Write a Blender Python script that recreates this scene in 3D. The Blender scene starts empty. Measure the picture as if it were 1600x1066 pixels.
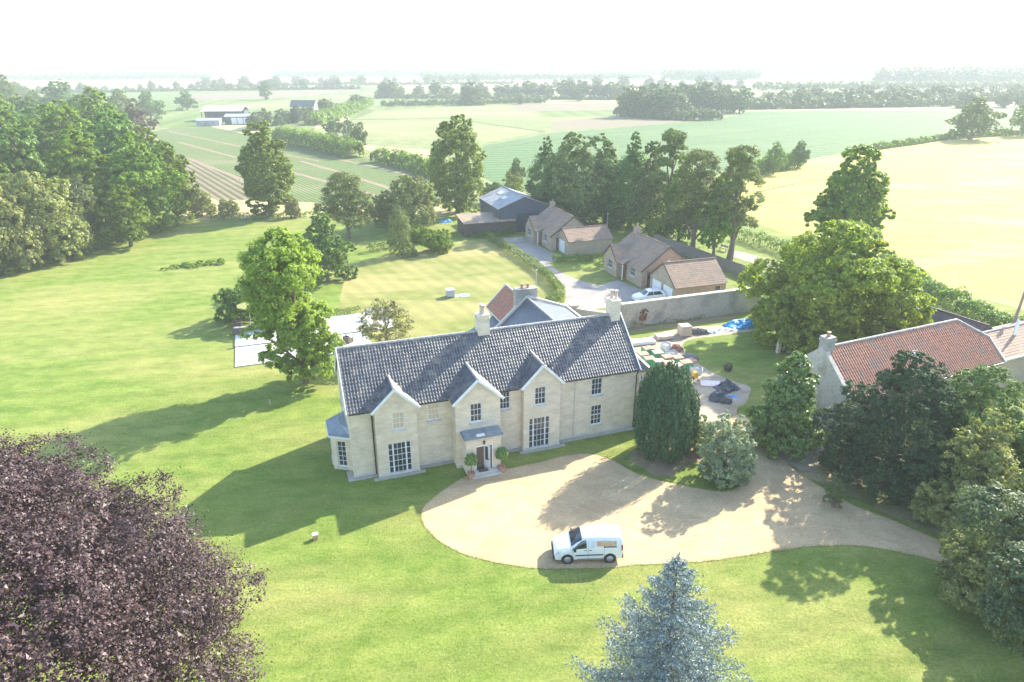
import bpy, math, random
import numpy as np
from mathutils import Vector, Matrix

# ------------------------------------------------------------------ camera, sky, sun, exposure
scene = bpy.context.scene
C = scene.collection
R = math.radians
cam_data = bpy.data.cameras.new('camera')
cam = bpy.data.objects.new('camera', cam_data); C.objects.link(cam)
cam.location = (0, 0, 28.3)
cam.rotation_euler = (R(90 - 22.1), 0, 0)
cam_data.sensor_width = 36.0
cam_data.lens = 24.0
cam_data.clip_start = 0.2
cam_data.clip_end = 20000
scene.camera = cam

SUN_AZ = R(46)        # clockwise from +Y, towards +X
SUN_EL = R(31)
world = bpy.data.worlds.new('World'); scene.world = world
world.use_nodes = True
wn = world.node_tree.nodes; wl = world.node_tree.links
wn.clear()
sky = wn.new('ShaderNodeTexSky'); sky.sky_type = 'NISHITA'; sky.sun_disc = False
sky.sun_elevation = SUN_EL; sky.sun_rotation = SUN_AZ
sky.altitude = 0; sky.air_density = 1.0; sky.dust_density = 0.8; sky.ozone_density = 1.0
bg = wn.new('ShaderNodeBackground'); bg.inputs['Strength'].default_value = 0.15
wo = wn.new('ShaderNodeOutputWorld')
wl.new(sky.outputs[0], bg.inputs['Color']); wl.new(bg.outputs[0], wo.inputs['Surface'])

sd = bpy.data.lights.new('sun', 'SUN'); sd.energy = 3.6; sd.angle = R(0.53); sd.color = (1.0, 0.93, 0.80)
sun = bpy.data.objects.new('sun', sd); C.objects.link(sun)
sdir = Vector((math.sin(SUN_AZ) * math.cos(SUN_EL), math.cos(SUN_AZ) * math.cos(SUN_EL), math.sin(SUN_EL)))
sun.rotation_euler = (-sdir).to_track_quat('-Z', 'Y').to_euler()
sun.location = (60, 60, 80)

scene.view_settings.view_transform = 'Standard'
scene.view_settings.look = 'None'
scene.view_settings.gamma = 1.0
scene.view_settings.exposure = 2.12
scene.view_settings.use_curve_mapping = False
scene.render.engine = 'CYCLES'
cy = scene.cycles
cy.max_bounces = 5; cy.diffuse_bounces = 3; cy.glossy_bounces = 2; cy.transmission_bounces = 3
cy.transparent_max_bounces = 6; cy.volume_bounces = 1
cy.use_denoising = True
cy.use_adaptive_sampling = True; cy.adaptive_threshold = 0.02
cy.sample_clamp_indirect = 6.0
cy.sample_clamp_direct = 0.0

# ------------------------------------------------------------------ helpers: objects
def prop(o, label=None, cat=None, group=None, kind=None):
    if label: o['label'] = label
    if cat: o['category'] = cat
    if group: o['group'] = group
    if kind: o['kind'] = kind
    return o

def thing(name, label, cat, loc=(0, 0, 0), rz=0.0, group=None):
    o = bpy.data.objects.new(name, None); C.objects.link(o)
    o.empty_display_size = 0.3
    o.location = loc; o.rotation_euler = (0, 0, rz)
    return prop(o, label, cat, group)

def link_mesh(name, me, mat=None, parent=None, kind=None):
    o = bpy.data.objects.new(name, me); C.objects.link(o)
    if mat is not None and not me.materials: me.materials.append(mat)
    if parent is not None: o.parent = parent
    if kind: o['kind'] = kind
    return o

def copy_tree(o, parent=None):
    c = o.copy(); C.objects.link(c)
    if parent is not None: c.parent = parent
    for ch in list(o.children): copy_tree(ch, c)
    return c

class MB:
    """collects polygons, then becomes one mesh"""
    def __init__(s): s.v = []; s.f = []; s.sm = []
    def add(s, vs, fs, smooth=False):
        b = len(s.v); s.v += [tuple(p) for p in vs]
        for f in fs: s.f.append(tuple(b + i for i in f)); s.sm.append(smooth)
        return s
    def quad(s, a, b, c, d): return s.add([a, b, c, d], [(0, 1, 2, 3)])
    def poly(s, pts): return s.add(pts, [tuple(range(len(pts)))])
    def box(s, x0, x1, y0, y1, z0, z1):
        vs = [(x0,y0,z0),(x1,y0,z0),(x1,y1,z0),(x0,y1,z0),(x0,y0,z1),(x1,y0,z1),(x1,y1,z1),(x0,y1,z1)]
        return s.add(vs, [(3,2,1,0),(4,5,6,7),(0,1,5,4),(1,2,6,5),(2,3,7,6),(3,0,4,7)])
    def bar(s, p0, p1, w, h, up=(0, 0, 1)):
        p0 = Vector(p0); p1 = Vector(p1); d = (p1 - p0).normalized(); up = Vector(up)
        sx = d.cross(up)
        if sx.length < 1e-4: sx = d.cross(Vector((1, 0, 0)))
        sx.normalize(); sz = sx.cross(d).normalized()
        a = sx * w / 2; b = sz * h / 2
        vs = [p0-a-b, p0+a-b, p0+a+b, p0-a+b, p1-a-b, p1+a-b, p1+a+b, p1-a+b]
        return s.add(vs, [(0,3,2,1),(4,5,6,7),(0,1,5,4),(1,2,6,5),(2,3,7,6),(3,0,4,7)])
    def prism(s, poly, d):
        """poly: list of 3d points, extruded by vector d"""
        n = len(poly); d = Vector(d)
        vs = [Vector(p) for p in poly] + [Vector(p) + d for p in poly]
        fs = [tuple(range(n))[::-1], tuple(range(n, 2*n))] + [(i, (i+1) % n, n + (i+1) % n, n + i) for i in range(n)]
        return s.add(vs, fs)
    def tube(s, pts, rad, n=8, caps=True):
        pts = [Vector(p) for p in pts]
        if not hasattr(rad, '__len__'): rad = [rad] * len(pts)
        rings = []
        prev = None
        for i, p in enumerate(pts):
            d = (pts[min(i+1, len(pts)-1)] - pts[max(i-1, 0)])
            if d.length < 1e-6: d = Vector((0, 0, 1))
            d.normalize()
            x = prev - d * prev.dot(d) if prev is not None else d.cross(Vector((0.31, 0.95, 0.05)))
            if x.length < 1e-4: x = d.cross(Vector((1, 0, 0)))
            x.normalize(); prev = x; y = d.cross(x)
            rings.append([p + (x * math.cos(2*math.pi*k/n) + y * math.sin(2*math.pi*k/n)) * rad[i] for k in range(n)])
        vs = [q for r in rings for q in r]
        fs = [(i*n + k, i*n + (k+1) % n, (i+1)*n + (k+1) % n, (i+1)*n + k) for i in range(len(pts)-1) for k in range(n)]
        s.add(vs, fs, True)
        if caps:
            s.add(rings[0], [tuple(range(n))[::-1]]); s.add(rings[-1], [tuple(range(n))])
        return s
    def lathe(s, prof, c=(0, 0, 0), n=16, axis='z'):
        rings = []
        for r, z in prof:
            ring = []
            for k in range(n):
                a = 2*math.pi*k/n
                p = (r*math.cos(a), r*math.sin(a), z)
                if axis == 'y': p = (p[0], p[2], -p[1])
                ring.append((p[0]+c[0], p[1]+c[1], p[2]+c[2]))
            rings.append(ring)
        vs = [q for r in rings for q in r]
        fs = [(i*n + k, i*n + (k+1) % n, (i+1)*n + (k+1) % n, (i+1)*n + k) for i in range(len(prof)-1) for k in range(n)]
        s.add(vs, fs, True)
        s.add(rings[0], [tuple(range(n))[::-1]]); s.add(rings[-1], [tuple(range(n))])
        return s
    def mesh(s, name):
        me = bpy.data.meshes.new(name); me.from_pydata([tuple(p) for p in s.v], [], s.f); me.update()
        me.polygons.foreach_set('use_smooth', s.sm)
        return me
    def build(s, name, mat, parent=None, kind=None):
        return link_mesh(name, s.mesh(name), mat, parent, kind)

def np_mesh(name, verts, quads, mat_idx=None):
    """fast mesh of equal-sided faces from numpy"""
    me = bpy.data.meshes.new(name)
    nv, nf = len(verts), len(quads); k = np.asarray(quads).shape[1]
    me.vertices.add(nv); me.vertices.foreach_set('co', np.asarray(verts, np.float32).ravel())
    me.loops.add(nf * k); me.loops.foreach_set('vertex_index', np.asarray(quads, np.int32).ravel())
    me.polygons.add(nf); me.polygons.foreach_set('loop_start', np.arange(0, nf*k, k, dtype=np.int32))
    me.update(calc_edges=True)
    return me

# ------------------------------------------------------------------ helpers: materials
MATS = {}
def new_mat(name):
    m = bpy.data.materials.new(name); m.use_nodes = True
    nt = m.node_tree; nt.nodes.clear()
    return m, nt.nodes, nt.links

def node(nt, t, **kw):
    n = nt.new(t)
    for k, v in kw.items(): setattr(n, k, v)
    return n

def ramp(nodes, stops):
    r = nodes.new('ShaderNodeValToRGB')
    el = r.color_ramp.elements
    while len(el) < len(stops): el.new(0.5)
    for e, (p, c) in zip(el, stops): e.position = p; e.color = (*c, 1) if len(c) == 3 else c
    return r

def surf(name, c1, c2=None, scale=4.0, rough=0.7, bump=0.0, bscale=None, metal=0.0, spec=0.4, stretch=(1,1,1), detail=5, lo=0.35, hi=0.65, c3=None, scale3=0.4, coat=0.0):
    """a painted / stone / fabric surface: two tones mixed by noise, an optional large stain tone, fine relief"""
    if name in MATS: return MATS[name]
    m, N, Lk = new_mat(name)
    out = N.new('ShaderNodeOutputMaterial'); b = N.new('ShaderNodeBsdfPrincipled')
    b.inputs['Roughness'].default_value = rough; b.inputs['Metallic'].default_value = metal
    b.inputs['Specular IOR Level'].default_value = spec
    b.inputs['Coat Weight'].default_value = coat
    Lk.new(b.outputs[0], out.inputs[0])
    tc = N.new('ShaderNodeTexCoord'); mp = N.new('ShaderNodeMapping'); mp.inputs['Scale'].default_value = stretch
    Lk.new(tc.outputs['Object'], mp.inputs[0])
    if c2 is None: c2 = tuple(x * 0.8 for x in c1)
    n1 = N.new('ShaderNodeTexNoise'); n1.inputs['Scale'].default_value = scale; n1.inputs['Detail'].default_value = detail
    Lk.new(mp.outputs[0], n1.inputs['Vector'])
    r = ramp(N, [(lo, c1), (hi, c2)]); Lk.new(n1.outputs['Fac'], r.inputs[0])
    col = r.outputs[0]
    if c3 is not None:
        n3 = N.new('ShaderNodeTexNoise'); n3.inputs['Scale'].default_value = scale3; n3.inputs['Detail'].default_value = 6
        Lk.new(mp.outputs[0], n3.inputs['Vector'])
        r3 = ramp(N, [(0.48, (0,0,0)), (0.68, (1,1,1))]); Lk.new(n3.outputs['Fac'], r3.inputs[0])
        mx = N.new('ShaderNodeMix'); mx.data_type = 'RGBA'
        Lk.new(r3.outputs[0], mx.inputs[0]); Lk.new(col, mx.inputs[6]); mx.inputs[7].default_value = (*c3, 1)
        col = mx.outputs[2]
    Lk.new(col, b.inputs['Base Color'])
    if bump:
        nb = N.new('ShaderNodeTexNoise'); nb.inputs['Scale'].default_value = bscale or scale * 4; nb.inputs['Detail'].default_value = 4
        Lk.new(mp.outputs[0], nb.inputs['Vector'])
        bp = N.new('ShaderNodeBump'); bp.inputs['Strength'].default_value = bump; bp.inputs['Distance'].default_value = 0.05
        Lk.new(nb.outputs['Fac'], bp.inputs['Height']); Lk.new(bp.outputs[0], b.inputs['Normal'])
    MATS[name] = m
    return m

def brick_mat(name, c1, c2, mortar, bw=0.225, bh=0.075, c3=None):
    """small-unit masonry seen from afar: brick texture laid on walls of any heading"""
    if name in MATS: return MATS[name]
    m, N, Lk = new_mat(name)
    out = N.new('ShaderNodeOutputMaterial'); b = N.new('ShaderNodeBsdfPrincipled'); b.inputs['Roughness'].default_value = 0.85
    b.inputs['Specular IOR Level'].default_value = 0.2
    Lk.new(b.outputs[0], out.inputs[0])
    tc = N.new('ShaderNodeTexCoord'); sp = N.new('ShaderNodeSeparateXYZ'); Lk.new(tc.outputs['Object'], sp.inputs[0])
    ad = N.new('ShaderNodeMath'); ad.operation = 'ADD'; Lk.new(sp.outputs[0], ad.inputs[0]); Lk.new(sp.outputs[1], ad.inputs[1])
    cb = N.new('ShaderNodeCombineXYZ'); Lk.new(ad.outputs[0], cb.inputs[0]); Lk.new(sp.outputs[2], cb.inputs[1])
    br = N.new('ShaderNodeTexBrick'); br.inputs['Scale'].default_value = 1.0
    br.inputs['Brick Width'].default_value = bw; br.inputs['Row Height'].default_value = bh
    br.inputs['Mortar Size'].default_value = 0.008; br.inputs['Color1'].default_value = (*c1, 1); br.inputs['Color2'].default_value = (*c2, 1)
    br.inputs['Mortar'].default_value = (*mortar, 1)
    Lk.new(cb.outputs[0], br.inputs['Vector'])
    n = N.new('ShaderNodeTexNoise'); n.inputs['Scale'].default_value = 0.9; n.inputs['Detail'].default_value = 7; n.inputs['Roughness'].default_value = 0.65
    mp = N.new('ShaderNodeMapping'); mp.inputs['Scale'].default_value = (1, 1, 2.2); Lk.new(tc.outputs['Object'], mp.inputs[0]); Lk.new(mp.outputs[0], n.inputs['Vector'])
    r = ramp(N, [(0.3, (0.78, 0.77, 0.75)), (0.7, (1.12, 1.1, 1.06))]); Lk.new(n.outputs['Fac'], r.inputs[0])
    mx = N.new('ShaderNodeMix'); mx.data_type = 'RGBA'; mx.blend_type = 'MULTIPLY'; mx.inputs[0].default_value = 1.0
    Lk.new(br.outputs['Color'], mx.inputs[6]); Lk.new(r.outputs[0], mx.inputs[7])
    col = mx.outputs[2]
    if c3:
        n3 = N.new('ShaderNodeTexNoise'); n3.inputs['Scale'].default_value = 0.5; n3.inputs['Detail'].default_value = 8
        Lk.new(tc.outputs['Object'], n3.inputs['Vector'])
        r3 = ramp(N, [(0.5, (0,0,0)), (0.7, (1,1,1))]); Lk.new(n3.outputs['Fac'], r3.inputs[0])
        m3 = N.new('ShaderNodeMix'); m3.data_type = 'RGBA'; Lk.new(r3.outputs[0], m3.inputs[0]); Lk.new(col, m3.inputs[6]); m3.inputs[7].default_value = (*c3, 1)
        col = m3.outputs[2]
    Lk.new(col, b.inputs['Base Color'])
    bp = N.new('ShaderNodeBump'); bp.inputs['Strength'].default_value = 0.5; bp.inputs['Distance'].default_value = 0.01
    Lk.new(br.outputs['Fac'], bp.inputs['Height']); bp.invert = True; Lk.new(bp.outputs[0], b.inputs['Normal'])
    MATS[name] = m
    return m

def leaf_mat(name, c1, c2, trans=0.40, rough=0.5, spec=0.12, hue_var=0.0):
    """leaves: tone varies leaf by leaf and tree by tree; light passes through"""
    if name in MATS: return MATS[name]
    m, N, Lk = new_mat(name)
    out = N.new('ShaderNodeOutputMaterial'); b = N.new('ShaderNodeBsdfPrincipled'); t = N.new('ShaderNodeBsdfTranslucent')
    b.inputs['Roughness'].default_value = rough; b.inputs['Specular IOR Level'].default_value = spec
    g = N.new('ShaderNodeNewGeometry'); oi = N.new('ShaderNodeObjectInfo')
    r = ramp(N, [(0.0, c1), (0.75, c2), (1.0, tuple(min(1, x*1.5) for x in c2))]); Lk.new(g.outputs['Random Per Island'], r.inputs[0])
    hs = N.new('ShaderNodeHueSaturation')
    mr = N.new('ShaderNodeMapRange'); mr.inputs[3].default_value = 0.85; mr.inputs[4].default_value = 1.18; Lk.new(oi.outputs['Random'], mr.inputs[0])
    Lk.new(mr.outputs[0], hs.inputs['Value']); Lk.new(r.outputs[0], hs.inputs['Color'])
    mr2 = N.new('ShaderNodeMapRange'); mr2.inputs[3].default_value = 0.49; mr2.inputs[4].default_value = 0.515; Lk.new(oi.outputs['Random'], mr2.inputs[0])
    Lk.new(mr2.outputs[0], hs.inputs['Hue'])
    Lk.new(hs.outputs[0], b.inputs['Base Color'])
    mt = N.new('ShaderNodeMix'); mt.data_type = 'RGBA'; mt.blend_type = 'MULTIPLY'; mt.inputs[0].default_value = 1.0
    Lk.new(hs.outputs[0], mt.inputs[6]); mt.inputs[7].default_value = (1.3, 1.35, 0.6, 1)
    Lk.new(mt.outputs[2], t.inputs['Color'])
    mx = N.new('ShaderNodeMixShader'); mx.inputs[0].default_value = trans
    Lk.new(b.outputs[0], mx.inputs[1]); Lk.new(t.outputs[0], mx.inputs[2]); Lk.new(mx.outputs[0], out.inputs[0])
    MATS[name] = m
    return m

# ------------------------------------------------------------------ the setting: ground, lawns, fields, drives
def ground_mat(name, a, b, dry, drylo=0.5, dryhi=0.7, stripes=None, fine=9.0, big=0.07, rough=0.9, bump=0.6, streak=0.0):
    """turf or crop: lush and pale patches, fine tufts; stripes = (heading in degrees, wavelength, strength)"""
    if name in MATS: return MATS[name]
    m, N, Lk = new_mat(name)
    out = N.new('ShaderNodeOutputMaterial'); bs = N.new('ShaderNodeBsdfPrincipled'); bs.inputs['Roughness'].default_value = rough
    bs.inputs['Specular IOR Level'].default_value = 0.1
    Lk.new(bs.outputs[0], out.inputs[0])
    tc = N.new('ShaderNodeTexCoord')
    n1 = N.new('ShaderNodeTexNoise'); n1.inputs['Scale'].default_value = 0.55; n1.inputs['Detail'].default_value = 8; n1.inputs['Roughness'].default_value = 0.7
    Lk.new(tc.outputs['Object'], n1.inputs['Vector'])
    r1 = ramp(N, [(0.36, a), (0.64, b)]); Lk.new(n1.outputs['Fac'], r1.inputs[0])
    n2 = N.new('ShaderNodeTexNoise'); n2.inputs['Scale'].default_value = big; n2.inputs['Detail'].default_value = 9; n2.inputs['Roughness'].default_value = 0.62
    n2.inputs['Distortion'].default_value = 0.4
    mp = N.new('ShaderNodeMapping'); mp.inputs['Rotation'].default_value = (0, 0, R(-20)); mp.inputs['Scale'].default_value = (0.6, 1.3, 1)
    Lk.new(tc.outputs['Object'], mp.inputs[0]); Lk.new(mp.outputs[0], n2.inputs['Vector'])
    r2 = ramp(N, [(drylo, (0, 0, 0)), (dryhi, (1, 1, 1))]); Lk.new(n2.outputs['Fac'], r2.inputs[0])
    mx = N.new('ShaderNodeMix'); mx.data_type = 'RGBA'; Lk.new(r2.outputs[0], mx.inputs[0]); Lk.new(r1.outputs[0], mx.inputs[6]); mx.inputs[7].default_value = (*dry, 1)
    col = mx.outputs[2]
    if streak:
        mk_ = N.new('ShaderNodeMapping'); mk_.inputs['Rotation'].default_value = (0, 0, R(-14)); mk_.inputs['Scale'].default_value = (0.42, 1.1, 1); Lk.new(tc.outputs['Object'], mk_.inputs[0])
        nk = N.new('ShaderNodeTexNoise'); nk.inputs['Scale'].default_value = 0.9; nk.inputs['Detail'].default_value = 8; nk.inputs['Roughness'].default_value = 0.7; Lk.new(mk_.outputs[0], nk.inputs['Vector'])
        rk = ramp(N, [(0.36, (0.76, 0.84, 0.74)), (0.5, (1, 1, 1)), (0.66, (1.20, 1.10, 1.18))]); Lk.new(nk.outputs['Fac'], rk.inputs[0])
        mk2 = N.new('ShaderNodeMix'); mk2.data_type = 'RGBA'; mk2.blend_type = 'MULTIPLY'; mk2.inputs[0].default_value = streak
        Lk.new(col, mk2.inputs[6]); Lk.new(rk.outputs[0], mk2.inputs[7]); col = mk2.outputs[2]
    if stripes:
        ang, wl_, st = stripes
        ms = N.new('ShaderNodeMapping'); ms.inputs['Rotation'].default_value = (0, 0, R(-ang)); Lk.new(tc.outputs['Object'], ms.inputs[0])
        wv = N.new('ShaderNodeTexWave'); wv.wave_type = 'BANDS'; wv.bands_direction = 'Y'; wv.inputs['Scale'].default_value = 0.314 / wl_
        wv.inputs['Distortion'].default_value = 0.15; wv.inputs['Detail'].default_value = 1
        Lk.new(ms.outputs[0], wv.inputs['Vector'])
        rs = ramp(N, [(0.3, (1 - st,) * 3), (0.7, (1.0, 1.0, 1.0))]); Lk.new(wv.outputs['Fac'], rs.inputs[0])
        m2 = N.new('ShaderNodeMix'); m2.data_type = 'RGBA'; m2.blend_type = 'MULTIPLY'; m2.inputs[0].default_value = 1
        Lk.new(col, m2.inputs[6]); Lk.new(rs.outputs[0], m2.inputs[7]); col = m2.outputs[2]
    n3 = N.new('ShaderNodeTexNoise'); n3.inputs['Scale'].default_value = fine; n3.inputs['Detail'].default_value = 6; n3.inputs['Roughness'].default_value = 0.75
    Lk.new(tc.outputs['Object'], n3.inputs['Vector'])
    r3 = ramp(N, [(0.25, (0.52, 0.54, 0.52)), (0.75, (1.42, 1.4, 1.35))]); Lk.new(n3.outputs['Fac'], r3.inputs[0])
    m3 = N.new('ShaderNodeMix'); m3.data_type = 'RGBA'; m3.blend_type = 'MULTIPLY'; m3.inputs[0].default_value = 1
    Lk.new(col, m3.inputs[6]); Lk.new(r3.outputs[0], m3.inputs[7])
    Lk.new(m3.outputs[2], bs.inputs['Base Color'])
    if bump:
        bp = N.new('ShaderNodeBump'); bp.inputs['Strength'].default_value = bump; bp.inputs['Distance'].default_value = 0.06
        Lk.new(n3.outputs['Fac'], bp.inputs['Height']); Lk.new(bp.outputs[0], bs.inputs['Normal'])
    MATS[name] = m
    return m

def smooth(pts, n=6):
    """closed Catmull-Rom outline through the points"""
    out = []; k = len(pts)
    for i in range(k):
        p0, p1, p2, p3 = (Vector(pts[(i + j - 1) % k]) for j in range(4))
        for s in range(n):
            t = s / n
            out.append(tuple(0.5 * ((2*p1) + (p2 - p0)*t + (2*p0 - 5*p1 + 4*p2 - p3)*t*t + (3*p1 - p0 - 3*p2 + p3)*t**3)))
    return out

def ragged(pts, amp, step, seed=0):
    """outline walked in short steps, each nudged a little, as a turf edge is"""
    rg = random.Random(seed); out = []
    for i in range(len(pts)):
        a = Vector(pts[i]); b = Vector(pts[(i+1) % len(pts)]); L = (b - a).length; n = max(1, int(L / step))
        for s in range(n):
            p = a.lerp(b, s / n); out.append((p.x + rg.uniform(-amp, amp), p.y + rg.uniform(-amp, amp)))
    return out

def sheet(name, pts, z, mat):
    o = MB().poly([(x, y, z) for x, y in pts]).build(name, mat)
    if o.data.polygons[0].normal.z < 0: o.data.flip_normals()
    return prop(o, kind='structure')

G_LAWN = ground_mat('lawn_turf', (0.122, 0.185, 0.03), (0.19, 0.24, 0.052), (0.295, 0.275, 0.095), 0.44, 0.74, streak=1.0, fine=6.0, stripes=(17, 3.2, 0.09))
G_MOWN = ground_mat('mown_turf', (0.16, 0.19, 0.045), (0.235, 0.235, 0.075), (0.33, 0.29, 0.12), 0.42, 0.66, stripes=(120, 2.2, 0.10), big=0.11)
G_CROP = ground_mat('vegetable_rows', (0.11, 0.16, 0.05), (0.16, 0.20, 0.07), (0.27, 0.24, 0.14), 0.52, 0.72, stripes=(124, 1.1, 0.42), big=0.02, fine=2)
G_CROP2 = ground_mat('vegetable_beds', (0.17, 0.15, 0.09), (0.22, 0.20, 0.11), (0.30, 0.24, 0.17), 0.5, 0.7, stripes=(124, 1.8, 0.55), big=0.03, fine=2)
G_BEET = ground_mat('beet_crop', (0.085, 0.155, 0.06), (0.125, 0.195, 0.08), (0.15, 0.21, 0.085), 0.5, 0.7, stripes=(8, 5.0, 0.26), big=0.02, fine=1.4)
G_WHEAT = ground_mat('ripe_wheat', (0.36, 0.305, 0.075), (0.42, 0.36, 0.10), (0.50, 0.43, 0.17), 0.5, 0.72, stripes=(-14, 7.0, 0.10), big=0.05, fine=3)
G_STRAW = ground_mat('dry_grass', (0.32, 0.29, 0.13), (0.42, 0.35, 0.19), (0.48, 0.40, 0.25), 0.5, 0.7, big=0.08, fine=2)
G_PALE = ground_mat('pale_field', (0.19, 0.205, 0.085), (0.23, 0.235, 0.105), (0.29, 0.265, 0.13), 0.45, 0.65, stripes=(20, 6, 0.10), big=0.02, fine=1)
G_STUB = ground_mat('stubble_field', (0.30, 0.27, 0.13), (0.36, 0.32, 0.17), (0.27, 0.25, 0.13), 0.5, 0.7, stripes=(20, 9, 0.08), big=0.01, fine=1)
G_FRESH = ground_mat('young_crop', (0.115, 0.175, 0.045), (0.155, 0.21, 0.06), (0.20, 0.22, 0.08), 0.5, 0.7, stripes=(98, 14, 0.2), big=0.02, fine=1)
G_BROWN = ground_mat('tilled_field', (0.20, 0.16, 0.11), (0.24, 0.20, 0.135), (0.20, 0.20, 0.105), 0.5, 0.7, stripes=(20, 5, 0.15), big=0.02, fine=1)
G_FAR = ground_mat('far_pasture', (0.15, 0.185, 0.065), (0.20, 0.215, 0.09), (0.26, 0.245, 0.125), 0.45, 0.65, big=0.004, fine=0.2)
G_ROUGH = ground_mat('rough_grass', (0.12, 0.14, 0.045), (0.20, 0.19, 0.08), (0.33, 0.26, 0.15), 0.45, 0.62, big=0.2, fine=5)
G_SOIL = ground_mat('bare_soil', (0.24, 0.18, 0.12), (0.32, 0.24, 0.16), (0.20, 0.19, 0.08), 0.5, 0.7, big=0.3, fine=8)
G_GRAVEL = ground_mat('pea_gravel', (0.445, 0.325, 0.185), (0.545, 0.405, 0.24), (0.38, 0.28, 0.165), 0.47, 0.68, big=0.35, fine=11, bump=0.6)
G_YARD = ground_mat('yard_gravel', (0.34, 0.285, 0.215), (0.42, 0.35, 0.27), (0.27, 0.225, 0.16), 0.48, 0.66, big=0.35, fine=10, bump=0.5)
G_TAR = ground_mat('tarmac', (0.26, 0.235, 0.22), (0.32, 0.29, 0.265), (0.38, 0.34, 0.29), 0.5, 0.72, big=0.15, fine=10, bump=0.2)
def paving_mat():
    m, N, Lk = new_mat('pale_paving')
    out = N.new('ShaderNodeOutputMaterial'); b = N.new('ShaderNodeBsdfPrincipled'); b.inputs['Roughness'].default_value = 0.7; Lk.new(b.outputs[0], out.inputs[0])
    tc = N.new('ShaderNodeTexCoord'); br = N.new('ShaderNodeTexBrick'); br.inputs['Scale'].default_value = 1.0; br.inputs['Brick Width'].default_value = 0.9; br.inputs['Row Height'].default_value = 0.6
    br.inputs['Mortar Size'].default_value = 0.012; br.inputs['Color1'].default_value = (0.70, 0.68, 0.63, 1); br.inputs['Color2'].default_value = (0.62, 0.60, 0.55, 1); br.inputs['Mortar'].default_value = (0.36, 0.34, 0.30, 1)
    Lk.new(tc.outputs['Object'], br.inputs['Vector'])
    n = N.new('ShaderNodeTexNoise'); n.inputs['Scale'].default_value = 0.8; n.inputs['Detail'].default_value = 7; Lk.new(tc.outputs['Object'], n.inputs['Vector'])
    r = ramp(N, [(0.3, (0.84, 0.83, 0.81)), (0.7, (1.06, 1.06, 1.05))]); Lk.new(n.outputs['Fac'], r.inputs[0])
    mx = N.new('ShaderNodeMix'); mx.data_type = 'RGBA'; mx.blend_type = 'MULTIPLY'; mx.inputs[0].default_value = 1.0; Lk.new(br.outputs['Color'], mx.inputs[6]); Lk.new(r.outputs[0], mx.inputs[7]); Lk.new(mx.outputs[2], b.inputs['Base Color'])
    return m
G_PAVE = paving_mat()

# the ground: one sheet reaching the horizon
gpts = [(4900 * math.cos(2*math.pi*k/64), 4900 * math.sin(2*math.pi*k/64)) for k in range(64)]
sheet('ground', gpts, -0.03, G_FAR)
sheet('lawn', [(-190, -20), (75, -20), (75, 60), (58, 90), (44, 140), (-2, 150), (-70, 146), (-105, 150), (-190, 190)], 0.0, G_LAWN)

# far farmland, patch by patch (metres)
FZ = -0.022
def field(pts, mat, z=None):
    global FZ
    FZ += 0.0012
    return sheet('field', pts, FZ if z is None else z, mat)
field([(-5544.22, 4245.03), (-714.22, 3415.6), (-230.28, 2640.46), (-150.73, 1724.36), (-302.12, 1438.2), (-1149.15, 1642.73), (-2378.36, 1814.47)], G_STUB)
field([(-1384.72, 1438.2), (-268.88, 1278.68), (-194.89, 985.99), (-295.35, 907.78), (-528.17, 748.82), (-668.44, 688.32)], G_STUB)
field([(-561.36, 862.12), (-287.83, 884.37), (-220.38, 1045.96), (-155.45, 840.95), (-187.02, 661.54), (-217.35, 489.12), (-188.88, 339.33), (-281.6, 426.75)], G_FRESH)
field([(-323.12, 732.73), (-196.72, 932.45), (-173.45, 820.78), (-192.86, 661.54), (-262.12, 592.23)], G_BROWN)
field([(-498.12, 2856.71), (542.34, 3111.35), (1381.69, 2640.46), (3486.84, 2856.71), (1920.69, 1568.43), (629.42, 1438.2), (216.14, 1233.03), (-216.14, 1233.03)], G_STUB)
field([(-226.94, 1233.03), (91.82, 1045.96), (216.14, 1233.03), (151.72, 862.12), (-26.99, 765.62), (-151.72, 862.12)], G_STUB)
field([(-129.74, 717.31), (-55.2, 783.17), (30.38, 688.32), (26.98, 553.44), (-37.44, 527.47), (-88.76, 475.27)], G_FRESH)
field([(21.71, 613.69), (112.42, 688.32), (96.3, 572.19), (23.76, 535.86)], G_STUB)
field([(-96.12, 449.74), (-45.41, 511.45), (24.14, 544.51), (92.23, 562.66), (72.2, 437.95), (23.69, 378.2), (-36.25, 405.95), (-90.29, 396.27)], G_PALE)
field([(0, 544.51), (93.77, 572.19), (80.42, 489.12), (4.06, 455.86)], G_BROWN)
field([(12.34, 462.16), (79.29, 482.1), (68.5, 426.75), (18.12, 405.95)], G_FRESH)
field([(-88.24, 387.03), (-35.41, 396.27), (14.51, 322.67), (-9.99, 276.21), (-28.9, 291.05), (-59.4, 285.94), (-72.54, 322.67)], G_PALE)
field([(20.3, 378.2), (72.3, 426.75), (113.31, 396.27), (63.46, 353.91), (17.82, 319.52)], G_BROWN)
field([(-10.72, 262.75), (17.49, 313.41), (62.81, 350.15), (112.01, 391.6), (160.62, 475.27), (227.05, 511.45), (295.6, 489.12), (181.24, 296.35), (118.8, 246.65), (70.66, 202.65), (31.77, 171.46), (0, 164.15), (-10.76, 195.1)], G_BEET)
field([(154.39, 511.45), (354.79, 572.19), (658.89, 572.19), (549.48, 475.27), (287.42, 475.27), (148.07, 462.16)], G_STUB)
field([(289.53, 475.27), (549.48, 475.27), (373.67, 319.52), (217.24, 313.41), (178.65, 291.05)], G_BEET)
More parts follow.
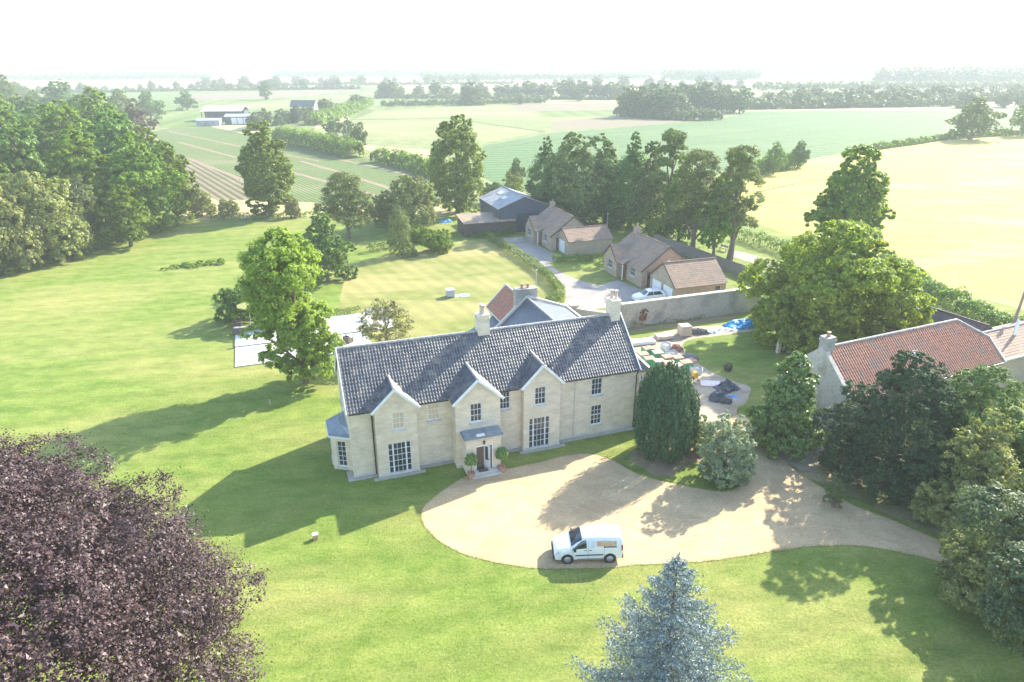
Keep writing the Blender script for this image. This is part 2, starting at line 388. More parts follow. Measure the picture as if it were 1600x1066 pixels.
field([(53.38, 164.15), (66.49, 192.7), (84.92, 210.76), (114.6, 237.51), (174.15, 283.44), (219.62, 304.65), (439.9, 378.2), (99.54, 64.93), (61.74, 67.51), (56.31, 73.83), (55.27, 83.51), (56.34, 96.65), (48.5, 104.88), (38.42, 114.92)], G_WHEAT)
field([(-162.4, 319.52), (-162.01, 361.66), (-118.64, 325.87), (-92.98, 285.94), (-50.46, 230.65), (-28.24, 205.28), (-16.05, 173.38), (-13.56, 144.66), (-32.98, 146.77), (-60.44, 154.22), (-82.95, 181.5), (-120.81, 248.56)], G_CROP)
field([(-106.92, 229), (-100.3, 219.52), (-66.41, 177.35), (-58.16, 152.68), (-64.97, 151.16), (-80.59, 173.38), (-97.88, 205.28)], G_CROP2)
field([(-84.91, 178.37), (-65.57, 152.68), (-59, 154.22), (-33.28, 148.2), (-12.37, 146.77), (-11.54, 136.14), (-30.51, 134.91), (-48.31, 134.91), (-64.5, 131.34)], G_STRAW, z=0.012)
field([(-219.96, 527.47), (-160.62, 475.27), (-129.07, 519.34), (-88.76, 475.27), (-87, 405.95), (-91.39, 339.33), (-112.85, 313.41), (-143.18, 339.33), (-167.55, 339.33), (-187.8, 378.2)], G_FRESH)
field([(-152.29, 361.66), (-131.97, 378.2), (-113.66, 325.87), (-114.96, 307.52), (-146.09, 346.47)], G_STRAW)
field([(-58.06, 267.09), (-36.95, 254.45), (-24.66, 246.65), (-20.71, 205.28), (-31.27, 213.61), (-44.46, 232.33)], G_STRAW)
field([(-111.39, 416.1), (-101.47, 437.95), (-89.23, 396.27), (-88.84, 353.91), (-90.81, 325.87)], G_STRAW)

# grass strips and tractor tracks across the crops: worn bare lines
TR_DARK = ground_mat('field_margin', (0.06, 0.10, 0.03), (0.09, 0.13, 0.04), (0.14, 0.15, 0.06), 0.5, 0.7, big=0.1, fine=2)
TR_SOIL = ground_mat('tractor_track', (0.24, 0.17, 0.125), (0.28, 0.20, 0.15), (0.22, 0.19, 0.11), 0.55, 0.75, big=0.1, fine=2)
def strip(pts, w, mat, z=0.016):
    P2 = [Vector(p) for p in pts]; L_, R_ = [], []
    for i, p in enumerate(P2):
        d = (P2[min(i+1, len(P2)-1)] - P2[max(i-1, 0)]).normalized(); n = Vector((-d.y, d.x)) * w / 2
        L_.append(p + n); R_.append(p - n)
    return sheet('track', [tuple(p) for p in L_ + R_[::-1]], z, mat)
strip([(-89.26, 391.6), (-35.82, 401.05), (14.37, 319.52)], 3.0, TR_DARK)
strip([(-158.78, 325.87), (-98.48, 258.54), (-60.18, 219.52)], 1.2, TR_SOIL)
strip([(-130.41, 276.21), (-85.95, 224.16), (-58.17, 191.52), (-27.34, 154.22)], 1.4, TR_SOIL)
strip([(-66.2, 219.52), (-46.1, 192.7), (-30.19, 169.58), (-18.71, 154.22)], 1.4, TR_SOIL)
strip([(-105.36, 227.37), (-70.77, 182.56), (-55.6, 161.56)], 1.3, TR_SOIL)
strip([(-59.52, 229), (-37.19, 202.65), (-19.78, 178.37)], 1.3, TR_SOIL)
strip([(-8.08, 254.45), (26.73, 296.35), (97.21, 361.66), (195.14, 437.95)], 1.6, TR_DARK)
strip([(0, 222.6), (48.77, 269.32), (142.78, 353.91), (268.34, 449.74)], 1.2, TR_DARK)
strip([(32.66, 239.29), (106, 293.68), (226.72, 378.2)], 1.0, TR_DARK)
strip([(32.67, 197.55), (73.59, 230.65), (190.42, 325.87)], 1.0, TR_DARK)
strip([(58.72, 164.15), (71.39, 175.35), (92.37, 189.21)], 0.7, TR_DARK)
strip([(110.77, 173.38), (118.47, 159.04), (126.02, 141.27)], 0.5, TR_DARK)
for a, b in (((53.06, 141.27), (62.97, 149.67)), ((91.51, 164.15), (132.45, 189.21)), ((77.21, 131.93), (137.27, 164.15)), ((62.95, 98.34), (112.19, 117.7)), ((116.71, 205.28), (179.32, 246.65))): strip([a, b], 0.35, ground_mat('wheat_tramline', (0.30, 0.25, 0.08), (0.34, 0.29, 0.10), (0.26, 0.24, 0.08), fine=3), 0.017)
strip([(102.62, 148.2), (107.99, 143.97), (118.31, 131.93)], 0.5, TR_DARK)
strip([(-97.71, 674.66), (-73.83, 503.79)], 3.0, TR_DARK); strip([(-86.29, 688.32), (-63.69, 535.86)], 3.0, TR_DARK)
strip([(-72.54, 702.52), (-51.18, 544.51)], 3.0, TR_DARK); strip([(-60.12, 717.31), (-37.28, 553.44)], 3.0, TR_DARK)

# round the house
rear = [(-20.45, 76.39), (-22.27, 83.51), (-24.92, 99.73), (-20.48, 106.44), (-16.61, 108.04), (-10.9, 114.02), (-3.93, 117.7), (0, 108.04), (3.11, 100.44), (5.27, 93.11), (5.8, 86.69), (5.39, 82.49), (1.57, 78.64), (-7.27, 72.21), (-13.88, 68.4)]
sheet('mown_lawn', ragged(rear, 0.08, 0.8, 3), 0.006, G_MOWN)
tar = [(-3.56, 116.76), (1.7, 118.66), (2.67, 116.76), (4.51, 112.25), (6.8, 107.24), (7.63, 104.12), (5.67, 101.15), (6.78, 96.98), (9.48, 92.5), (11.91, 90.09), (14.9, 92.5), (17.55, 88.08), (19.39, 85.61), (19.8, 83.51), (14.94, 81.5), (10.36, 80.29), (7.34, 79.34), (5.88, 80.05), (6.93, 83.51), (7.2, 87.24), (6, 93.11), (3.13, 101.15), (0, 108.86)]
sheet('bungalow_drive', tar, 0.008, G_TAR)
sheet('lane', [(36.58, 108.86), (39.16, 105.66), (42.06, 101.15), (43.2, 96.65), (40.48, 95.66), (37.17, 101.15), (34.59, 105.66)], 0.008, G_TAR)
yard = smooth([(11.25, 62.52), (13.03, 67.51), (15.12, 70.64), (19.36, 73.62), (24.69, 74.67), (30.52, 76.39), (30.01, 73.83), (23.76, 71.42), (20.02, 70.26), (18.41, 68.22), (18.77, 64.6), (19.89, 61.45), (21.5, 59.25), (22.44, 57.99), (21.16, 55.09), (19.9, 53.62), (19.66, 51.74), (20.28, 48.1), (19.5, 45.22), (16.83, 43.88), (15.27, 48.1), (12.44, 53.62)], 5)
sheet('yard', ragged(yard, 0.06, 0.5, 5), 0.006, G_YARD)
sheet('garden_bed', ragged([(12.65, 72.21), (19.4, 74.46), (26.91, 77.05), (27.48, 78.41), (18.84, 75.3), (12.65, 73.21)], 0.1, 0.6, 8), 0.009, G_SOIL)
drive = smooth([(-3, 43.36), (-1.2, 43.88), (0, 44.23), (2.21, 45.04), (3.98, 45.87), (5.61, 46.24), (6.83, 45.96), (7.95, 45.04), (9.51, 43.28), (11.99, 42.03), (15.08, 41.14), (16.82, 42.03), (18.04, 43.62), (18.44, 45.59), (18.63, 48.1), (18.7, 51.86), (20.26, 52.43), (20.28, 48.1), (20.69, 46.62), (21.47, 43.45), (22.56, 41.3), (23.67, 39.47), (25.62, 37.69), (27.77, 35.39), (31.86, 32.19), (30.72, 30.62), (26.63, 33.47), (24.04, 34.65), (21.49, 35.21), (18.17, 35.02), (13.86, 34.12), (11.77, 33.71), (7.8, 33.42), (5.42, 33.13), (1.93, 33.08), (-0.39, 33.47), (-2.78, 34.29), (-4.49, 35.52), (-5.64, 36.94), (-6.14, 38.31), (-6.02, 39.47), (-5.1, 40.99), (-4.11, 42.35)], 5)
sheet('gravel_drive', ragged(drive, 0.035, 0.25, 7), 0.012, G_GRAVEL)
G_RUT = ground_mat('rolled_gravel', (0.50, 0.37, 0.215), (0.56, 0.42, 0.25), (0.42, 0.31, 0.18), 0.40, 0.62, big=0.9, fine=14, bump=0.3)
def track_pair(pts, gap=1.45, w=0.22, z=0.016):
    P2 = [Vector(p) for p in pts]; n = 40; L = []
    for i in range(n + 1):
        t = i / n * (len(P2) - 1); k = min(len(P2) - 2, int(t)); f = t - k; a = P2[max(0, k-1)]; b = P2[k]; c = P2[k+1]; d = P2[min(len(P2)-1, k+2)]
        L.append(0.5 * ((2*b) + (c - a)*f + (2*a - 5*b + 4*c - d)*f*f + (3*b - a - 3*c + d)*f**3))
    for s in (-1, 1):
        off = []
        for i, p in enumerate(L):
            d = (L[min(i+1, n)] - L[max(i-1, 0)]).normalized(); off.append(tuple(p + Vector((-d.y, d.x)) * s * gap / 2))
        q = strip(off, w, G_RUT, z + 0.0015 * s); q.name = 'wheel_track'
track_pair([(27.03, 34.41), (24.82, 36.15), (21.35, 37.69), (16.23, 37.69), (11.71, 36.68), (8.14, 35.39), (5.41, 34.65)])
track_pair([(19.34, 47.11), (19.64, 43.02), (18.14, 39.47), (13.53, 37.21), (8.54, 37.69), (3.62, 40.6), (-0.46, 41.62)], 1.5, 0.2, 0.022)
sheet('bare_earth', ragged(smooth([(9.23, 45.96), (10.1, 43.88), (11.36, 43.02), (13.37, 44.5), (14.89, 45.68), (14.9, 48.1), (13.16, 49.13)], 4), 0.15, 0.5, 4), 0.006, G_SOIL)
sheet('verge', ragged(smooth([(21.4, 43.88), (23.06, 41.62), (25.3, 38.74), (28.28, 35.71), (31.32, 33.59), (36.16, 34.78), (41.36, 45.22), (31.05, 48.1), (24.42, 47.11)], 4), 0.12, 0.6, 6), 0.008, G_ROUGH)
sheet('bare_earth', ragged(smooth([(20.44, 48.1), (21.64, 43.88), (23.81, 45.04), (25.44, 47.11), (22.77, 48.1)], 4), 0.1, 0.5, 6), 0.010, G_YARD)

# ------------------------------------------------------------------ building kit
CREAM = brick_mat('cream_brick', (0.75, 0.635, 0.48), (0.67, 0.56, 0.415), (0.75, 0.67, 0.55))
WHITE = surf('white_paint', (0.76, 0.76, 0.74), (0.68, 0.68, 0.66), scale=3, rough=0.45)
LEAD = surf('lead_sheet', (0.20, 0.235, 0.26), (0.26, 0.295, 0.32), scale=2.5, rough=0.5, metal=0.25)
GLASS = surf('window_glass', (0.025, 0.03, 0.035), (0.05, 0.06, 0.07), scale=1.3, rough=0.06, spec=0.8)
BLIND = surf('drawn_blind', (0.62, 0.50, 0.33), (0.56, 0.44, 0.28), scale=2, rough=0.5)
TILE = surf('black_pantile', (0.065, 0.067, 0.073), (0.115, 0.114, 0.118), scale=2.2, rough=0.42, spec=0.28, c3=(0.19, 0.165, 0.14), scale3=1.6)
TILE_RED = surf('red_pantile', (0.36, 0.135, 0.07), (0.43, 0.19, 0.11), scale=2.6, rough=0.6, c3=(0.27, 0.16, 0.11), scale3=0.8)
TILE_BROWN = surf('brown_tile', (0.23, 0.155, 0.105), (0.30, 0.205, 0.14), scale=2.2, rough=0.85, c3=(0.19, 0.155, 0.12), scale3=0.6)
SLATE = surf('blue_slate', (0.075, 0.083, 0.098), (0.11, 0.118, 0.132), scale=3.5, rough=0.42, spec=0.45)
RIDGE = surf('ridge_mortar', (0.42, 0.39, 0.36), (0.30, 0.27, 0.25), scale=3, rough=0.8)
STONE = surf('flint_stone', (0.33, 0.30, 0.255), (0.44, 0.40, 0.335), scale=5, rough=0.9, bump=0.7, bscale=9, c3=(0.24, 0.23, 0.20), scale3=0.5)
COPING = surf('stone_coping', (0.60, 0.56, 0.48), (0.48, 0.45, 0.39), scale=2, rough=0.85)
TERRA = surf('terracotta', (0.40, 0.20, 0.13), (0.46, 0.26, 0.18), scale=5, rough=0.75)
POTCREAM = surf('buff_clay', (0.60, 0.48, 0.38), (0.52, 0.40, 0.31), scale=5, rough=0.75)
BLACKPIPE = surf('black_iron', (0.025, 0.025, 0.028), rough=0.4)
BUFF = brick_mat('buff_brick', (0.43, 0.34, 0.235), (0.36, 0.28, 0.19), (0.42, 0.37, 0.29), c3=(0.34, 0.28, 0.22))
ORANGE = brick_mat('orange_brick', (0.46, 0.29, 0.19), (0.40, 0.25, 0.165), (0.42, 0.36, 0.28))
DARKWOOD = surf('dark_timber', (0.075, 0.055, 0.045), (0.11, 0.085, 0.07), scale=4, rough=0.75, stretch=(6, 6, 0.6))
DARKMETAL = surf('dark_steel_sheet', (0.055, 0.07, 0.095), (0.075, 0.09, 0.115), scale=1.5, rough=0.5, stretch=(5, 5, 0.3))
GREYROOF = surf('grey_fibre_roof', (0.27, 0.28, 0.29), (0.34, 0.35, 0.36), scale=1.2, rough=0.75, c3=(0.22, 0.22, 0.22), scale3=0.4)
RUSTROOF = surf('lichen_roof', (0.34, 0.27, 0.19), (0.24, 0.19, 0.15), scale=1.5, rough=0.9, c3=(0.46, 0.27, 0.12), scale3=0.5)

def V3(p): return Vector(p)

def tile_slope(name, parent, p0, ud, sd_, W, L, mat, tw=0.225, gauge=0.30, keep=None, amp=0.020, step=0.032, seg=6, seed=1):
    """interlocking tiles laid as real relief on one roof slope: rolls across, laps up the slope.
    p0 eave corner, ud along the eave, sd_ up the slope; keep(u, s) cuts hips and verges"""
    ud = V3(ud).normalized(); sd_ = V3(sd_).normalized(); nn = ud.cross(sd_).normalized()
    if nn.z < 0: nn = -nn
    rg = np.random.RandomState(seed)
    nc = max(1, int(round(W / tw))); tw = W / nc; nr = max(1, int(round(L / gauge))); gauge = L / nr
    us = np.arange(nc * seg + 1) * tw / seg
    hp = amp * np.sin(2 * np.pi * np.arange(nc * seg + 1) / seg)
    nu = len(us); lift = rg.normal(0, 0.004, (nr, nc + 1)); colid = np.minimum(np.arange(nu) // seg, nc)
    p0 = np.array(p0, float); udn = np.array(ud); sdn = np.array(sd_); nnn = np.array(nn)
    line = lambda s, h, r: p0 + us[:, None] * udn + s * sdn + (hp + h + lift[r][colid])[:, None] * nnn
    V = []; Q = []; cu = (us[:-1] + us[1:]) / 2; k = 0
    for r in range(nr):
        s0, s1 = r * gauge - (0.02 if r else 0.0), (r + 1) * gauge
        low = line(s0, step, r)
        for (A, B, sc) in ((low, line(s1, 0.0, r), (s0 + s1) / 2), (line(s0, -0.004, r), low, s0)):
            V += [A, B]; i = np.arange(nu - 1)
            q = np.stack([k + i, k + i + 1, k + nu + i + 1, k + nu + i], -1)
            if keep is not None: q = q[np.array([keep(u, sc) for u in cu])]
            Q.append(q); k += 2 * nu
    me = np_mesh(name, np.concatenate(V), np.concatenate(Q))
    me.polygons.foreach_set('use_smooth', [True] * len(me.polygons))
    return link_mesh(name, me, mat, parent, 'stuff')

def wall_sheet(mb, o, ud, W, H, holes=(), depth=0.12):
    """upright wall face from o along ud, W x H, with openings (u0,u1,z0,z1) and their reveals"""
    o = V3(o); ud = V3(ud).normalized(); n = V3((ud.y, -ud.x, 0))      # outward
    us = sorted({0.0, W, *[h[0] for h in holes], *[h[1] for h in holes]}); zs = sorted({0.0, H, *[h[2] for h in holes], *[h[3] for h in holes]})
    pt = lambda u, z, d=0.0: o + ud * u + V3((0, 0, z)) - n * d
    for i in range(len(us) - 1):
        for j in range(len(zs) - 1):
            cu, cz = (us[i] + us[i+1]) / 2, (zs[j] + zs[j+1]) / 2
            if any(h[0] < cu < h[1] and h[2] < cz < h[3] for h in holes): continue
            mb.quad(pt(us[i], zs[j]), pt(us[i+1], zs[j]), pt(us[i+1], zs[j+1]), pt(us[i], zs[j+1]))
    for a, b, c, d in holes:
        mb.quad(pt(a, c), pt(a, d), pt(a, d, depth), pt(a, c, depth)); mb.quad(pt(b, c, depth), pt(b, d, depth), pt(b, d), pt(b, c))
        mb.quad(pt(a, d), pt(b, d), pt(b, d, depth), pt(a, d, depth)); mb.quad(pt(a, c, depth), pt(b, c, depth), pt(b, c), pt(a, c))

def window(parent, o, ud, u0, u1, z0, z1, cols, rows, depth=0.12, glass=None, frame=None, sill=True, mull=(), fr=0.06, bar=0.028, name='window', label=None):
    """sash window in a wall opening: frame, glazing bars, one pane per light, sill"""
    o = V3(o); ud = V3(ud).normalized(); n = V3((ud.y, -ud.x, 0)); frame = frame or WHITE; glass = glass or GLASS
    pt = lambda u, z, d=0.0: o + ud * u + V3((0, 0, z)) - n * d
    def slab(mb, a, b, c, d, d0, d1):
        vs = [pt(a,c,d0), pt(b,c,d0), pt(b,c,d1), pt(a,c,d1), pt(a,d,d0), pt(b,d,d0), pt(b,d,d1), pt(a,d,d1)]
        mb.add(vs, [(3,2,1,0),(4,5,6,7),(0,1,5,4),(1,2,6,5),(2,3,7,6),(3,0,4,7)])
    f = MB(); d0, d1 = depth - 0.055, depth + 0.02
    slab(f, u0, u0 + fr, z0, z1, d0, d1); slab(f, u1 - fr, u1, z0, z1, d0, d1)
    slab(f, u0 + fr, u1 - fr, z0, z0 + fr * 1.6, d0 - 0.004, d1); slab(f, u0 + fr, u1 - fr, z1 - fr, z1, d0 - 0.004, d1)
    win = f.build(name, frame, parent)
    if label: win['label'] = label
    g = MB(); iu0, iu1, iz0, iz1 = u0 + fr, u1 - fr, z0 + fr * 1.6, z1 - fr
    ue = [iu0 + (iu1 - iu0) * i / cols for i in range(cols + 1)]; ze = [iz0 + (iz1 - iz0) * j / rows for j in range(rows + 1)]
    for i in range(1, cols):
        w = 0.055 if i in mull else bar / 2
        slab(g, ue[i] - w, ue[i] + w, iz0, iz1, d0 + 0.012, d1 - 0.012)
    for j in range(1, rows):
        w = 0.03 if (rows % 2 == 0 and j == rows // 2) else bar / 2
        slab(g, iu0, iu1, ze[j] - w, ze[j] + w, d0 + 0.016, d1 - 0.008)
    g.build('glazing_bars', frame, win)
    for i in range(cols):
        for j in range(rows):
            p = MB(); p.quad(pt(ue[i], ze[j], depth), pt(ue[i+1], ze[j], depth), pt(ue[i+1], ze[j+1], depth), pt(ue[i], ze[j+1], depth))
            p.build('pane', glass, win)
    if sill:
        s = MB(); slab(s, u0 - 0.12, u1 + 0.12, z0 - 0.11, z0 - 0.003, -0.09, depth - 0.01); s.build('sill', COPING, win)
    return win

def chimney(parent, x, y, z0, z1, w, d, mat, pots, potmat, name='chimney', pot_h=0.75, pot_r=0.14):
    m = MB(); m.box(x - w/2, x + w/2, y - d/2, y + d/2, z0, z1)
    m.box(x - w/2 - 0.06, x + w/2 + 0.06, y - d/2 - 0.06, y + d/2 + 0.06, z1 - 0.28, z1 - 0.12)
    m.box(x - w/2 - 0.03, x + w/2 + 0.03, y - d/2 - 0.03, y + d/2 + 0.03, z1, z1 + 0.10)
    c = m.build(name, mat, parent)
    for px, py in pots:
        p = MB(); p.lathe([(pot_r*1.15, 0), (pot_r*1.15, 0.06), (pot_r, 0.1), (pot_r*0.9, pot_h*0.85), (pot_r*1.15, pot_h*0.88), (pot_r*1.15, pot_h)], (x + px, y + py, z1 + 0.10), 14)
        p.build('chimney_pot', potmat, c)
    return c

# ------------------------------------------------------------------ the manor house (local axes: x along the front, y into depth)
HA = R(19.285)
house = thing('manor_house', 'long cream brick manor house with black pantile roof and three front gables', 'house', (-11.62, 42.85, 0), HA)
HW, HD, EZ, RZ_, RV = 23.1, 7.4, 5.45, 8.87, 3.7
X, Y = (1, 0, 0), (0, 1, 0)

# front wall with its openings
fw = MB()
f_open = [(5.72, 6.60, 3.70, 5.08), (11.32, 12.16, 3.62, 5.18), (19.05, 20.02, 3.56, 5.06), (19.10, 20.08, 0.86, 2.66)]
wall_sheet(fw, (0, 0, 0), X, HW, EZ, f_open)
# gable ends and rear wall
wall_sheet(fw, (HW, 0, 0), Y, HD, EZ)
wall_sheet(fw, (HW, HD, 0), (-1, 0, 0), HW, EZ)
l_open = [(3.9, 4.9, 3.6, 5.1)]
wall_sheet(fw, (0, HD, 0), (0, -1, 0), HD, EZ, [(1.2, 2.1, 3.5, 5.0)])
fw.poly([(0, 0, EZ), (0, RV, RZ_ - 0.12), (0, HD, EZ)]); fw.poly([(HW, HD, EZ), (HW, RV, RZ_ - 0.12), (HW, 0, EZ)])
body = fw.build('wall', CREAM, house)
for (a, b, c, d), gl in zip(f_open, (BLIND, GLASS, GLASS, GLASS)):
    window(body, (0, 0, 0), X, a, b, c, d, 3, 4 if d - c > 1.7 else 3, glass=gl)
window(body, (0, HD, 0), (0, -1, 0), 1.2, 2.1, 3.5, 5.0, 3, 3)
# plinth course and vertical movement joints of the brickwork
pl = MB(); pl.box(-0.03, HW + 0.03, -0.035, 0.1, 0, 0.22); pl.build('plinth', COPING, house)

pitch = math.atan2(RZ_ - 5.40, RV + 0.2)
sl = math.hypot(RZ_ - 5.40, RV + 0.2)
roof = MB().poly([(-0.12, -0.2, 5.36), (HW + 0.12, -0.2, 5.36), (HW + 0.12, RV, RZ_ - 0.05), (-0.12, RV, RZ_ - 0.05)])
roof.poly([(-0.12, RV, RZ_ - 0.05), (HW + 0.12, RV, RZ_ - 0.05), (HW + 0.12, HD + 0.2, 5.36), (-0.12, HD + 0.2, 5.36)])
roof = roof.build('roof', DARKWOOD, house)
tile_slope('roof_tiles', roof, (-0.1, -0.25, 5.40), X, (0, math.cos(pitch), math.sin(pitch)), HW + 0.2, sl + 0.05, TILE, seed=1)
tile_slope('roof_tiles', roof, (HW + 0.1, HD + 0.25, 5.40), (-1, 0, 0), (0, -math.cos(pitch), math.sin(pitch)), HW + 0.2, sl + 0.05, TILE, seed=2)
rt = MB()
k = -0.1
while k < HW:
    rt.tube([(k, RV, RZ_ + 0.01), (k + 0.44, RV, RZ_ + 0.01)], [0.125, 0.115], 10); k += 0.45
rt.build('ridge_tiles', RIDGE, roof, 'stuff')
for ux in (-0.13, HW + 0.13):
    MB().bar((ux, -0.28, 5.34), (ux, RV, RZ_ + 0.02), 0.07, 0.26).build('bargeboard', WHITE, roof); MB().bar((ux, HD + 0.28, 5.34), (ux, RV, RZ_ + 0.018), 0.07, 0.26).build('bargeboard', WHITE, roof)
for a, b in ((-0.1, 1.55), (5.0, 7.3), (11.1, 12.85), (16.3, HW + 0.1)):
    MB().box(a, b, -0.17, -0.03, 5.20, 5.345).build('fascia', WHITE, roof)
for a, b in ((0.0, 1.5), (5.05, 7.25), (11.15, 12.8), (16.35, HW)):
    MB().tube([(a, -0.29, 5.33), (b, -0.29, 5.33)], 0.055, 8).build('gutter', BLACKPIPE, roof)

def bay(u0, u1, v, ez, az, wins, porch=False):
    """gabled projection of the front"""
    c = (u0 + u1) / 2; m = MB()
    wall_sheet(m, (u0, v, 0), X, u1 - u0, ez, [(w[0] - u0, w[1] - u0, w[2], w[3]) for w in wins])
    m.poly([(u0, v, ez), (u1, v, ez), (c, v, az - 0.1)])
    wall_sheet(m, (u0, 0.3, 0), (0, -1, 0), 0.3 - v, ez); wall_sheet(m, (u1, v, 0), Y, 0.3 - v, ez)
    b = m.build('gabled_bay', CREAM, house)
    for w in wins:
        window(b, (u0, v, 0), X, w[0] - u0, w[1] - u0, w[2], w[3], w[4], w[5], glass=w[6], mull=w[7], sill=w[8])
    oh = 0.2; hw = (u1 - u0) / 2 + oh; rise = az - ez + 0.14; th = math.atan2(rise, hw); L = math.hypot(rise, hw)
    vb = (az - 5.40) / math.tan(pitch) - 0.1
    e0 = ez - 0.14
    r = MB().poly([(u0 - oh, v - 0.15, e0), (c, v - 0.15, az), (c, vb, az), (u0 - oh, vb, e0)]); r.poly([(c, v - 0.15, az), (u1 + oh, v - 0.15, e0), (u1 + oh, vb, e0), (c, vb, az)])
    r = r.build('gable_roof', DARKWOOD, b)
    cut = lambda u, s: True
    tile_slope('roof_tiles', b, (u0 - oh, vb, e0 + 0.03), (0, -1, 0), (math.cos(th), 0, math.sin(th)), vb - v + 0.15, L, TILE, seed=int(u0 * 10))
    tile_slope('roof_tiles', b, (u1 + oh, v - 0.15, e0 + 0.03), Y, (-math.cos(th), 0, math.sin(th)), vb - v + 0.15, L, TILE, seed=int(u1 * 10))
    g = MB(); g.bar((u0 - oh - 0.03, v - 0.17, e0), (c, v - 0.17, az + 0.03), 0.07, 0.19); g.bar((u1 + oh + 0.03, v - 0.173, e0), (c, v - 0.173, az + 0.03), 0.07, 0.19)
    g.build('bargeboard', WHITE, b)
    rr = MB(); rr.tube([(c, v - 0.15, az + 0.05), (c, vb, az + 0.05)], 0.11, 10); rr.build('ridge_tiles', RIDGE, b, 'stuff')
    p = MB(); p.box(u0 - 0.03, u1 + 0.03, v - 0.035, v + 0.1, 0, 0.22); p.build('plinth', COPING, b)
    return b
bay(1.75, 4.78, -0.6, 5.5, 7.0, [(2.98, 3.82, 3.74, 5.14, 3, 3, BLIND, (), True), (2.52, 4.24, 0.10, 2.68, 5, 5, GLASS, (1, 4), False)])
bay(7.50, 10.95, -1.25, 5.5, 7.12, [(8.62, 9.52, 3.66, 5.22, 3, 3, GLASS, (), True)])
bay(13.05, 16.10, -0.6, 5.62, 7.22, [(13.96, 14.88, 3.86, 5.40, 3, 3, GLASS, (), True), (13.50, 15.26, 0.10, 2.78, 5, 5, GLASS, (1, 4), False)])

# porch
pm = MB()
PX0, PX1, PV0, PV1, PZ = 7.95, 10.62, -2.35, -1.25, 2.95
wall_sheet(pm, (PX0, PV0, 0), X, PX1 - PX0, PZ, [(0.75, 1.95, 0.0, 2.2)], 0.45)
wall_sheet(pm, (PX0, PV1, 0), (0, -1, 0), PV1 - PV0, PZ); wall_sheet(pm, (PX1, PV0, 0), Y, PV1 - PV0, PZ)
porch = pm.build('porch', CREAM, house)
lr = MB(); lr.box(PX0 - 0.16, PX1 + 0.16, PV0 - 0.16, PV1 - 0.004, PZ, PZ + 0.12); lr.box(PX0 - 0.10, PX1 + 0.10, PV0 - 0.10, PV1 - 0.004, PZ + 0.123, PZ + 0.19)
for k in range(1, 5): lr.tube([(PX0 - 0.1 + k * 0.57, PV0 - 0.1, PZ + 0.20), (PX0 - 0.1 + k * 0.57, PV1, PZ + 0.20)], 0.022, 6)
lr.build('lead_roof', LEAD, porch)
co = MB(); co.box(PX0 - 0.05, PX1 + 0.05, PV0 - 0.05, PV0 - 0.004, PZ - 0.25, PZ - 0.003); co.build('cornice', COPING, porch)
pan = MB(); pan.box(8.75, 9.35, -2.52, -2.2, PZ + 0.2, PZ + 0.26); pan.build('lead_flashing', WHITE, porch)
dr = MB(); dr.box(PX0 + 0.75, PX0 + 1.42, PV0 + 0.40, PV0 + 0.44, 0.05, 2.18)
dr = dr.build('doorway', surf('dark_hall', (0.10, 0.07, 0.06), (0.16, 0.11, 0.09), rough=0.6), porch)
dd = MB(); dd.bar((PX0 + 1.46, PV0 + 0.42, 1.1), (PX0 + 1.80, PV0 - 0.06, 1.1), 0.05, 2.1)
dd = dd.build('door', WHITE, porch)
dg = MB(); dg.bar((PX0 + 1.53, PV0 + 0.24, 1.45), (PX0 + 1.66, PV0 + 0.06, 1.45), 0.06, 1.1); dg.build('pane', GLASS, dd)
dh = MB(); dh.bar((PX0 + 1.72, PV0 + 0.02, 1.0), (PX0 + 1.76, PV0 - 0.04, 1.0), 0.12, 0.05); dh.build('handle', BLACKPIPE, dd)
dfm = MB(); dfm.box(PX0 + 0.68, PX0 + 0.75, PV0 - 0.02, PV0 + 0.1, 0, 2.27); dfm.box(PX0 + 1.95, PX0 + 2.02, PV0 - 0.02, PV0 + 0.1, 0, 2.27); dfm.box(PX0 + 0.75, PX0 + 1.95, PV0 - 0.02, PV0 + 0.1, 2.2, 2.27)
dfm.build('door_frame', WHITE, porch)
st = MB(); st.box(PX0 + 0.25, PX1 - 0.15, PV0 - 0.75, PV0 - 0.004, 0, 0.13); st.box(PX0 + 0.45, PX1 - 0.35, PV0 - 0.42, PV0 - 0.006, 0.132, 0.25); st.build('doorstep', COPING, porch)
mt = MB(); mt.box(PX0 + 0.85, PX0 + 1.6, PV0 - 0.38, PV0 - 0.05, 0.252, 0.266); mt.build('door_mat', surf('coir_mat', (0.16, 0.11, 0.07), rough=0.95), porch)
la = MB(); la.box(9.24, 9.36, PV0 - 0.14, PV0 - 0.002, 2.42, 2.66); la.build('porch_lamp', BLACKPIPE, porch)

# canted bay window on the gable end
cbp = [(0.0, 1.0), (-1.25, 1.75), (-1.25, 3.75), (0.0, 4.5)]
cm = MB(); CZ = 2.95; cwins = []
for (a, b) in zip(cbp, cbp[1:]):
    a = V3((*a, 0)); b = V3((*b, 0)); d = b - a
    o_, u_ = b, -d       # outward to the left of the house
    W_ = d.length; hw = 0.36 if W_ < 1.7 else 0.55
    wall_sheet(cm, o_, u_, W_, CZ, [(W_/2 - hw, W_/2 + hw, 0.25, 2.45)])
    cwins.append((o_.copy(), u_.copy(), W_/2 - hw, W_/2 + hw))
cb_ = cm.build('bay_window', CREAM, house)
for o_, u_, a, b in cwins: window(cb_, o_, u_, a, b, 0.25, 2.45, 2 if b - a < 0.9 else 3, 5)
lm = MB(); ring = [(0.02, 0.75), (-1.42, 1.65), (-1.42, 3.85), (0.02, 4.75)]
lm.prism([(x, y, CZ) for x, y in ring], (0, 0, 0.14))
top = [(0.02, 1.3), (-0.5, 2.0), (-0.5, 3.5), (0.02, 4.2)]
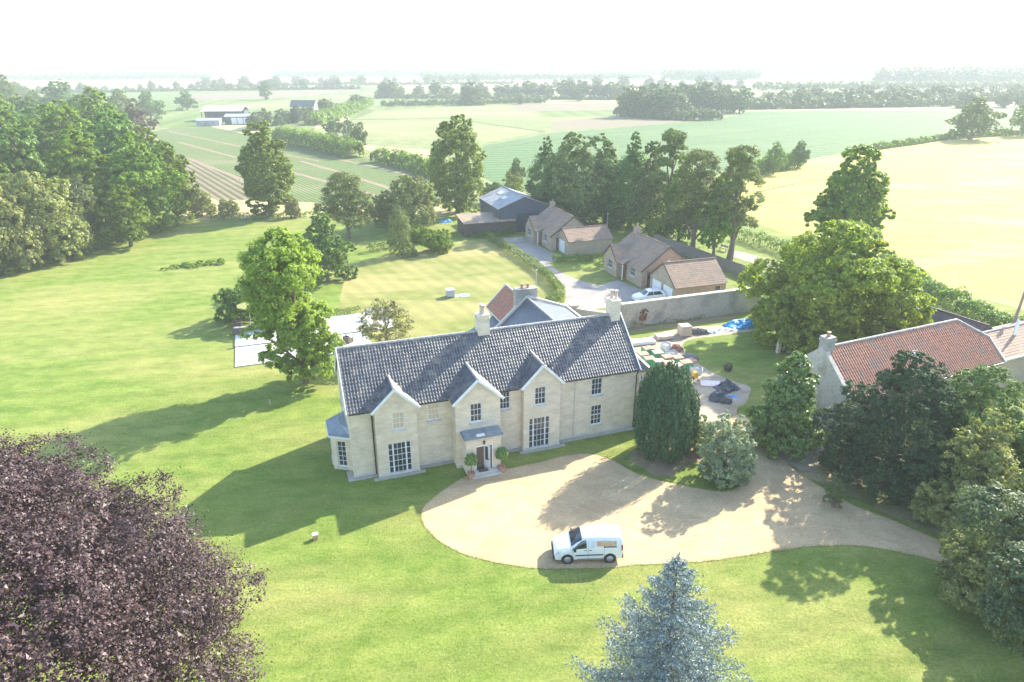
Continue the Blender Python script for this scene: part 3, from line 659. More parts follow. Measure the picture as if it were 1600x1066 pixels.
for i in range(3): lm.quad((*ring[i], CZ + 0.143), (*top[i], CZ + 0.55), (*top[i+1], CZ + 0.55), (*ring[i+1], CZ + 0.143))
lm.poly([(*p, CZ + 0.55) for p in top])
lm.build('lead_roof', LEAD, cb_)
cc = MB(); cc.prism([(x * 1.03, 2.75 + (y - 2.75) * 1.03, CZ - 0.16) for x, y in ring], (0, 0, 0.157)); cc.build('cornice', WHITE, cb_)

# chimneys
chimney(house, 11.15, 3.7, 8.1, 10.2, 0.95, 0.75, CREAM, [(-0.05, 0.12), (0.02, -0.14)], POTCREAM)
chimney(house, 22.55, 3.7, 8.1, 10.15, 0.80, 1.05, CREAM, [(-0.12, 0.15), (0.14, -0.12)], POTCREAM)

# rain pipes
for px_, v_, zt in ((1.62, -0.1, 5.3), (23.02, -0.1, 5.3), (17.55, -0.1, 5.3)):
    dp = MB(); dp.tube([(px_, -0.28, zt), (px_, v_, zt - 0.35), (px_, v_, 0.25), (px_, v_ - 0.12, 0.12)], 0.05 if px_ != 17.55 else 0.032, 8)
    dp.build('downpipe', BLACKPIPE if px_ != 17.55 else COPING, house)

# rear range: slate wing with coped gable and wide stone stack, red pantiled range behind it
m = MB(); WU0, WU1, WC = 14.9, 21.6, 18.25
wall_sheet(m, (WU0, 12.6, 0), (0, -1, 0), 5.6, 4.9); wall_sheet(m, (22.2, 7.0, 0), Y, 5.6, 6.5); wall_sheet(m, (22.2, 12.6, 0), (-1, 0, 0), 22.2 - WU0, 4.9)
m.poly([(22.2, 12.6, 4.9), (22.2, 12.6, 6.5), (WC, 12.6, 7.95), (WU0, 12.6, 4.9)])
wing = m.build('rear_wing', CREAM, house)
def plain_roof(name, parent, a, b, c, d, mat, th=0.06, rows=0.25, rowmat=None):
    """slate or plain-tile slope: courses laid one over the other. a-b eave, d-c top"""
    a, b, c, d = map(V3, (a, b, c, d)); L = max((d - a).length, (c - b).length); n = max(2, int(L / rows)); mb = MB()
    nn = (b - a).cross(d - a).normalized()
    if nn.z < 0: nn = -nn
    for i in range(n):
        t0, t1 = i / n, (i + 1) / n
        p, q = a.lerp(d, t0), b.lerp(c, t0); r_, s_ = b.lerp(c, t1), a.lerp(d, t1)
        mb.quad(p + nn * 0.02, q + nn * 0.02, r_, s_); mb.quad(p - nn * 0.002, q - nn * 0.002, q + nn * 0.02, p + nn * 0.02)
    return mb.build(name, mat, parent, 'stuff')
plain_roof('slate_courses', wing, (WU0 - 0.2, 12.55, 4.72), (WU0 - 0.2, 4.4, 4.72), (WC, 4.4, 7.95), (WC, 12.55, 7.95), SLATE)
plain_roof('slate_courses', wing, (22.3, 4.4, 6.55), (22.3, 12.55, 6.55), (WC, 12.55, 7.95), (WC, 4.4, 7.95), SLATE)
rr = MB(); rr.tube([(WC, 5.0, 8.0), (WC, 12.6, 8.0)], 0.1, 8); rr.build('ridge_tiles', RIDGE, wing, 'stuff')
cp = MB(); cp.bar((WU0 - 0.25, 12.7, 4.85), (WC, 12.7, 8.15), 0.3, 0.2); cp.bar((22.4, 12.7, 6.6), (WC, 12.7, 8.152), 0.298, 0.2); cp.bar((22.35, 12.7, 6.62), (22.35, 5.0, 6.62), 0.22, 0.16)
cp.build('gable_coping', COPING, wing)
chimney(wing, 18.2, 13.05, 4.0, 8.75, 2.1, 0.8, STONE, [(-0.35, 0.0), (0.25, 0.0)], TERRA, 'stone_chimney', 0.42, 0.13)
m = MB(); m.box(16.3, 20.1, 13.46, 18.6, 0, 5.5); m.poly([(16.3, 18.6, 5.5), (18.2, 18.6, 7.4), (20.1, 18.6, 5.5)])
rw = m.build('rear_range', CREAM, house)
tile_slope('roof_tiles', rw, (16.1, 18.7, 5.32), (0, -1, 0), (0.7071, 0, 0.7071), 5.24, 2.97, TILE_RED, seed=5)
tile_slope('roof_tiles', rw, (20.3, 13.46, 5.32), (0, 1, 0), (-0.7071, 0, 0.7071), 5.24, 2.97, TILE_RED, seed=6)
rr = MB(); rr.tube([(18.2, 13.46, 7.46), (18.2, 18.75, 7.46)], 0.12, 8); rr.build('ridge_tiles', RIDGE, rw, 'stuff')
fm = MB(); fm.bar((16.14, 18.72, 5.22), (16.14, 13.5, 5.22), 0.08, 0.16); fm.bar((16.06, 18.72, 5.3), (18.2, 18.72, 7.44), 0.08, 0.2); fm.build('fascia', WHITE, rw)
m = MB(); m.box(13.6, 16.28, 12.9, 17.0, 0, 3.4); lt = m.build('rear_lean_to', CREAM, house)
plain_roof('slate_courses', lt, (13.4, 17.1, 3.45), (13.4, 12.8, 3.45), (16.29, 12.8, 4.9), (16.29, 17.1, 4.9), SLATE)

# side lean-to at the right-hand end with its sloping coped front
m = MB()
m.poly([(HW, 0.5, 0), (28.2, 0.5, 0), (28.2, 0.5, 1.75), (24.5, 0.5, 4.95), (HW, 0.5, 5.0)]); m.poly([(28.2, 0.5, 0), (28.2, 5.7, 0), (28.2, 5.7, 1.75), (28.2, 0.5, 1.75)])
m.poly([(28.2, 5.7, 0), (HW, 5.7, 0), (HW, 5.7, 5.0), (24.5, 5.7, 4.95), (28.2, 5.7, 1.75)])
lean = m.build('side_lean_to', CREAM, house)
th = math.atan2(4.95 - 1.6, 3.9)
tile_slope('roof_tiles', lean, (28.35, 0.55, 1.66), Y, (-math.cos(th), 0, math.sin(th)), 5.2, 5.1, TILE, seed=7)
tile_slope('roof_tiles', lean, (HW + 0.12, 0.34, 4.98), X, (0, 0.72, 0.69), 1.5, 1.7, TILE, seed=8, keep=lambda u, s: u < 1.45 - 0.75 * s)
cp = MB(); cp.bar((28.4, 0.46, 1.66), (24.45, 0.46, 5.10), 0.22, 0.14); cp.bar((24.45, 0.462, 5.08), (23.35, 1.7, 6.3), 0.2, 0.14); cp.build('verge_board', WHITE, lean)
gu = MB(); gu.tube([(HW + 0.12, 0.26, 4.93), (24.4, 0.26, 4.93)], 0.05, 8); gu.build('gutter', BLACKPIPE, lean)
wl_ = MB(); wl_.box(23.6, 23.85, 0.36, 0.495, 4.0, 4.35); wl_.build('wall_lamp', WHITE, lean)
pv = MB()
pv.box(-0.45, HW + 0.3, -0.42, -0.04, 0, 0.05); pv.box(-0.45, -0.04, -0.038, 1.0, 0, 0.05)
pv.box(1.35, 5.15, -1.0, -0.64, 0, 0.06); pv.box(12.7, 16.5, -1.0, -0.64, 0, 0.06)
pv.build('stone_apron', surf('grey_apron', (0.40, 0.37, 0.31), (0.33, 0.31, 0.26), scale=3, rough=0.9), house)

# ------------------------------------------------------------------ outbuildings and neighbours
GA = R(18.5)
def gabled_y(parent, W, D, ez, rz, wallmat, roofmat, gablemat=None, oh=0.25, tiles=True, openings_front=(), openings_left=(), seed=1, tw=0.33, gauge=0.34):
    """ridge along local y; front gable faces -y; long wall faces -x"""
    m = MB(); wall_sheet(m, (0, D, 0), (0, -1, 0), D, ez, openings_left); w = m.build('wall', wallmat, parent)
    m = MB(); wall_sheet(m, (W, 0, 0), Y, D, ez); m.build('wall', wallmat, parent)
    g = MB(); wall_sheet(g, (0, 0, 0), X, W, ez, openings_front); g.poly([(0, 0, ez), (W, 0, ez), (W/2, 0, rz)]); gw = g.build('gable_wall', gablemat or wallmat, parent)
    g = MB(); wall_sheet(g, (W, D, 0), (-1, 0, 0), W, ez); g.poly([(W, D, ez), (0, D, ez), (W/2, D, rz)]); g.build('gable_wall', gablemat or wallmat, parent)
    hw = W/2 + oh; rise = (rz - ez) * hw / (W/2); e = rz - rise; th = math.atan2(rise, hw); L = math.hypot(rise, hw)
    s1 = ((-oh, D + 0.12, e + 0.05), (0, -1, 0), (math.cos(th), 0, math.sin(th))); s2 = ((W + oh, -0.12, e + 0.05), Y, (-math.cos(th), 0, math.sin(th)))
    for i, s in enumerate((s1, s2)):
        if tiles == 'pan': tile_slope('roof_tiles', parent, *s, D + 0.24, L, roofmat, seed=seed + i, tw=tw, gauge=gauge)
        else:
            p0 = V3(s[0]); a = p0; b = p0 + V3(s[1]) * (D + 0.24); up = V3(s[2]) * L
            plain_roof('roof_tiles', parent, a, b, b + up, a + up, roofmat, rows=0.3)
    r = MB(); r.tube([(W/2, -0.12, rz + 0.08), (W/2, D + 0.12, rz + 0.08)], 0.1, 8); r.build('ridge_tiles', roofmat, parent, 'stuff')
    f = MB(); f.bar((-oh, -0.14, e), (W/2, -0.14, rz + 0.04), 0.05, 0.2); f.bar((W + oh, -0.142, e), (W/2, -0.142, rz + 0.04), 0.05, 0.2)
    f.build('verge_board', DARKWOOD, parent)
    return w, gw

def gabled_x(parent, W, D, ez, rz, wallmat, roofmat, gablemat=None, oh=0.25, openings_front=(), openings_left=(), tiles=True, seed=1):
    """ridge along local x; long wall faces -y; gables face -x and +x"""
    m = MB(); wall_sheet(m, (0, 0, 0), X, W, ez, openings_front); w = m.build('wall', wallmat, parent)
    m = MB(); wall_sheet(m, (W, D, 0), (-1, 0, 0), W, ez); m.build('wall', wallmat, parent)
    g = MB(); wall_sheet(g, (0, D, 0), (0, -1, 0), D, ez, openings_left); g.poly([(0, D, ez), (0, 0, ez), (0, D/2, rz)]); gw = g.build('gable_wall', gablemat or wallmat, parent)
    g = MB(); wall_sheet(g, (W, 0, 0), Y, D, ez); g.poly([(W, 0, ez), (W, D, ez), (W, D/2, rz)]); g.build('gable_wall', gablemat or wallmat, parent)
    hw = D/2 + oh; rise = (rz - ez) * hw / (D/2); e = rz - rise
    plain_roof('roof_tiles', parent, (-0.12, -oh, e + 0.05), (W + 0.12, -oh, e + 0.05), (W + 0.12, D/2, rz + 0.05), (-0.12, D/2, rz + 0.05), roofmat, rows=0.3)
    plain_roof('roof_tiles', parent, (W + 0.12, D + oh, e + 0.05), (-0.12, D + oh, e + 0.05), (-0.12, D/2, rz + 0.05), (W + 0.12, D/2, rz + 0.05), roofmat, rows=0.3)
    r = MB(); r.tube([(-0.12, D/2, rz + 0.08), (W + 0.12, D/2, rz + 0.08)], 0.1, 8); r.build('ridge_tiles', roofmat, parent, 'stuff')
    f = MB(); f.bar((-0.14, -oh, e), (-0.14, D/2, rz + 0.04), 0.05, 0.2); f.bar((-0.142, D + oh, e), (-0.142, D/2, rz + 0.04), 0.05, 0.2)
    f.build('verge_board', DARKWOOD, parent)
    return w, gw

GREYFRAME = surf('grey_window_frame', (0.45, 0.48, 0.5), rough=0.5)
BROWNDOOR = surf('brown_door', (0.10, 0.055, 0.04), (0.14, 0.08, 0.06), rough=0.5)
def bungalow(label, loc, gmat, wmat, roofmat, W=7.7, rz=5.3):
    b = thing('bungalow', label, 'bungalow', (*loc, 0), GA)
    D = 10.2
    wins = [(D - 3.3, D - 2.0, 1.0, 2.1)]
    w, gw = gabled_y(b, W, D, 2.45, rz, wmat, roofmat, gmat, openings_front=[(0.85, 1.95, 0.0, 2.1)], openings_left=wins)
    for h in wins: window(w, (0, D, 0), (0, -1, 0), *h, 3, 2, frame=GREYFRAME)
    dm = MB(); dm.box(0.85, 1.95, 0.07, 0.12, 0, 2.1); d = dm.build('door', BROWNDOOR, gw)
    pm = MB()
    for k in (0, 1): pm.box(0.95 + k * 0.5, 1.33 + k * 0.5, 0.055, 0.068, 1.15, 1.95)
    pm.build('pane', GLASS, d)
    hm = MB(); hm.box(1.37, 1.42, 0.0, 0.065, 1.0, 1.12); hm.build('handle', GREYFRAME, d)
    lm = MB(); lm.box(W/2 - 0.2, W/2 + 0.2, -0.1, -0.005, 3.3, 3.55); lm.build('wall_lamp', WHITE, gw)
    # small front wing with its own gable, facing -x
    x0, y0, y1, az = -1.0, 5.6, 9.7, 4.25
    m = MB(); wall_sheet(m, (x0, y1, 0), (0, -1, 0), y1 - y0, 2.45, [(1.3, 2.7, 0.9, 2.05)]); wall_sheet(m, (x0, y0, 0), X, 1.1, 2.45); wall_sheet(m, (0.1, y1, 0), (-1, 0, 0), 1.1, 2.45)
    m.poly([(x0, y1, 2.45), (x0, y0, 2.45), (x0, (y0 + y1)/2, az)])
    wg = m.build('front_wing', wmat, b)
    window(wg, (x0, y1, 0), (0, -1, 0), 1.3, 2.7, 0.9, 2.05, 3, 2, frame=GREYFRAME)
    yc = (y0 + y1)/2; run = (az - 2.45) / ((rz - 2.45) / (W/2)) + 0.05
    for s in (-1, 1):
        ye = yc + s * ((y1 - y0)/2 + 0.2); e = 2.45 - 0.16
        a, bb_ = ((x0 - 0.15, ye, e), (0.2, ye, e)); c_, d_ = ((run, yc, az + 0.05), (x0 - 0.15, yc, az + 0.05))
        plain_roof('roof_tiles', wg, a, bb_, c_, d_, roofmat, rows=0.3)
    f = MB(); f.bar((x0 - 0.17, y0 - 0.2, 2.3), (x0 - 0.17, yc, az + 0.04), 0.05, 0.2); f.bar((x0 - 0.172, y1 + 0.2, 2.3), (x0 - 0.172, yc, az + 0.04), 0.05, 0.2); f.build('verge_board', DARKWOOD, wg)
    # entrance canopy between wing and corner
    m = MB(); m.prism([(-0.95, 4.0, 2.25), (-0.95, 5.5, 2.25), (0.2, 5.5, 2.75), (0.2, 4.0, 2.75)], (0, 0, 0.1)); po = m.build('entrance_canopy', roofmat, b)
    m = MB(); m.box(-0.88, -0.78, 4.05, 4.15, 0, 2.24); m.build('post', WHITE, po)
    m = MB(); m.box(-0.05, -0.004, 4.4, 5.3, 0, 2.05); m.build('front_door', BROWNDOOR, b)
    chimney(b, W/2, D - 0.9, rz - 0.7, rz + 0.75, 0.7, 0.7, BUFF, [(0, 0)], TERRA, 'chimney', 0.35, 0.13)
    return b
bungalow('buff brick bungalow with brown tiled roof beside the dark barn', (6.38, 108.86), BUFF, BUFF, TILE_BROWN, 7.6, 5.3)
bungalow('bungalow with orange brick gable end behind the double garage', (17.58, 88.93), ORANGE, BUFF, TILE_BROWN, 7.9, 5.35)

def garage(label, loc, W, D, ez, rz, doors, wmat, win=False):
    g = thing('garage', label, 'garage', (*loc, 0), GA)
    holes = [(a, b, 0.0, 2.05) for a, b in doors]
    fo = [(W - 1.6, W - 0.7, 1.25, 2.0)] if win else []
    w, gw = gabled_x(g, W, D, ez, rz, wmat, TILE_BROWN, BUFF, openings_left=holes, openings_front=fo)
    for h in fo: window(w, (0, 0, 0), X, *h, 1, 1)
    for a, b in doors:
        m = MB(); y1, y0 = D - a, D - b
        m.box(0.08, 0.12, y0, y1, 0, 2.05)
        d = m.build('garage_door', WHITE, gw)
        k = MB()
        for q in range(5): k.box(0.065, 0.079, y0 + 0.04, y1 - 0.04, 0.06 + q * 0.4, 0.40 + q * 0.4)
        k.build('panel', WHITE, d)
    return g
garage('single garage with pale door beside the buff brick bungalow', (8.9, 105.3), 7.6, 5.2, 2.45, 3.9, [(1.2, 3.6)], BUFF)
garage('double garage with two white doors behind the stone garden wall', (20.4, 81.6), 7.5, 6.2, 2.45, 4.7, [(0.5, 2.85), (3.3, 5.65)], ORANGE, True)

# dark barn and low brown shed
b = thing('barn', 'dark steel clad barn with grey sheet roof behind the bungalows', 'barn', (-2.2, 121.0, 0), GA)
gabled_y(b, 9.4, 12.5, 4.4, 6.2, DARKMETAL, GREYROOF, oh=0.3, seed=30)
m = MB()
for (u, s) in ((2.0, 4.0), (2.6, 8.0)): m.add([(u, s, 4.4 + u * 0.383 + 0.14), (u + 0.9, s, 4.4 + (u + 0.9) * 0.383 + 0.14), (u + 0.9, s + 2.0, 4.4 + (u + 0.9) * 0.383 + 0.14), (u, s + 2.0, 4.4 + u * 0.383 + 0.14)], [(0, 1, 2, 3)])
m.build('rooflight', surf('clear_sheet', (0.6, 0.63, 0.65), rough=0.4), b)
m = MB(); m.box(3.2, 6.4, -0.07, -0.005, 0, 3.4); d = m.build('sliding_door', surf('dark_steel_door', (0.045, 0.055, 0.08), rough=0.5, stretch=(6, 1, 0.3)), b)

s_ = thing('shed', 'long low timber shed with lichen covered sheet roof', 'shed', (-8.3, 118.3, 0), GA)
m = MB(); m.box(0, 9.2, 0, 5.2, 0, 2.3); m.build('wall', DARKWOOD, s_)
m = MB(); m.prism([(-0.25, -0.3, 2.32), (-0.25, 5.5, 2.95), (-0.25, 5.5, 3.05), (-0.25, -0.3, 2.42)], (9.7, 0, 0)); sr = m.build('roof', RUSTROOF, s_)
m = MB()
for k in range(24): m.tube([(-0.2 + k * 0.405, -0.31, 2.425), (-0.2 + k * 0.405, 5.5, 3.055)], 0.035, 6, False)
m.build('corrugation', RUSTROOF, sr, 'stuff')
m = MB()
for k in range(31): m.box(k * 0.3, k * 0.3 + 0.26, -0.03, -0.003, 0.05, 2.25)
m.build('boarding', DARKWOOD, s_, 'stuff')

# stone garden walls
def stone_wall(name, label, pts, h, th=0.4, seed=0, mat=None, cope=True):
    """free-standing masonry wall with uneven faces and its coping"""
    a = V3((*pts[0], 0)); b = V3((*pts[1], 0)); L = (b - a).length; ang = math.atan2(b.y - a.y, b.x - a.x)
    t = thing(name, label, 'wall', tuple(a), ang)
    rg = np.random.RandomState(seed); nx, nz = int(L / 0.3), max(4, int(h / 0.25))
    m = MB()
    for side in (-1, 1):
        g = {}
        for i in range(nx + 1):
            for j in range(nz + 1):
                g[i, j] = (L * i / nx, side * (th/2 + rg.uniform(-0.025, 0.025)), h * j / nz)
        vs = [g[i, j] for i in range(nx + 1) for j in range(nz + 1)]
        fs = [(i*(nz+1)+j, (i+1)*(nz+1)+j, (i+1)*(nz+1)+j+1, i*(nz+1)+j+1) for i in range(nx) for j in range(nz)]
        m.add(vs, [f if side < 0 else f[::-1] for f in fs])
    m.quad((0, -th/2, 0), (0, -th/2, h), (0, th/2, h), (0, th/2, 0)); m.quad((L, -th/2, 0), (L, th/2, 0), (L, th/2, h), (L, -th/2, h))
    m.build('masonry', mat or STONE, t)
    if cope:
        n = int(L / 0.6)
        base = MB().box(0, L / n - 0.012, -th/2 - 0.05, th/2 + 0.05, h - 0.02, h + 0.10).mesh('coping_stone'); base.materials.append(COPING)
        for i in range(n):
            o = link_mesh('coping_stone', base, None, t); o.location = (i * L / n, 0, rg.uniform(-0.012, 0.012))
    return t
stone_wall('garden_wall', 'tall weathered stone garden wall between the yard and the double garage', [(11.0, 73.0), (30.5, 80.0)], 2.95, 0.45, 1)
stone_wall('garden_wall', 'low stone wall running from the gate pier to the tall wall', [(7.6, 76.2), (11.6, 74.4)], 1.5, 0.4, 2)
stone_wall('boundary_wall', 'brown stone boundary wall under the tall pines', [(24.2, 114.0), (34.6, 91.2)], 1.6, 0.35, 3, surf('brown_wall', (0.20, 0.17, 0.14), (0.28, 0.24, 0.19), scale=4, rough=0.9, bump=0.5), False)
gp = thing('gate_pier', 'square stone gate pier with flat cap at the tarmac drive', 'gate pier', (7.3, 76.4, 0), GA)
MB().box(-0.45, 0.45, -0.4, 0.4, 0, 1.85).build('shaft', BUFF, gp); MB().box(-0.55, 0.55, -0.5, 0.5, 1.853, 2.0).build('cap', COPING, gp)

# red pantiled barn on the right
BA = R(24)
rb = thing('red_barn', 'long stone barn with red pantile roof and end chimney', 'barn', (26.9, 48.9, 0), BA)
BL, BD, BE, BR = 19.0, 6.6, 3.5, 6.5
m = MB(); wall_sheet(m, (0, 0, 0), X, BL, BE, [(16.3, 17.9, 2.35, 3.25)]); wall_sheet(m, (BL, 0, 0), Y, BD, BE); wall_sheet(m, (BL, BD, 0), (-1, 0, 0), BL, BE)
zc = BE + (BR - BE) * 0.5
m.poly([(BL, 0, BE), (BL, BD, BE), (BL, BD * 0.75, zc), (BL, BD * 0.25, zc)])
bw_ = m.build('wall', BUFF, rb)
window(bw_, (0, 0, 0), X, 16.3, 17.9, 2.35, 3.25, 4, 2, frame=surf('pale_green_frame', (0.62, 0.70, 0.66), rough=0.5))
m = MB(); wall_sheet(m, (-0.004, BD, 0), (0, -1, 0), BD, BE); m.poly([(0, BD + 0.2, BE), (0, -0.2, BE), (0, BD/2, BR + 0.25)]); m.poly([(0.4, -0.2, BE), (0.4, BD + 0.2, BE), (0.4, BD/2, BR + 0.25)])
m.quad((0, -0.2, BE), (0.4, -0.2, BE), (0.4, BD/2, BR + 0.25), (0, BD/2, BR + 0.25)); m.quad((0, BD/2, BR + 0.25), (0.4, BD/2, BR + 0.25), (0.4, BD + 0.2, BE), (0, BD + 0.2, BE))
m.build('stone_gable', surf('pale_flint', (0.40, 0.38, 0.33), (0.52, 0.49, 0.42), scale=4, rough=0.9, bump=0.6, bscale=8, c3=(0.30, 0.28, 0.2), scale3=0.6), rb)
th = math.atan2(BR - BE, BD/2); L = math.hypot(BR - BE, BD/2) + 0.28
e0 = BE - 0.28 * math.sin(th)
hipk = lambda u, s: (BL - 0.2 - u) > 0 and ((BL - 0.2 - u) > (s - L * 0.52) * 1.15)
tile_slope('roof_tiles', rb, (0.4, -0.28 * math.cos(th), e0 + 0.06), X, (0, math.cos(th), math.sin(th)), BL - 0.2, L, TILE_RED, tw=0.27, gauge=0.32, amp=0.034, keep=hipk, seed=11)
tile_slope('roof_tiles', rb, (BL + 0.2, BD + 0.28 * math.cos(th), e0 + 0.06), (-1, 0, 0), (0, -math.cos(th), math.sin(th)), BL - 0.2, L, TILE_RED, tw=0.29, gauge=0.33, keep=lambda u, s: u > (s - L * 0.52) * 1.15, seed=12)
hx = 0.48 * L * 1.15
sm_ = (L * 0.52); hz = e0 + sm_ * math.sin(th) + 0.06; hy = -0.28 * math.cos(th) + sm_ * math.cos(th)
m = MB(); m.poly([(BL + 0.2, hy, hz), (BL + 0.2, BD - hy, hz), (BL + 0.2 - hx, BD/2, BR + 0.06)]); m.build('half_hip', TILE_RED, rb)
m = MB(); k = 0.4
while k < BL - hx: m.tube([(k, BD/2, BR + 0.1), (k + 0.44, BD/2, BR + 0.1)], [0.125, 0.112], 8); k += 0.45
m.tube([(BL + 0.2 - hx, BD/2, BR + 0.1), (BL + 0.2, hy, hz + 0.04)], 0.11, 8); m.tube([(BL + 0.2 - hx, BD/2, BR + 0.1), (BL + 0.2, BD - hy, hz + 0.04)], 0.11, 8)
m.build('ridge_tiles', RIDGE, rb, 'stuff')
m = MB(); m.bar((BL + 0.24, -0.32, e0 - 0.02), (BL + 0.24, hy, hz), 0.07, 0.22); m.build('bargeboard', WHITE, rb)
m = MB(); m.tube([(0.5, -0.34, e0 - 0.02), (BL, -0.34, e0 - 0.02)], 0.055, 8); m.build('gutter', BLACKPIPE, rb)
chimney(rb, 0.5, BD/2, BR - 0.8, BR + 0.95, 0.9, 0.8, STONE, [(0, 0)], TERRA, 'chimney', 0.4, 0.15)
m = MB(); m.prism([(9.2, 1.2, BE + 1.2 * math.tan(th) + 0.16), (9.8, 1.2, BE + 1.2 * math.tan(th) + 0.16), (9.8, 1.8, BE + 1.8 * math.tan(th) + 0.16), (9.2, 1.8, BE + 1.8 * math.tan(th) + 0.16)], (0, 0, 0.06)); m.build('rooflight', WHITE, rb)
# lower range beside it
m = MB(); m.box(BL + 0.02, BL + 12, 0.35, 5.6, 0, 3.35); rg_ = m.build('lower_range', BUFF, rb)
plain_roof('roof_tiles', rg_, (BL + 0.05, 0.1, 3.3), (BL + 12.2, 0.1, 3.3), (BL + 12.2, 3.1, 4.7), (BL + 0.05, 3.1, 4.7), TILE_BROWN, rows=0.3)
plain_roof('roof_tiles', rg_, (BL + 12.2, 5.9, 3.3), (BL + 0.05, 5.9, 3.3), (BL + 0.05, 3.1, 4.7), (BL + 12.2, 3.1, 4.7), TILE_BROWN, rows=0.3)
m = MB(); m.box(BL + 0.3, BL + 12.2, -0.02, 0.09, 3.2, 3.36); m.build('fascia', WHITE, rg_)
m = MB(); m.tube([(BL + 0.05, 3.1, 4.74), (BL + 12.2, 3.1, 4.74)], 0.1, 8); m.build('ridge_tiles', RIDGE, rg_, 'stuff')
# stone cottage with dark pantiles behind
db = thing('outbuilding', 'stone outbuilding with dark pantile roof beside the field hedge', 'outbuilding', (43.3, 60.2, 0), R(26))
gabled_y(db, 5.6, 10.5, 2.9, 4.9, STONE, surf('dark_brown_pantile', (0.10, 0.07, 0.07), (0.15, 0.105, 0.10), scale=2.4, rough=0.6), STONE, tiles='pan', seed=40, oh=0.2)
pb = thing('telegraph_pole', 'weathered timber telegraph pole behind the lower barn range', 'pole', (51.6, 66.0, 0), 0)
WOOD = surf('weathered_wood', (0.26, 0.20, 0.15), (0.34, 0.27, 0.21), scale=3, rough=0.85, stretch=(4, 4, 0.4))
MB().tube([(0, 0, 0), (0.25, 0, 4), (0.55, 0, 9.6)], [0.17, 0.15, 0.12], 10).build('shaft', WOOD, pb)
MB().box(0.42, 0.62, -0.22, -0.1, 8.9, 9.3).build('bracket', BLACKPIPE, pb)
m = MB(); m.tube([(0.5, 0, 9.3), (-4, -1.5, 8.2), (-9.5, -4, 7.0)], 0.012, 5); m.build('cable', BLACKPIPE, pb)
wp = thing('upright_board', 'white painted upright board beside the telegraph pole', 'board', (47.9, 60.6, 0), BA)
MB().prism([(0, 0, 0), (0.42, 0, 0), (0.5, 0, 5.1), (0.12, 0, 6.0), (-0.02, 0, 5.2)], (0, 0.12, 0)).build('board', WHITE, wp)

# far farm sheds and house
FS = R(6)
PALEROOF = surf('pale_sheet_roof', (0.55, 0.57, 0.58), (0.48, 0.50, 0.51), scale=0.4, rough=0.6)
fs = thing('farm_shed', 'long pale roofed open farm shed across the vegetable field', 'shed', (*(-164.12, 378.2), 0), FS)
m = MB(); m.prism([(0, 0, 5.2), (0, 9, 7.4), (0, 18, 5.2), (0, 18, 5.0), (0, 9, 7.2), (0, 0, 5.0)], (21, 0, 0)); m.build('roof', PALEROOF, fs)
m = MB(); m.box(0.2, 20.8, 6, 17.5, 0, 5.0); m.build('wall', DARKMETAL, fs)
for k in range(5): MB().box(0.2 + k * 5.1, 0.5 + k * 5.1, 0.3, 0.6, 0, 5.0).build('post', DARKWOOD, fs)
fs = thing('farm_shed', 'low farm shed with row of white panelled doors', 'shed', (*(-143.64, 357.75), 0), FS)
m = MB(); m.box(0, 18, 0, 8, 0, 3.8); m.build('wall', DARKMETAL, fs)
m = MB(); m.prism([(-0.3, -0.3, 3.82), (-0.3, 4, 5.0), (-0.3, 8.3, 3.82), (-0.3, 8.3, 3.7), (-0.3, 4, 4.85), (-0.3, -0.3, 3.7)], (18.6, 0, 0)); m.build('roof', GREYROOF, fs)
for k in range(5): MB().box(3.2 + k * 2.9, 5.8 + k * 2.9, -0.08, -0.005, 0.2, 3.3).build('door', WHITE, fs)
fs = thing('farm_shed', 'small grey lean-to shed left of the white doors', 'shed', (*(-154.82, 350.15), 0), FS)
m = MB(); m.box(0, 11, 0, 5, 0, 2.6); m.build('wall', GREYROOF, fs); m = MB(); m.prism([(-0.2, -0.2, 2.62), (-0.2, 5.2, 3.2), (-0.2, 5.2, 3.3), (-0.2, -0.2, 2.72)], (11.4, 0, 0)); m.build('roof', PALEROOF, fs)
fh = thing('farmhouse', 'small white farmhouse with dark roof among trees past the farm sheds', 'house', (*(-135.03, 437.95), 0), R(-4))
gabled_x(fh, 15, 8, 4.2, 7.6, WHITE, DARKMETAL)
for k in range(4): MB().box(1.5 + k * 3.6, 2.9 + k * 3.6, -0.06, -0.005, 1.6, 3.2).build('window', GLASS, fh)

# ------------------------------------------------------------------ vegetation
BARK = surf('bark', (0.13, 0.10, 0.075), (0.19, 0.15, 0.115), scale=3, rough=0.95, bump=0.6, bscale=12, stretch=(2, 2, 0.5))
BARK_PALE = surf('pale_bark', (0.55, 0.53, 0.48), (0.40, 0.37, 0.32), scale=4, rough=0.8, stretch=(1, 1, 3))
L_OAK = leaf_mat('oak_leaf', (0.112, 0.1764, 0.0231), (0.196, 0.2695, 0.0334))
L_DARK = leaf_mat('dark_leaf', (0.0795, 0.1426, 0.0328), (0.1352, 0.2121, 0.0465), trans=0.32)
L_GREY = leaf_mat('grey_green_leaf', (0.1617, 0.1863, 0.0588), (0.2661, 0.2794, 0.0915), trans=0.35)
L_POPLAR = leaf_mat('poplar_leaf', (0.1297, 0.1845, 0.0333), (0.2161, 0.2691, 0.0499))
L_BRIGHT = leaf_mat('bright_leaf', (0.1649, 0.2258, 0.0296), (0.2437, 0.2948, 0.0493), trans=0.45)
L_WALNUT = leaf_mat('walnut_leaf', (0.1587, 0.2286, 0.0282), (0.2707, 0.3347, 0.0436), trans=0.45)
L_BIRCH = leaf_mat('birch_leaf', (0.132, 0.165, 0.0605), (0.187, 0.22, 0.0825), trans=0.4)
L_PINE = leaf_mat('pine_needle', (0.0951, 0.1364, 0.0392), (0.1748, 0.208, 0.0588), trans=0.25, rough=0.6)
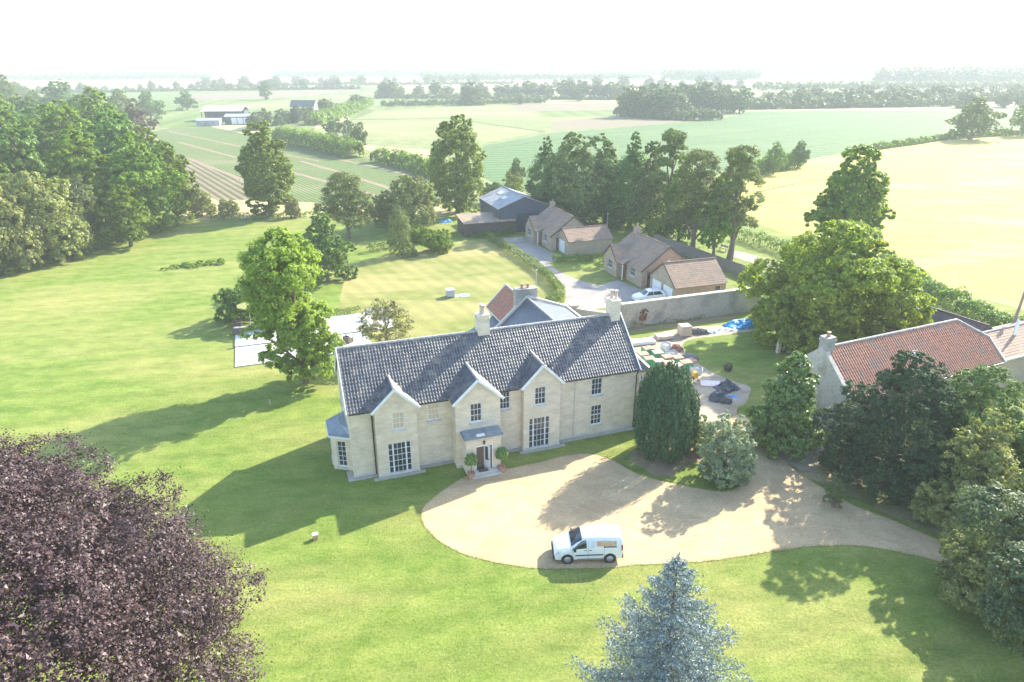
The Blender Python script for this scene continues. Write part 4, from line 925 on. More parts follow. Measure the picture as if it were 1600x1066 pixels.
L_YEW = leaf_mat('yew_needle', (0.035, 0.0793, 0.0336), (0.0669, 0.1257, 0.0481), trans=0.12, rough=0.5)
L_YEW2 = leaf_mat('spreading_yew_needle', (0.0749, 0.1346, 0.0343), (0.1623, 0.2275, 0.0543), trans=0.18, rough=0.6, spec=0.06)
L_SILVER = leaf_mat('silvery_leaf', (0.169, 0.221, 0.1105), (0.312, 0.364, 0.208), trans=0.3)
L_GLOSSY = leaf_mat('glossy_leaf', (0.1037, 0.1814, 0.04), (0.1971, 0.2813, 0.0641), trans=0.3, rough=0.3, spec=0.4)
L_VARI = leaf_mat('variegated_leaf', (0.16, 0.18, 0.06), (0.34, 0.33, 0.15), trans=0.3)
L_BEECH = leaf_mat('copper_beech_leaf', (0.0302, 0.0175, 0.0193), (0.0696, 0.0399, 0.0408), trans=0.12, rough=0.45, spec=0.24)
L_RED = leaf_mat('reddish_leaf', (0.121, 0.0935, 0.066), (0.187, 0.143, 0.099), trans=0.3)
L_SPRUCE = leaf_mat('blue_spruce_needle', (0.125, 0.172, 0.168), (0.32, 0.38, 0.375), trans=0.05, rough=0.5)
L_HEDGE = leaf_mat('hedge_leaf', (0.0864, 0.1437, 0.0285), (0.1555, 0.2193, 0.0416), trans=0.3)
L_FAR = leaf_mat('far_leaf', (0.0777, 0.121, 0.038), (0.1297, 0.1739, 0.0499), trans=0.3)

def leaves(name, pos, nrm, size, rs, aspect=0.55, tang=None, tj=0.5):
    """one small pointed blade per position"""
    n = len(pos)
    nrm = nrm / (np.linalg.norm(nrm, axis=1, keepdims=True) + 1e-9)
    t = rs.normal(size=(n, 3))
    if tang is not None: t = tang + t * tj
    t -= nrm * (t * nrm).sum(1, keepdims=True); t /= (np.linalg.norm(t, axis=1, keepdims=True) + 1e-9)
    b = np.cross(nrm, t)
    s = (size * rs.uniform(0.6, 1.35, n))[:, None]
    a = t * s * 0.5; c = b * s * 0.5 * aspect; bend = nrm * s * 0.10
    V = np.stack([pos - a * 1.25, pos + a * 0.75 + c * 1.25 + bend, pos + a * 0.75 - c * 1.25 + bend], 1).reshape(-1, 3)
    return np_mesh(name, V, np.arange(n * 3).reshape(-1, 3))

def unit(v): return v / (np.linalg.norm(v, axis=1, keepdims=True) + 1e-9)

def crown(name, blobs, leaf, nsub, nleaf, seed, sub=0.30, subscale=(1, 1, 0.7), aspect=0.55, upb=0.35, vert=0.0, out=0.6, jit=0.5, lowcut=-0.75, core=0.8):
    """leaf clumps set over the outer faces of many limbs' worth of rounded masses"""
    rs = np.random.RandomState(seed); B = np.array(blobs, float)
    w = (B[:, 3] * B[:, 4] + B[:, 3] * B[:, 5] + B[:, 4] * B[:, 5]); w /= w.sum()
    cen, dr, rad = [], [], []
    need = nsub
    for _ in range(8):
        k = rs.choice(len(B), need * 2, p=w); d = unit(rs.normal(size=(need * 2, 3)))
        ok = d[:, 2] > lowcut; k, d = k[ok], d[ok]
        c = B[k, :3] + d * B[k, 3:6] * rs.uniform(0.72, 1.04, (len(k), 1))
        inside = np.zeros(len(k), bool)
        for j in range(len(B)):
            q = ((c - B[j, :3]) / (B[j, 3:6] * core)); inside |= ((q * q).sum(1) < 1) & (k != j)
        c, d, k = c[~inside], d[~inside], k[~inside]
        cen.append(c); dr.append(d); rad.append(B[k, 3:6].mean(1)); need = nsub - sum(map(len, cen))
        if need <= 0: break
    cen = np.concatenate(cen)[:nsub]; dr = np.concatenate(dr)[:nsub]; rad = np.concatenate(rad)[:nsub] * sub * rs.uniform(0.6, 1.35, min(nsub, len(np.concatenate(rad))))
    n = len(cen); cen = np.repeat(cen, nleaf, 0); dr = np.repeat(dr, nleaf, 0); rad = np.repeat(rad, nleaf)
    d = unit(rs.normal(size=(n * nleaf, 3)) + dr * out + np.array([0, 0, upb]))
    pos = cen + d * (rad * rs.uniform(0.25, 1.05, n * nleaf))[:, None] * np.array(subscale)
    pos[:, 2] = np.maximum(pos[:, 2], 0.06 + 0.2 * rs.rand(len(pos)))
    nrm = d * 0.8 + dr * 0.55 + np.array([0, 0, upb]) + rs.normal(size=d.shape) * jit
    tang = np.tile(np.array([0, 0, vert]), (len(pos), 1)) if vert else None
    return leaves(name, pos, nrm, leaf, rs, aspect, tang, 0.5)

def blobs_for(shape, H, W, n, seed, base=0.22):
    """rounded masses that fill an envelope"""
    rg = random.Random(seed); out = []
    prof = {'round': lambda t: math.sin(math.pi * (0.10 + 0.82 * t)) ** 0.6, 'oval': lambda t: math.sin(math.pi * (0.12 + 0.80 * t)) ** 0.75,
            'poplar': lambda t: (0.62 + 0.55 * t - 0.9 * t ** 3.2) , 'cone': lambda t: 1.02 - 0.93 * t, 'dome': lambda t: math.sqrt(max(0.04, 1 - t ** 2.2)),
            'bush': lambda t: math.sin(math.pi * (0.28 + 0.62 * t)) ** 0.6}[shape]
    for i in range(n):
        t = (i + 0.5 + rg.uniform(-0.4, 0.4)) / n
        z = H * (base + (1 - base) * t); pr = prof(t) * W / 2
        a = i * 2.39996 + rg.uniform(-0.4, 0.4)
        br = max(W * 0.07, pr * rg.uniform(0.24, 0.50)); rr = max(0.0, pr - br) * rg.uniform(0.80, 1.10)
        zz = min(z, H - br * 0.85)
        out.append((rr * math.cos(a), rr * math.sin(a), zz, br * rg.uniform(0.9, 1.15), br * rg.uniform(0.9, 1.15), br * rg.uniform(0.72, 0.95)))
    out.append((0, 0, H * (base + (1 - base) * 0.42), W * 0.30, W * 0.30, H * (1 - base) * 0.36))
    return out

def blobs_lobed(H, W, nl, seed, base=0.15, flat=0.85, ns=5, prof=None):
    """a crown of separate boughs: each bough a cluster of rounded masses, with hollows between"""
    rg = random.Random(seed); out = []
    for i in range(nl):
        t = (i + 0.5) / nl; zf = t ** 0.85; a = i * 2.39996 + rg.uniform(-.35, .35)
        env = prof(zf) if prof else (0.80 + 0.25 * math.sin(math.pi * min(1, zf * 1.25)) - 0.72 * zf ** 2.6)
        lr = W * rg.uniform(0.13, 0.20) * (1.0 if zf < 0.85 else 0.85); R_ = max(0.0, W / 2 * env * rg.uniform(0.78, 1.12) - lr * 0.8)
        cx, cy, cz = R_ * math.cos(a), R_ * math.sin(a), min(H - lr * 0.75, H * (base + (1 - base) * zf) + rg.uniform(-.03, .03) * H)
        for j in range(ns):
            d = Vector((rg.gauss(0, 1), rg.gauss(0, 1), rg.gauss(0, 0.7))).normalized() * lr * rg.uniform(0.35, 0.75); b = lr * rg.uniform(0.38, 0.62)
            out.append((cx + d.x, cy + d.y, max(b * 0.5, cz + d.z), b * rg.uniform(0.9, 1.2), b * rg.uniform(0.9, 1.2), b * flat))
    out.append((0, 0, H * (base + (1 - base) * 0.40), W * 0.27, W * 0.27, H * (1 - base) * 0.33))
    return out

def trunk_mesh(name, H, W, blobs, seed, r=None, lean=0.0, top=0.8, base_split=0.25):
    rg = random.Random(seed); m = MB(); r = r or 0.022 * H + 0.05
    pts = [(0, 0, -0.05)]; k = 6
    for i in range(1, k + 1):
        t = i / k; pts.append((lean * t + rg.uniform(-1, 1) * 0.012 * H, rg.uniform(-1, 1) * 0.012 * H, H * top * t))
    rad = [r * 1.35] + [r * (1 - 0.85 * i / k) for i in range(1, k + 1)]
    m.tube(pts, rad, 9)
    bl = sorted(blobs, key=lambda b: b[2])
    for b in bl[::max(1, len(bl) // 12)]:
        z0 = max(H * 0.12, b[2] - (0.25 + 0.2 * rg.random()) * H * 0.6); t = min(0.95, z0 / (H * top)); i = int(t * k); f = t * k - i
        p = Vector(pts[i]).lerp(Vector(pts[min(i+1, k)]), f); q = Vector(b[:3])
        mid = p.lerp(q, 0.5) + Vector((rg.uniform(-.3, .3), rg.uniform(-.3, .3), 0.06 * H * rg.random()))
        rr = r * (1 - 0.8 * t) * 0.55
        m.tube([p, mid, q], [rr, rr * 0.6, rr * 0.2], 6)
    return m.mesh(name)

PROTO = {}
def proto(kind):
    """crown and trunk meshes of one kind of tree, built once at a nominal size"""
    if kind in PROTO: return PROTO[kind]
    spec = {   # shape, H, W, blobs, leaf, nsub, nleaf, mat, base, seed
        'oak_a': ('round', 14, 12, 20, 0.40, 760, 40, L_OAK, 0.10, 3), 'oak_b': ('round', 14, 12, 17, 0.40, 760, 40, L_OAK, 0.12, 8), 'oak_c': ('dome', 14, 12, 20, 0.40, 760, 40, L_DARK, 0.06, 12),
        'grey': ('bush', 9, 9, 16, 0.30, 700, 36, L_GREY, 0.06, 5), 'poplar': ('poplar', 18, 10, 34, 0.38, 1100, 40, L_POPLAR, 0.06, 21), 'bush': ('bush', 4, 5, 14, 0.22, 360, 34, L_OAK, 0.05, 31),
        'dark_bush': ('bush', 4, 5, 14, 0.22, 360, 34, L_DARK, 0.05, 32), 'birch': ('oval', 11, 5, 18, 0.22, 460, 30, L_BIRCH, 0.30, 41), 'red': ('round', 12, 9, 16, 0.38, 480, 32, L_RED, 0.12, 51),
        'bright_bush': ('bush', 4, 4, 12, 0.20, 260, 24, L_BRIGHT, 0.05, 55),
        'far_a': ('round', 12, 11, 12, 0.85, 220, 16, L_FAR, 0.05, 61), 'far_b': ('dome', 12, 12, 12, 0.85, 220, 16, L_FAR, 0.03, 62), 'far_c': ('oval', 13, 8, 12, 0.8, 200, 16, L_FAR, 0.05, 63)}[kind]
    sh, H, W, nb, leaf, ns, nl, mat, base, seed = spec
    bl = blobs_lobed(H, W, nb, seed, base) if kind.startswith(('oak', 'red')) else blobs_for(sh, H, W, nb, seed, base)
    cr = crown('crown', bl, leaf, ns, nl, seed, sub=0.36 if kind.startswith('far') else 0.30); cr.materials.append(mat)
    tr = trunk_mesh('trunk', H, W, bl, seed); tr.materials.append(BARK_PALE if kind == 'birch' else BARK)
    PROTO[kind] = (cr, tr, H, W)
    return PROTO[kind]

def tree(kind, spec, label, name='tree', cat='tree', group=None, rz=None, seed=None):
    """place a tree: spec = (x, y, height, crown width) in metres"""
    cr, tr, H, W = proto(kind); x, y, h, w = spec
    rg = random.Random(int(abs(x * 131 + y * 17)))
    e = thing(name, label, cat, (x, y, 0), rg.uniform(0, 6.28) if rz is None else rz, group)
    e.scale = (w / W, w / W, h / H)
    link_mesh('crown', cr, None, e); link_mesh('trunk', tr, None, e)
    return e

def own_tree(name, label, spec, shape, nb, leaf, ns, nl, mat, seed, base=0.2, bark=None, cat='tree', lean=0.0, r=None, blobs=None, rz=0.0, top=0.8, skirt=0, **kw):
    """a tree grown for its own place"""
    x, y, h, w = spec; bl = blobs or (blobs_lobed(h, w, nb, seed, base) if shape == 'lobed' else blobs_for(shape, h, w, nb, seed, base))
    for i in range(skirt):
        a = i * 6.283 / skirt + 0.3 * math.sin(i * 7.0); k = 0.34 + 0.05 * math.sin(i * 3.1)
        bl.append((w * k * math.cos(a), w * k * math.sin(a), h * (0.13 + 0.05 * math.sin(i * 2.3)), w * 0.13, w * 0.13, h * 0.12))
    e = thing(name, label, cat, (x, y, 0), rz)
    c = crown('crown', bl, leaf, ns, nl, seed, **kw); link_mesh('crown', c, mat, e)
    link_mesh('trunk', trunk_mesh('trunk', h, w, bl, seed, r, lean, top), bark or BARK, e)
    return e

# ------------------------------------------------------------------ hedges
def hedge(name, label, pts, h, w, mat, seed, leaf=0.16, dens=60, cat='hedge', kind=None, lump=0.35, group=None):
    """clipped or rough hedge following a line"""
    rs = np.random.RandomState(seed); P3 = [np.array(p, float) for p in pts]; pos, nrm = [], []
    o0 = P3[0]
    for p, q in zip(P3, P3[1:]):
        L = np.linalg.norm(q - p); n = int(L * (2 * h + w) * dens); d = (q - p) / L; s = np.array([-d[1], d[0]])
        t = rs.uniform(-0.01, 1.01, n); a = rs.uniform(-1, 1, n)
        hh = h * (1 + lump * (0.5 * np.sin(t * L * 1.3 + seed) + 0.5 * np.sin(t * L * 0.47 + 2 * seed))) * rs.uniform(0.75, 1.06, n)
        th = a * math.pi / 2
        y = np.sign(np.sin(th)) * np.abs(np.sin(th)) ** 0.6 * w / 2 * (1 + 0.25 * lump * np.sin(t * L * 2.1)); z = hh * np.abs(np.cos(th)) ** 0.5
        f = rs.uniform(0.85, 1.05, n)
        xy = p[None] + (q - p)[None] * t[:, None] + s[None] * (y * f)[:, None]
        pos.append(np.stack([xy[:, 0] - o0[0], xy[:, 1] - o0[1], np.maximum(0.05, z * f)], 1))
        nrm.append(np.stack([s[0] * np.sin(th), s[1] * np.sin(th), np.cos(th) + 0.2], 1) + rs.normal(size=(n, 3)) * 0.6)
    me = leaves('foliage', np.concatenate(pos), np.concatenate(nrm), leaf, rs, 0.6)
    if kind:
        o = link_mesh(name, me, mat, None, kind); o.location = (*pts[0], 0); return prop(o, label, cat)
    e = thing(name, label, cat, (*pts[0], 0), 0, group); link_mesh('foliage', me, mat, e)
    m = MB()
    for p, q in zip(pts, pts[1:]):
        n = max(1, int(math.hypot(q[0]-p[0], q[1]-p[1]) / 1.2))
        for i in range(n):
            x = p[0] + (q[0]-p[0]) * (i + .5) / n - pts[0][0]; y = p[1] + (q[1]-p[1]) * (i + .5) / n - pts[0][1]
            m.tube([(x, y, 0), (x + 0.05, y, h * 0.6)], [0.04, 0.02], 5)
    m.build('stems', BARK, e, 'stuff')
    return e

# the wood on the left, tree by tree
WOOD = 'trees of the wood beside the meadow'
front = [('oak_a', (-65.8, 122.63, 16.8, 13.04), 'tall green tree at the outer point of the wood by the dry grass'), ('oak_b', (-65.01, 131.93, 14.78, 8.72), 'narrower tree beside the outer point of the wood, over the crooked orchard trees'),
         ('oak_b', (-74.56, 120.61, 17.72, 15.14), 'broad green tree standing behind the white trunked birch'), ('oak_b', (-63.71, 111.82, 10.05, 8.03), 'smaller round tree with bare trunk at the meadow edge of the wood'),
         ('oak_c', (-86.18, 122.63, 18.6, 15.14), 'dark broad tree rising behind the grey willows'), ('oak_a', (-88.34, 111.82, 19.93, 13.92), 'large tree of the wood beyond the grey willows')]
for k, s, l in front: tree(k, (s[0], s[1], s[2], s[3] * 1.2), l, 'broadleaf_tree', 'tree')
wood = [('oak_c', (-78.93, 141.27, 19.89, 14.86)), ('oak_b', (-97.85, 154.22, 20.67, 17.84)), ('oak_a', (-110.8, 154.22, 20.67, 18.71)), ('oak_b', (-112.95, 138.02, 22.63, 18.18)), ('oak_b', (-82.59, 159.87, 14.97, 11.9)),
        ('oak_a', (-113.02, 195.1, 21.41, 17.94)), ('oak_c', (-125.89, 192.7, 17.96, 21.28)), ('oak_b', (-146.97, 200.07, 22.56, 21.31)), ('oak_c', (-168.12, 246.65, 18.16, 20.62)), ('oak_a', (-159.66, 195.1, 23.5, 21.53)), ('oak_c', (-92.57, 105.66, 19.49, 15.26)), ('oak_b', (-143.72, 239.29, 18.46, 17.42))]
for k, s in wood: tree(k, (s[0], s[1], s[2], s[3] * 1.25), 'dense green broadleaf tree deep in the wood behind its meadow edge', 'broadleaf_tree', 'tree', WOOD)
for k, s in (('grey', (-73.66, 96.98, 12.47, 9.42)), ('grey', (-71.54, 102.62, 13.6, 11.69)), ('grey', (-77.2, 91.88, 12.46, 10.77)), ('grey', (-70.46, 106.44, 8.17, 7.17))):
    tree(k, s, 'grey green bushy willow at the meadow edge of the wood', 'willow', 'tree', 'grey willows at the wood edge')
tree('birch', (-69.72, 110.53, 11.87, 5.51), 'pale yellow green birch with white trunk at the wood edge', 'birch_tree')
tree('birch', (-81, 117.7, 13.34, 4.49), 'slender pale birch crown among the darker wood', 'birch_tree')
tree('red', (-140.79, 267.09, 16.87, 14.03), 'reddish grey tree at the far corner of the wood', 'copper_tree')
for i, s in enumerate(((-258.22, 369.75, 22.83, 18.54), (-255.39, 387.03, 15.6, 15.23), (-240.51, 387.03, 20.05, 29.07), (-204.12, 350.15, 17.96, 18.84), (-201.28, 369.75, 16.16, 17.21), (-199.7, 396.27, 14.64, 14.87), (-319.66, 426.75, 21.3, 30.44), (-390.27, 572.19, 15.17, 25.34))):
    tree(('oak_a', 'oak_b', 'oak_c')[i % 3], s, 'round hedgerow tree on the field edge behind the wood', 'hedgerow_tree', 'tree', 'hedgerow trees behind the wood')
tree('oak_c', (-214.3, 475.27, 12.31, 14.37), 'small dark round tree alone in the pasture beyond the wood', 'round_tree')

# the middle ground
tree('poplar', (-48.2, 136.14, 18.35, 12.56), 'tall poplar standing alone beside the vegetable rows', 'poplar_tree')
own_tree('poplar_tree', 'twin stemmed tall poplar with bright edge beside the dark barn', (-10.95, 138.66, 19.34, 14.6), 'poplar', 38, 0.38, 1200, 40, L_POPLAR, 77, base=0.06)
for i, s in enumerate(((-62.05, 136.14, 4.83, 5.64), (-56.79, 136.14, 3.32, 4.36), (-43.22, 134.91, 3.54, 3.31))):
    tree('grey', s, ['small bare-limbed orchard tree in the dry grass', 'low crooked orchard tree in the dry grass', 'small orchard tree close beside the lone poplar'][i], 'orchard_tree')
def pine_blobs(H, W, n, seed, base=0.3):
    rg = random.Random(seed); out = []
    for i in range(n):
        t = i / (n - 1); z = H * (base + (1 - base) * t); a = i * 2.4 + rg.uniform(-.5, .5)
        pr = W / 2 * (1.0 - 0.62 * t ** 1.6) * rg.uniform(0.7, 1.1); b = W * rg.uniform(0.14, 0.21)
        out.append((max(0, pr - b) * math.cos(a), max(0, pr - b) * math.sin(a), min(z, H - b * 0.4), b * 1.2, b * 1.2, b * 0.55))
    return out
def pine(spec, label, seed, n=16, mat=None, base=0.3, ns=520, nl=44, leaf=0.32):
    x, y, h, w = spec
    return own_tree('pine_tree', label, spec, 'round', 0, leaf, ns, nl, mat or L_PINE, seed, blobs=pine_blobs(h, w, n, seed, base), aspect=0.35, sub=0.42, subscale=(1, 1, 0.55), top=0.95)
pine((-28.5, 117.7, 10.8, 10.32), 'open crowned pine beyond the mown lawn', 91)
pine((29.27, 108.04, 15.71, 9.96), 'dark pine rising behind the orange gabled bungalow', 92, 18)
pine((33.91, 103.36, 16.9, 8.18), 'leaning pine with bare reddish trunk above the boundary wall', 93, 15, base=0.34)
pine((26.92, 117.7, 17.98, 7.4), 'flat topped pine standing tallest of the row behind the bungalows', 94, 14, base=0.42)
own_tree('conifer_tree', 'broad dark conifer nearest the dark barn', (6.48, 131.93, 15.7, 10.71), 'cone', 30, 0.36, 800, 42, L_DARK, 95, base=0.08)
own_tree('conifer_tree', 'wide round topped tree between the dark conifers', (13.67, 129.06, 16.65, 13.67), 'round', 28, 0.38, 860, 42, L_PINE, 96, base=0.08)
own_tree('conifer_tree', 'pointed dark conifer in the row behind the bungalows', (21.93, 125.77, 17.16, 10.01), 'cone', 30, 0.36, 800, 42, L_DARK, 97, base=0.08)
own_tree('conifer_tree', 'dense dark conifer filling the row behind the first bungalow', (17.7, 129.06, 15.3, 9.76), 'cone', 28, 0.36, 700, 42, L_DARK, 98, base=0.06)
own_tree('conifer_tree', 'dusky conifer between the pointed and the flat topped one', (24.69, 122.63, 15.74, 8.15), 'lobed', 18, 0.34, 700, 40, L_PINE, 99, base=0.06)
own_tree('conifer_tree', 'low bushy conifer against the back of the barn', (10.17, 134.91, 12.82, 10.17), 'lobed', 18, 0.34, 700, 40, L_DARK, 100, base=0.04)
tree('oak_a', (28.34, 114.02, 14.21, 8.72), 'leafy tree behind the chimney of the orange gabled bungalow', 'broadleaf_tree')
tree('oak_b', (32.04, 105.66, 12.5, 7.12), 'green broadleaf tree filling the gap between pines', 'broadleaf_tree')
hedge('understorey', 'dark scrub under the row of conifers behind the bungalows', [(4.49, 136.14), (12.45, 131.93), (20.26, 125.77), (26.92, 117.7), (30.2, 110.53)], 4.0, 4.5, L_DARK, 18, 0.4, 16, lump=0.5, cat='scrub')
tree('bright_bush', (25.06, 116.76, 4.47, 5.57), 'light green shrub against the back bungalow chimney', 'shrub', 'shrub')
tree('bright_bush', (0.3, 160.71, 5.28, 5.38), 'yellow green shrub beside the barn roof', 'shrub', 'shrub')
tree('dark_bush', (-4.2, 149.67, 4.42, 6.16), 'dark shrub between the tall poplar and the barn', 'shrub', 'shrub')
tree('oak_c', (0.96, 173.38, 6.87, 4.82), 'small dark tree at the edge of the beet field', 'small_tree')
own_tree('spruce_tree', 'drooping dark spruce on the edge of the mown lawn', (-17.76, 106.05, 9.23, 5.1), 'cone', 24, 0.22, 420, 30, L_PINE, 101, base=0.03, subscale=(1, 1, 1.1), vert=-1.0, aspect=0.35)
tree('grey', (-17.98, 124.71, 9.76, 9.46), 'airy grey green tree behind the drooping spruce', 'airy_tree')
tree('grey', (-23.49, 127.95, 6.24, 6.3), 'small grey tree between the pine and the spruce', 'airy_tree')
tree('bush', (-12.19, 108.45, 3.79, 5.83), 'rounded green shrub on the mown lawn', 'shrub', 'shrub')
tree('bush', (-15.92, 114.92, 2.88, 3.95), 'low green shrub behind the drooping spruce', 'shrub', 'shrub')
own_tree('evergreen_tree', 'dark evergreen tree behind the bright lime tree', (-25.85, 91.88, 9.2, 8.98), 'lobed', 20, 0.28, 760, 42, L_DARK, 103, base=0.04)
tree('dark_bush', (-32.2, 76.39, 4.15, 5.8), 'dark green shrub beside the parasol on the patio', 'shrub', 'shrub')
tree('dark_bush', (-27.55, 74.25, 3.45, 4.47), 'low dark shrub behind the patio planters', 'shrub', 'shrub')

# bright lime tree in front of the patio: lobed, narrow, low-hung skirts
lx, ly, lh, lw = (-19.74, 59.1, 15.23, 7.6)
rg = random.Random(7); lb = []
for z, rr, r in ((14.2, 0.4, 1.3), (13.2, 1.2, 1.6), (12.2, 1.9, 1.8), (11.0, 2.4, 1.9), (9.8, 2.5, 1.9), (8.6, 2.4, 1.8), (7.4, 2.0, 1.6), (6.2, 1.7, 1.4), (5.0, 1.9, 1.3), (3.6, 1.8, 1.3), (2.3, 1.5, 1.2)):
    for j in range(3 if rr > 1 else 1):
        a = rg.uniform(0, 6.28) + j * 2.1
        lb.append((rr * 0.86 * math.cos(a) - 0.07 * (z - 2), rr * math.sin(a), z * lh / 15.4, r * rg.uniform(0.75, 1.1), r * rg.uniform(0.75, 1.1), r * rg.uniform(0.6, 0.9)))
lb += [(-1.4, 0.2, 6.6, 1.7, 1.6, 1.4), (0.9, -0.4, 6.2, 1.5, 1.5, 1.3), (-0.4, -0.8, 5.0, 1.5, 1.4, 1.2), (0.6, 0.6, 4.2, 1.4, 1.4, 1.2), (-3.6, -0.5, 5.4, 1.4, 1.1, 0.6), (-2.4, -0.3, 3.0, 1.3, 1.2, 1.1), (2.7, 0, 3.8, 1.2, 1.1, 1.0), (1.6, -1.0, 1.9, 1.2, 1.1, 1.2), (-0.6, -1.2, 1.5, 1.1, 1.0, 1.1), (-2.6, 0, 11.2, 1.3, 1.4, 1.2), (1.9, 0, 7.0, 1.2, 1.2, 1.0)]
own_tree('lime_tree', 'tall bright green lime tree with low skirts before the patio', (lx, ly, lh, lw), 'oval', 0, 0.27, 1500, 40, L_BRIGHT, 111, blobs=lb, sub=0.34, r=0.28, core=0.72)
own_tree('variegated_tree', 'small cream variegated tree behind the roof ridge', (-12.99, 65.6, 5.93, 6.16), 'dome', 18, 0.17, 420, 24, L_VARI, 113, base=0.25, sub=0.34)

# round the drive
def yew_column(spec, label, seed):
    """upright yew: flame-like upright sprays packed over an egg-shaped bush"""
    x, y, h, w = spec; rs = np.random.RandomState(seed); n = 1500; nl = 34
    e = thing('yew_tree', label, 'tree', (x, y, 0))
    t = rs.uniform(0.05, 1.0, n) ** 0.9; a = rs.uniform(0, 2*np.pi, n)
    pr = np.where(t < 0.42, 0.66 + 0.34 * np.sin(np.pi / 2 * t / 0.42), np.sqrt(np.maximum(0.02, 1 - (np.maximum(t - 0.42, 0) / 0.60) ** 2.1))) * w / 2 * (1 + 0.07 * np.sin(5 * a + 2) + 0.05 * np.sin(11 * a))
    pr = np.maximum(pr, 0.12) * rs.uniform(0.74, 1.09, n)
    c = np.stack([pr * np.cos(a), pr * np.sin(a), t * h * rs.uniform(0.86, 0.99, n)], 1); d = np.stack([np.cos(a), np.sin(a), 0.25 + 0.7 * t ** 3], 1); d = unit(d)
    c = np.repeat(c, nl, 0); dd = np.repeat(d, nl, 0); u = rs.uniform(-0.5, 0.5, n * nl)
    off = unit(rs.normal(size=(n * nl, 3)) + dd * 0.4) * (0.20 * (0.65 - u))[:, None]
    pos = c + off + np.stack([np.zeros(n*nl), np.zeros(n*nl), u * 0.95], 1) + dd * ((u + 0.5) * 0.12)[:, None]
    pos[:, 2] = np.clip(pos[:, 2], 0.05, h)
    nrm = off / 0.2 + dd * 0.5 + rs.normal(size=pos.shape) * 0.3
    me = leaves('crown', pos, nrm, 0.17, rs, 0.36, np.tile(np.array([0, 0, 1.2]), (len(pos), 1)), 0.35)
    link_mesh('crown', me, L_YEW, e)
    m = MB()
    for k in range(5):
        b = k * 1.257; m.tube([(0.1 * math.cos(b), 0.1 * math.sin(b), -0.05), (0.5 * math.cos(b), 0.5 * math.sin(b), h * 0.35), (0.9 * math.cos(b), 0.9 * math.sin(b), h * 0.78)], [0.17, 0.13, 0.05], 7)
    m.build('trunk', BARK, e)
    return e
yew_column((11.75, 46.3, 7.5, 4.4), 'dark upright clipped yew beside the corner of the manor', 121)
own_tree('shrub', 'silvery green shrub on the grass island by the drive', (15.55, 42.77, 5.11, 4.33), 'bush', 22, 0.17, 900, 36, L_SILVER, 123, base=0.02, cat='shrub', aspect=0.35, upb=0.7, subscale=(1, 1, 1.0))
own_tree('shrub', 'pale yellow green shrub half behind the silvery one', (14.31, 46.34, 3.4, 2.61), 'bush', 14, 0.15, 300, 26, L_BIRCH, 124, base=0.02, cat='shrub')
own_tree('shrub', 'small low shrub in the shade of the silvery one', (14.42, 42.44, 1.2, 1.22), 'bush', 8, 0.10, 90, 20, L_SILVER, 125, base=0.02, cat='shrub')
own_tree('bay_laurel', 'rounded glossy evergreen by the fence posts before the barn gable', (21.55, 47.3, 8.05, 5.72), 'lobed', 20, 0.24, 1200, 36, L_GLOSSY, 126, base=0.06, skirt=10, subscale=(1, 1, 0.9))
sy = (25.88, 40.06, 10.84, 10.38)
own_tree('yew_tree', 'large dark spreading yew hiding the front of the red barn', (27.6, 42.8, 9.8, 9.6), 'lobed', 28, 0.22, 2600, 38, leaf_mat('dark_yew_needle', (0.034, 0.068, 0.03), (0.066, 0.112, 0.046), trans=0.15, rough=0.6, spec=0.06), 127, base=0.04, skirt=14, aspect=0.32, sub=0.30, subscale=(1.1, 1.1, 0.75), upb=0.8, jit=0.6, r=0.4)
own_tree('yew_tree', 'second spreading yew before the barn window', (32.9, 42.6, 9.2, 7.8), 'lobed', 22, 0.22, 1500, 38, L_YEW2, 128, base=0.04, skirt=12, aspect=0.32, sub=0.32, subscale=(1.1, 1.1, 0.75), upb=0.8, jit=0.6, r=0.3)
own_tree('holm_tree', 'olive green bushy tree beside the lower barn range', (37.0, 40.0, 7.6, 8.4), 'lobed', 20, 0.23, 1000, 36, L_OAK, 129, base=0.05, skirt=10)
own_tree('holm_tree', 'mid green tree at the bend of the drive', (30.0, 37.5, 8.2, 7.0), 'lobed', 18, 0.21, 1000, 36, L_GREY, 130, base=0.03, skirt=10)
own_tree('evergreen_oak', 'large dull green evergreen oak by the end of the drive', (26.4, 21.4, 11.2, 13.4), 'lobed', 34, 0.17, 4800, 40, leaf_mat('evergreen_oak_leaf', (0.07, 0.105, 0.05), (0.12, 0.16, 0.075), trans=0.3), 131, base=0.46, aspect=0.45, subscale=(1, 1, 0.8), r=0.4)
own_tree('evergreen_oak', 'low grey green evergreen oak at the very end of the drive', (27.8, 30.2, 5.6, 7.2), 'lobed', 22, 0.17, 2200, 38, L_GREY, 132, base=0.06, skirt=10)
own_tree('shrub', 'small yellow green elder at the edge of the drive', (22.15, 39.32, 2.69, 1.5), 'bush', 10, 0.13, 140, 22, L_BIRCH, 133, base=0.02, cat='shrub')
own_tree('shrub', 'sunlit yellow shrub under the evergreen trees', (29.66, 38.74, 2.46, 1.74), 'bush', 10, 0.13, 160, 22, L_BRIGHT, 134, base=0.02, cat='shrub')
own_tree('walnut_tree', 'huge spreading walnut tree over the lawn behind the yard', (34.8, 69.6, 13.0, 17.6), 'lobed', 28, 0.32, 2900, 42, L_WALNUT, 135, base=0.10, skirt=12, r=0.42)
own_tree('oak_tree', 'dark field oak standing at the edge of the ripe wheat', (51.8, 104.12, 17.09, 14.06), 'lobed', 20, 0.38, 1400, 40, L_OAK, 136, base=0.12)

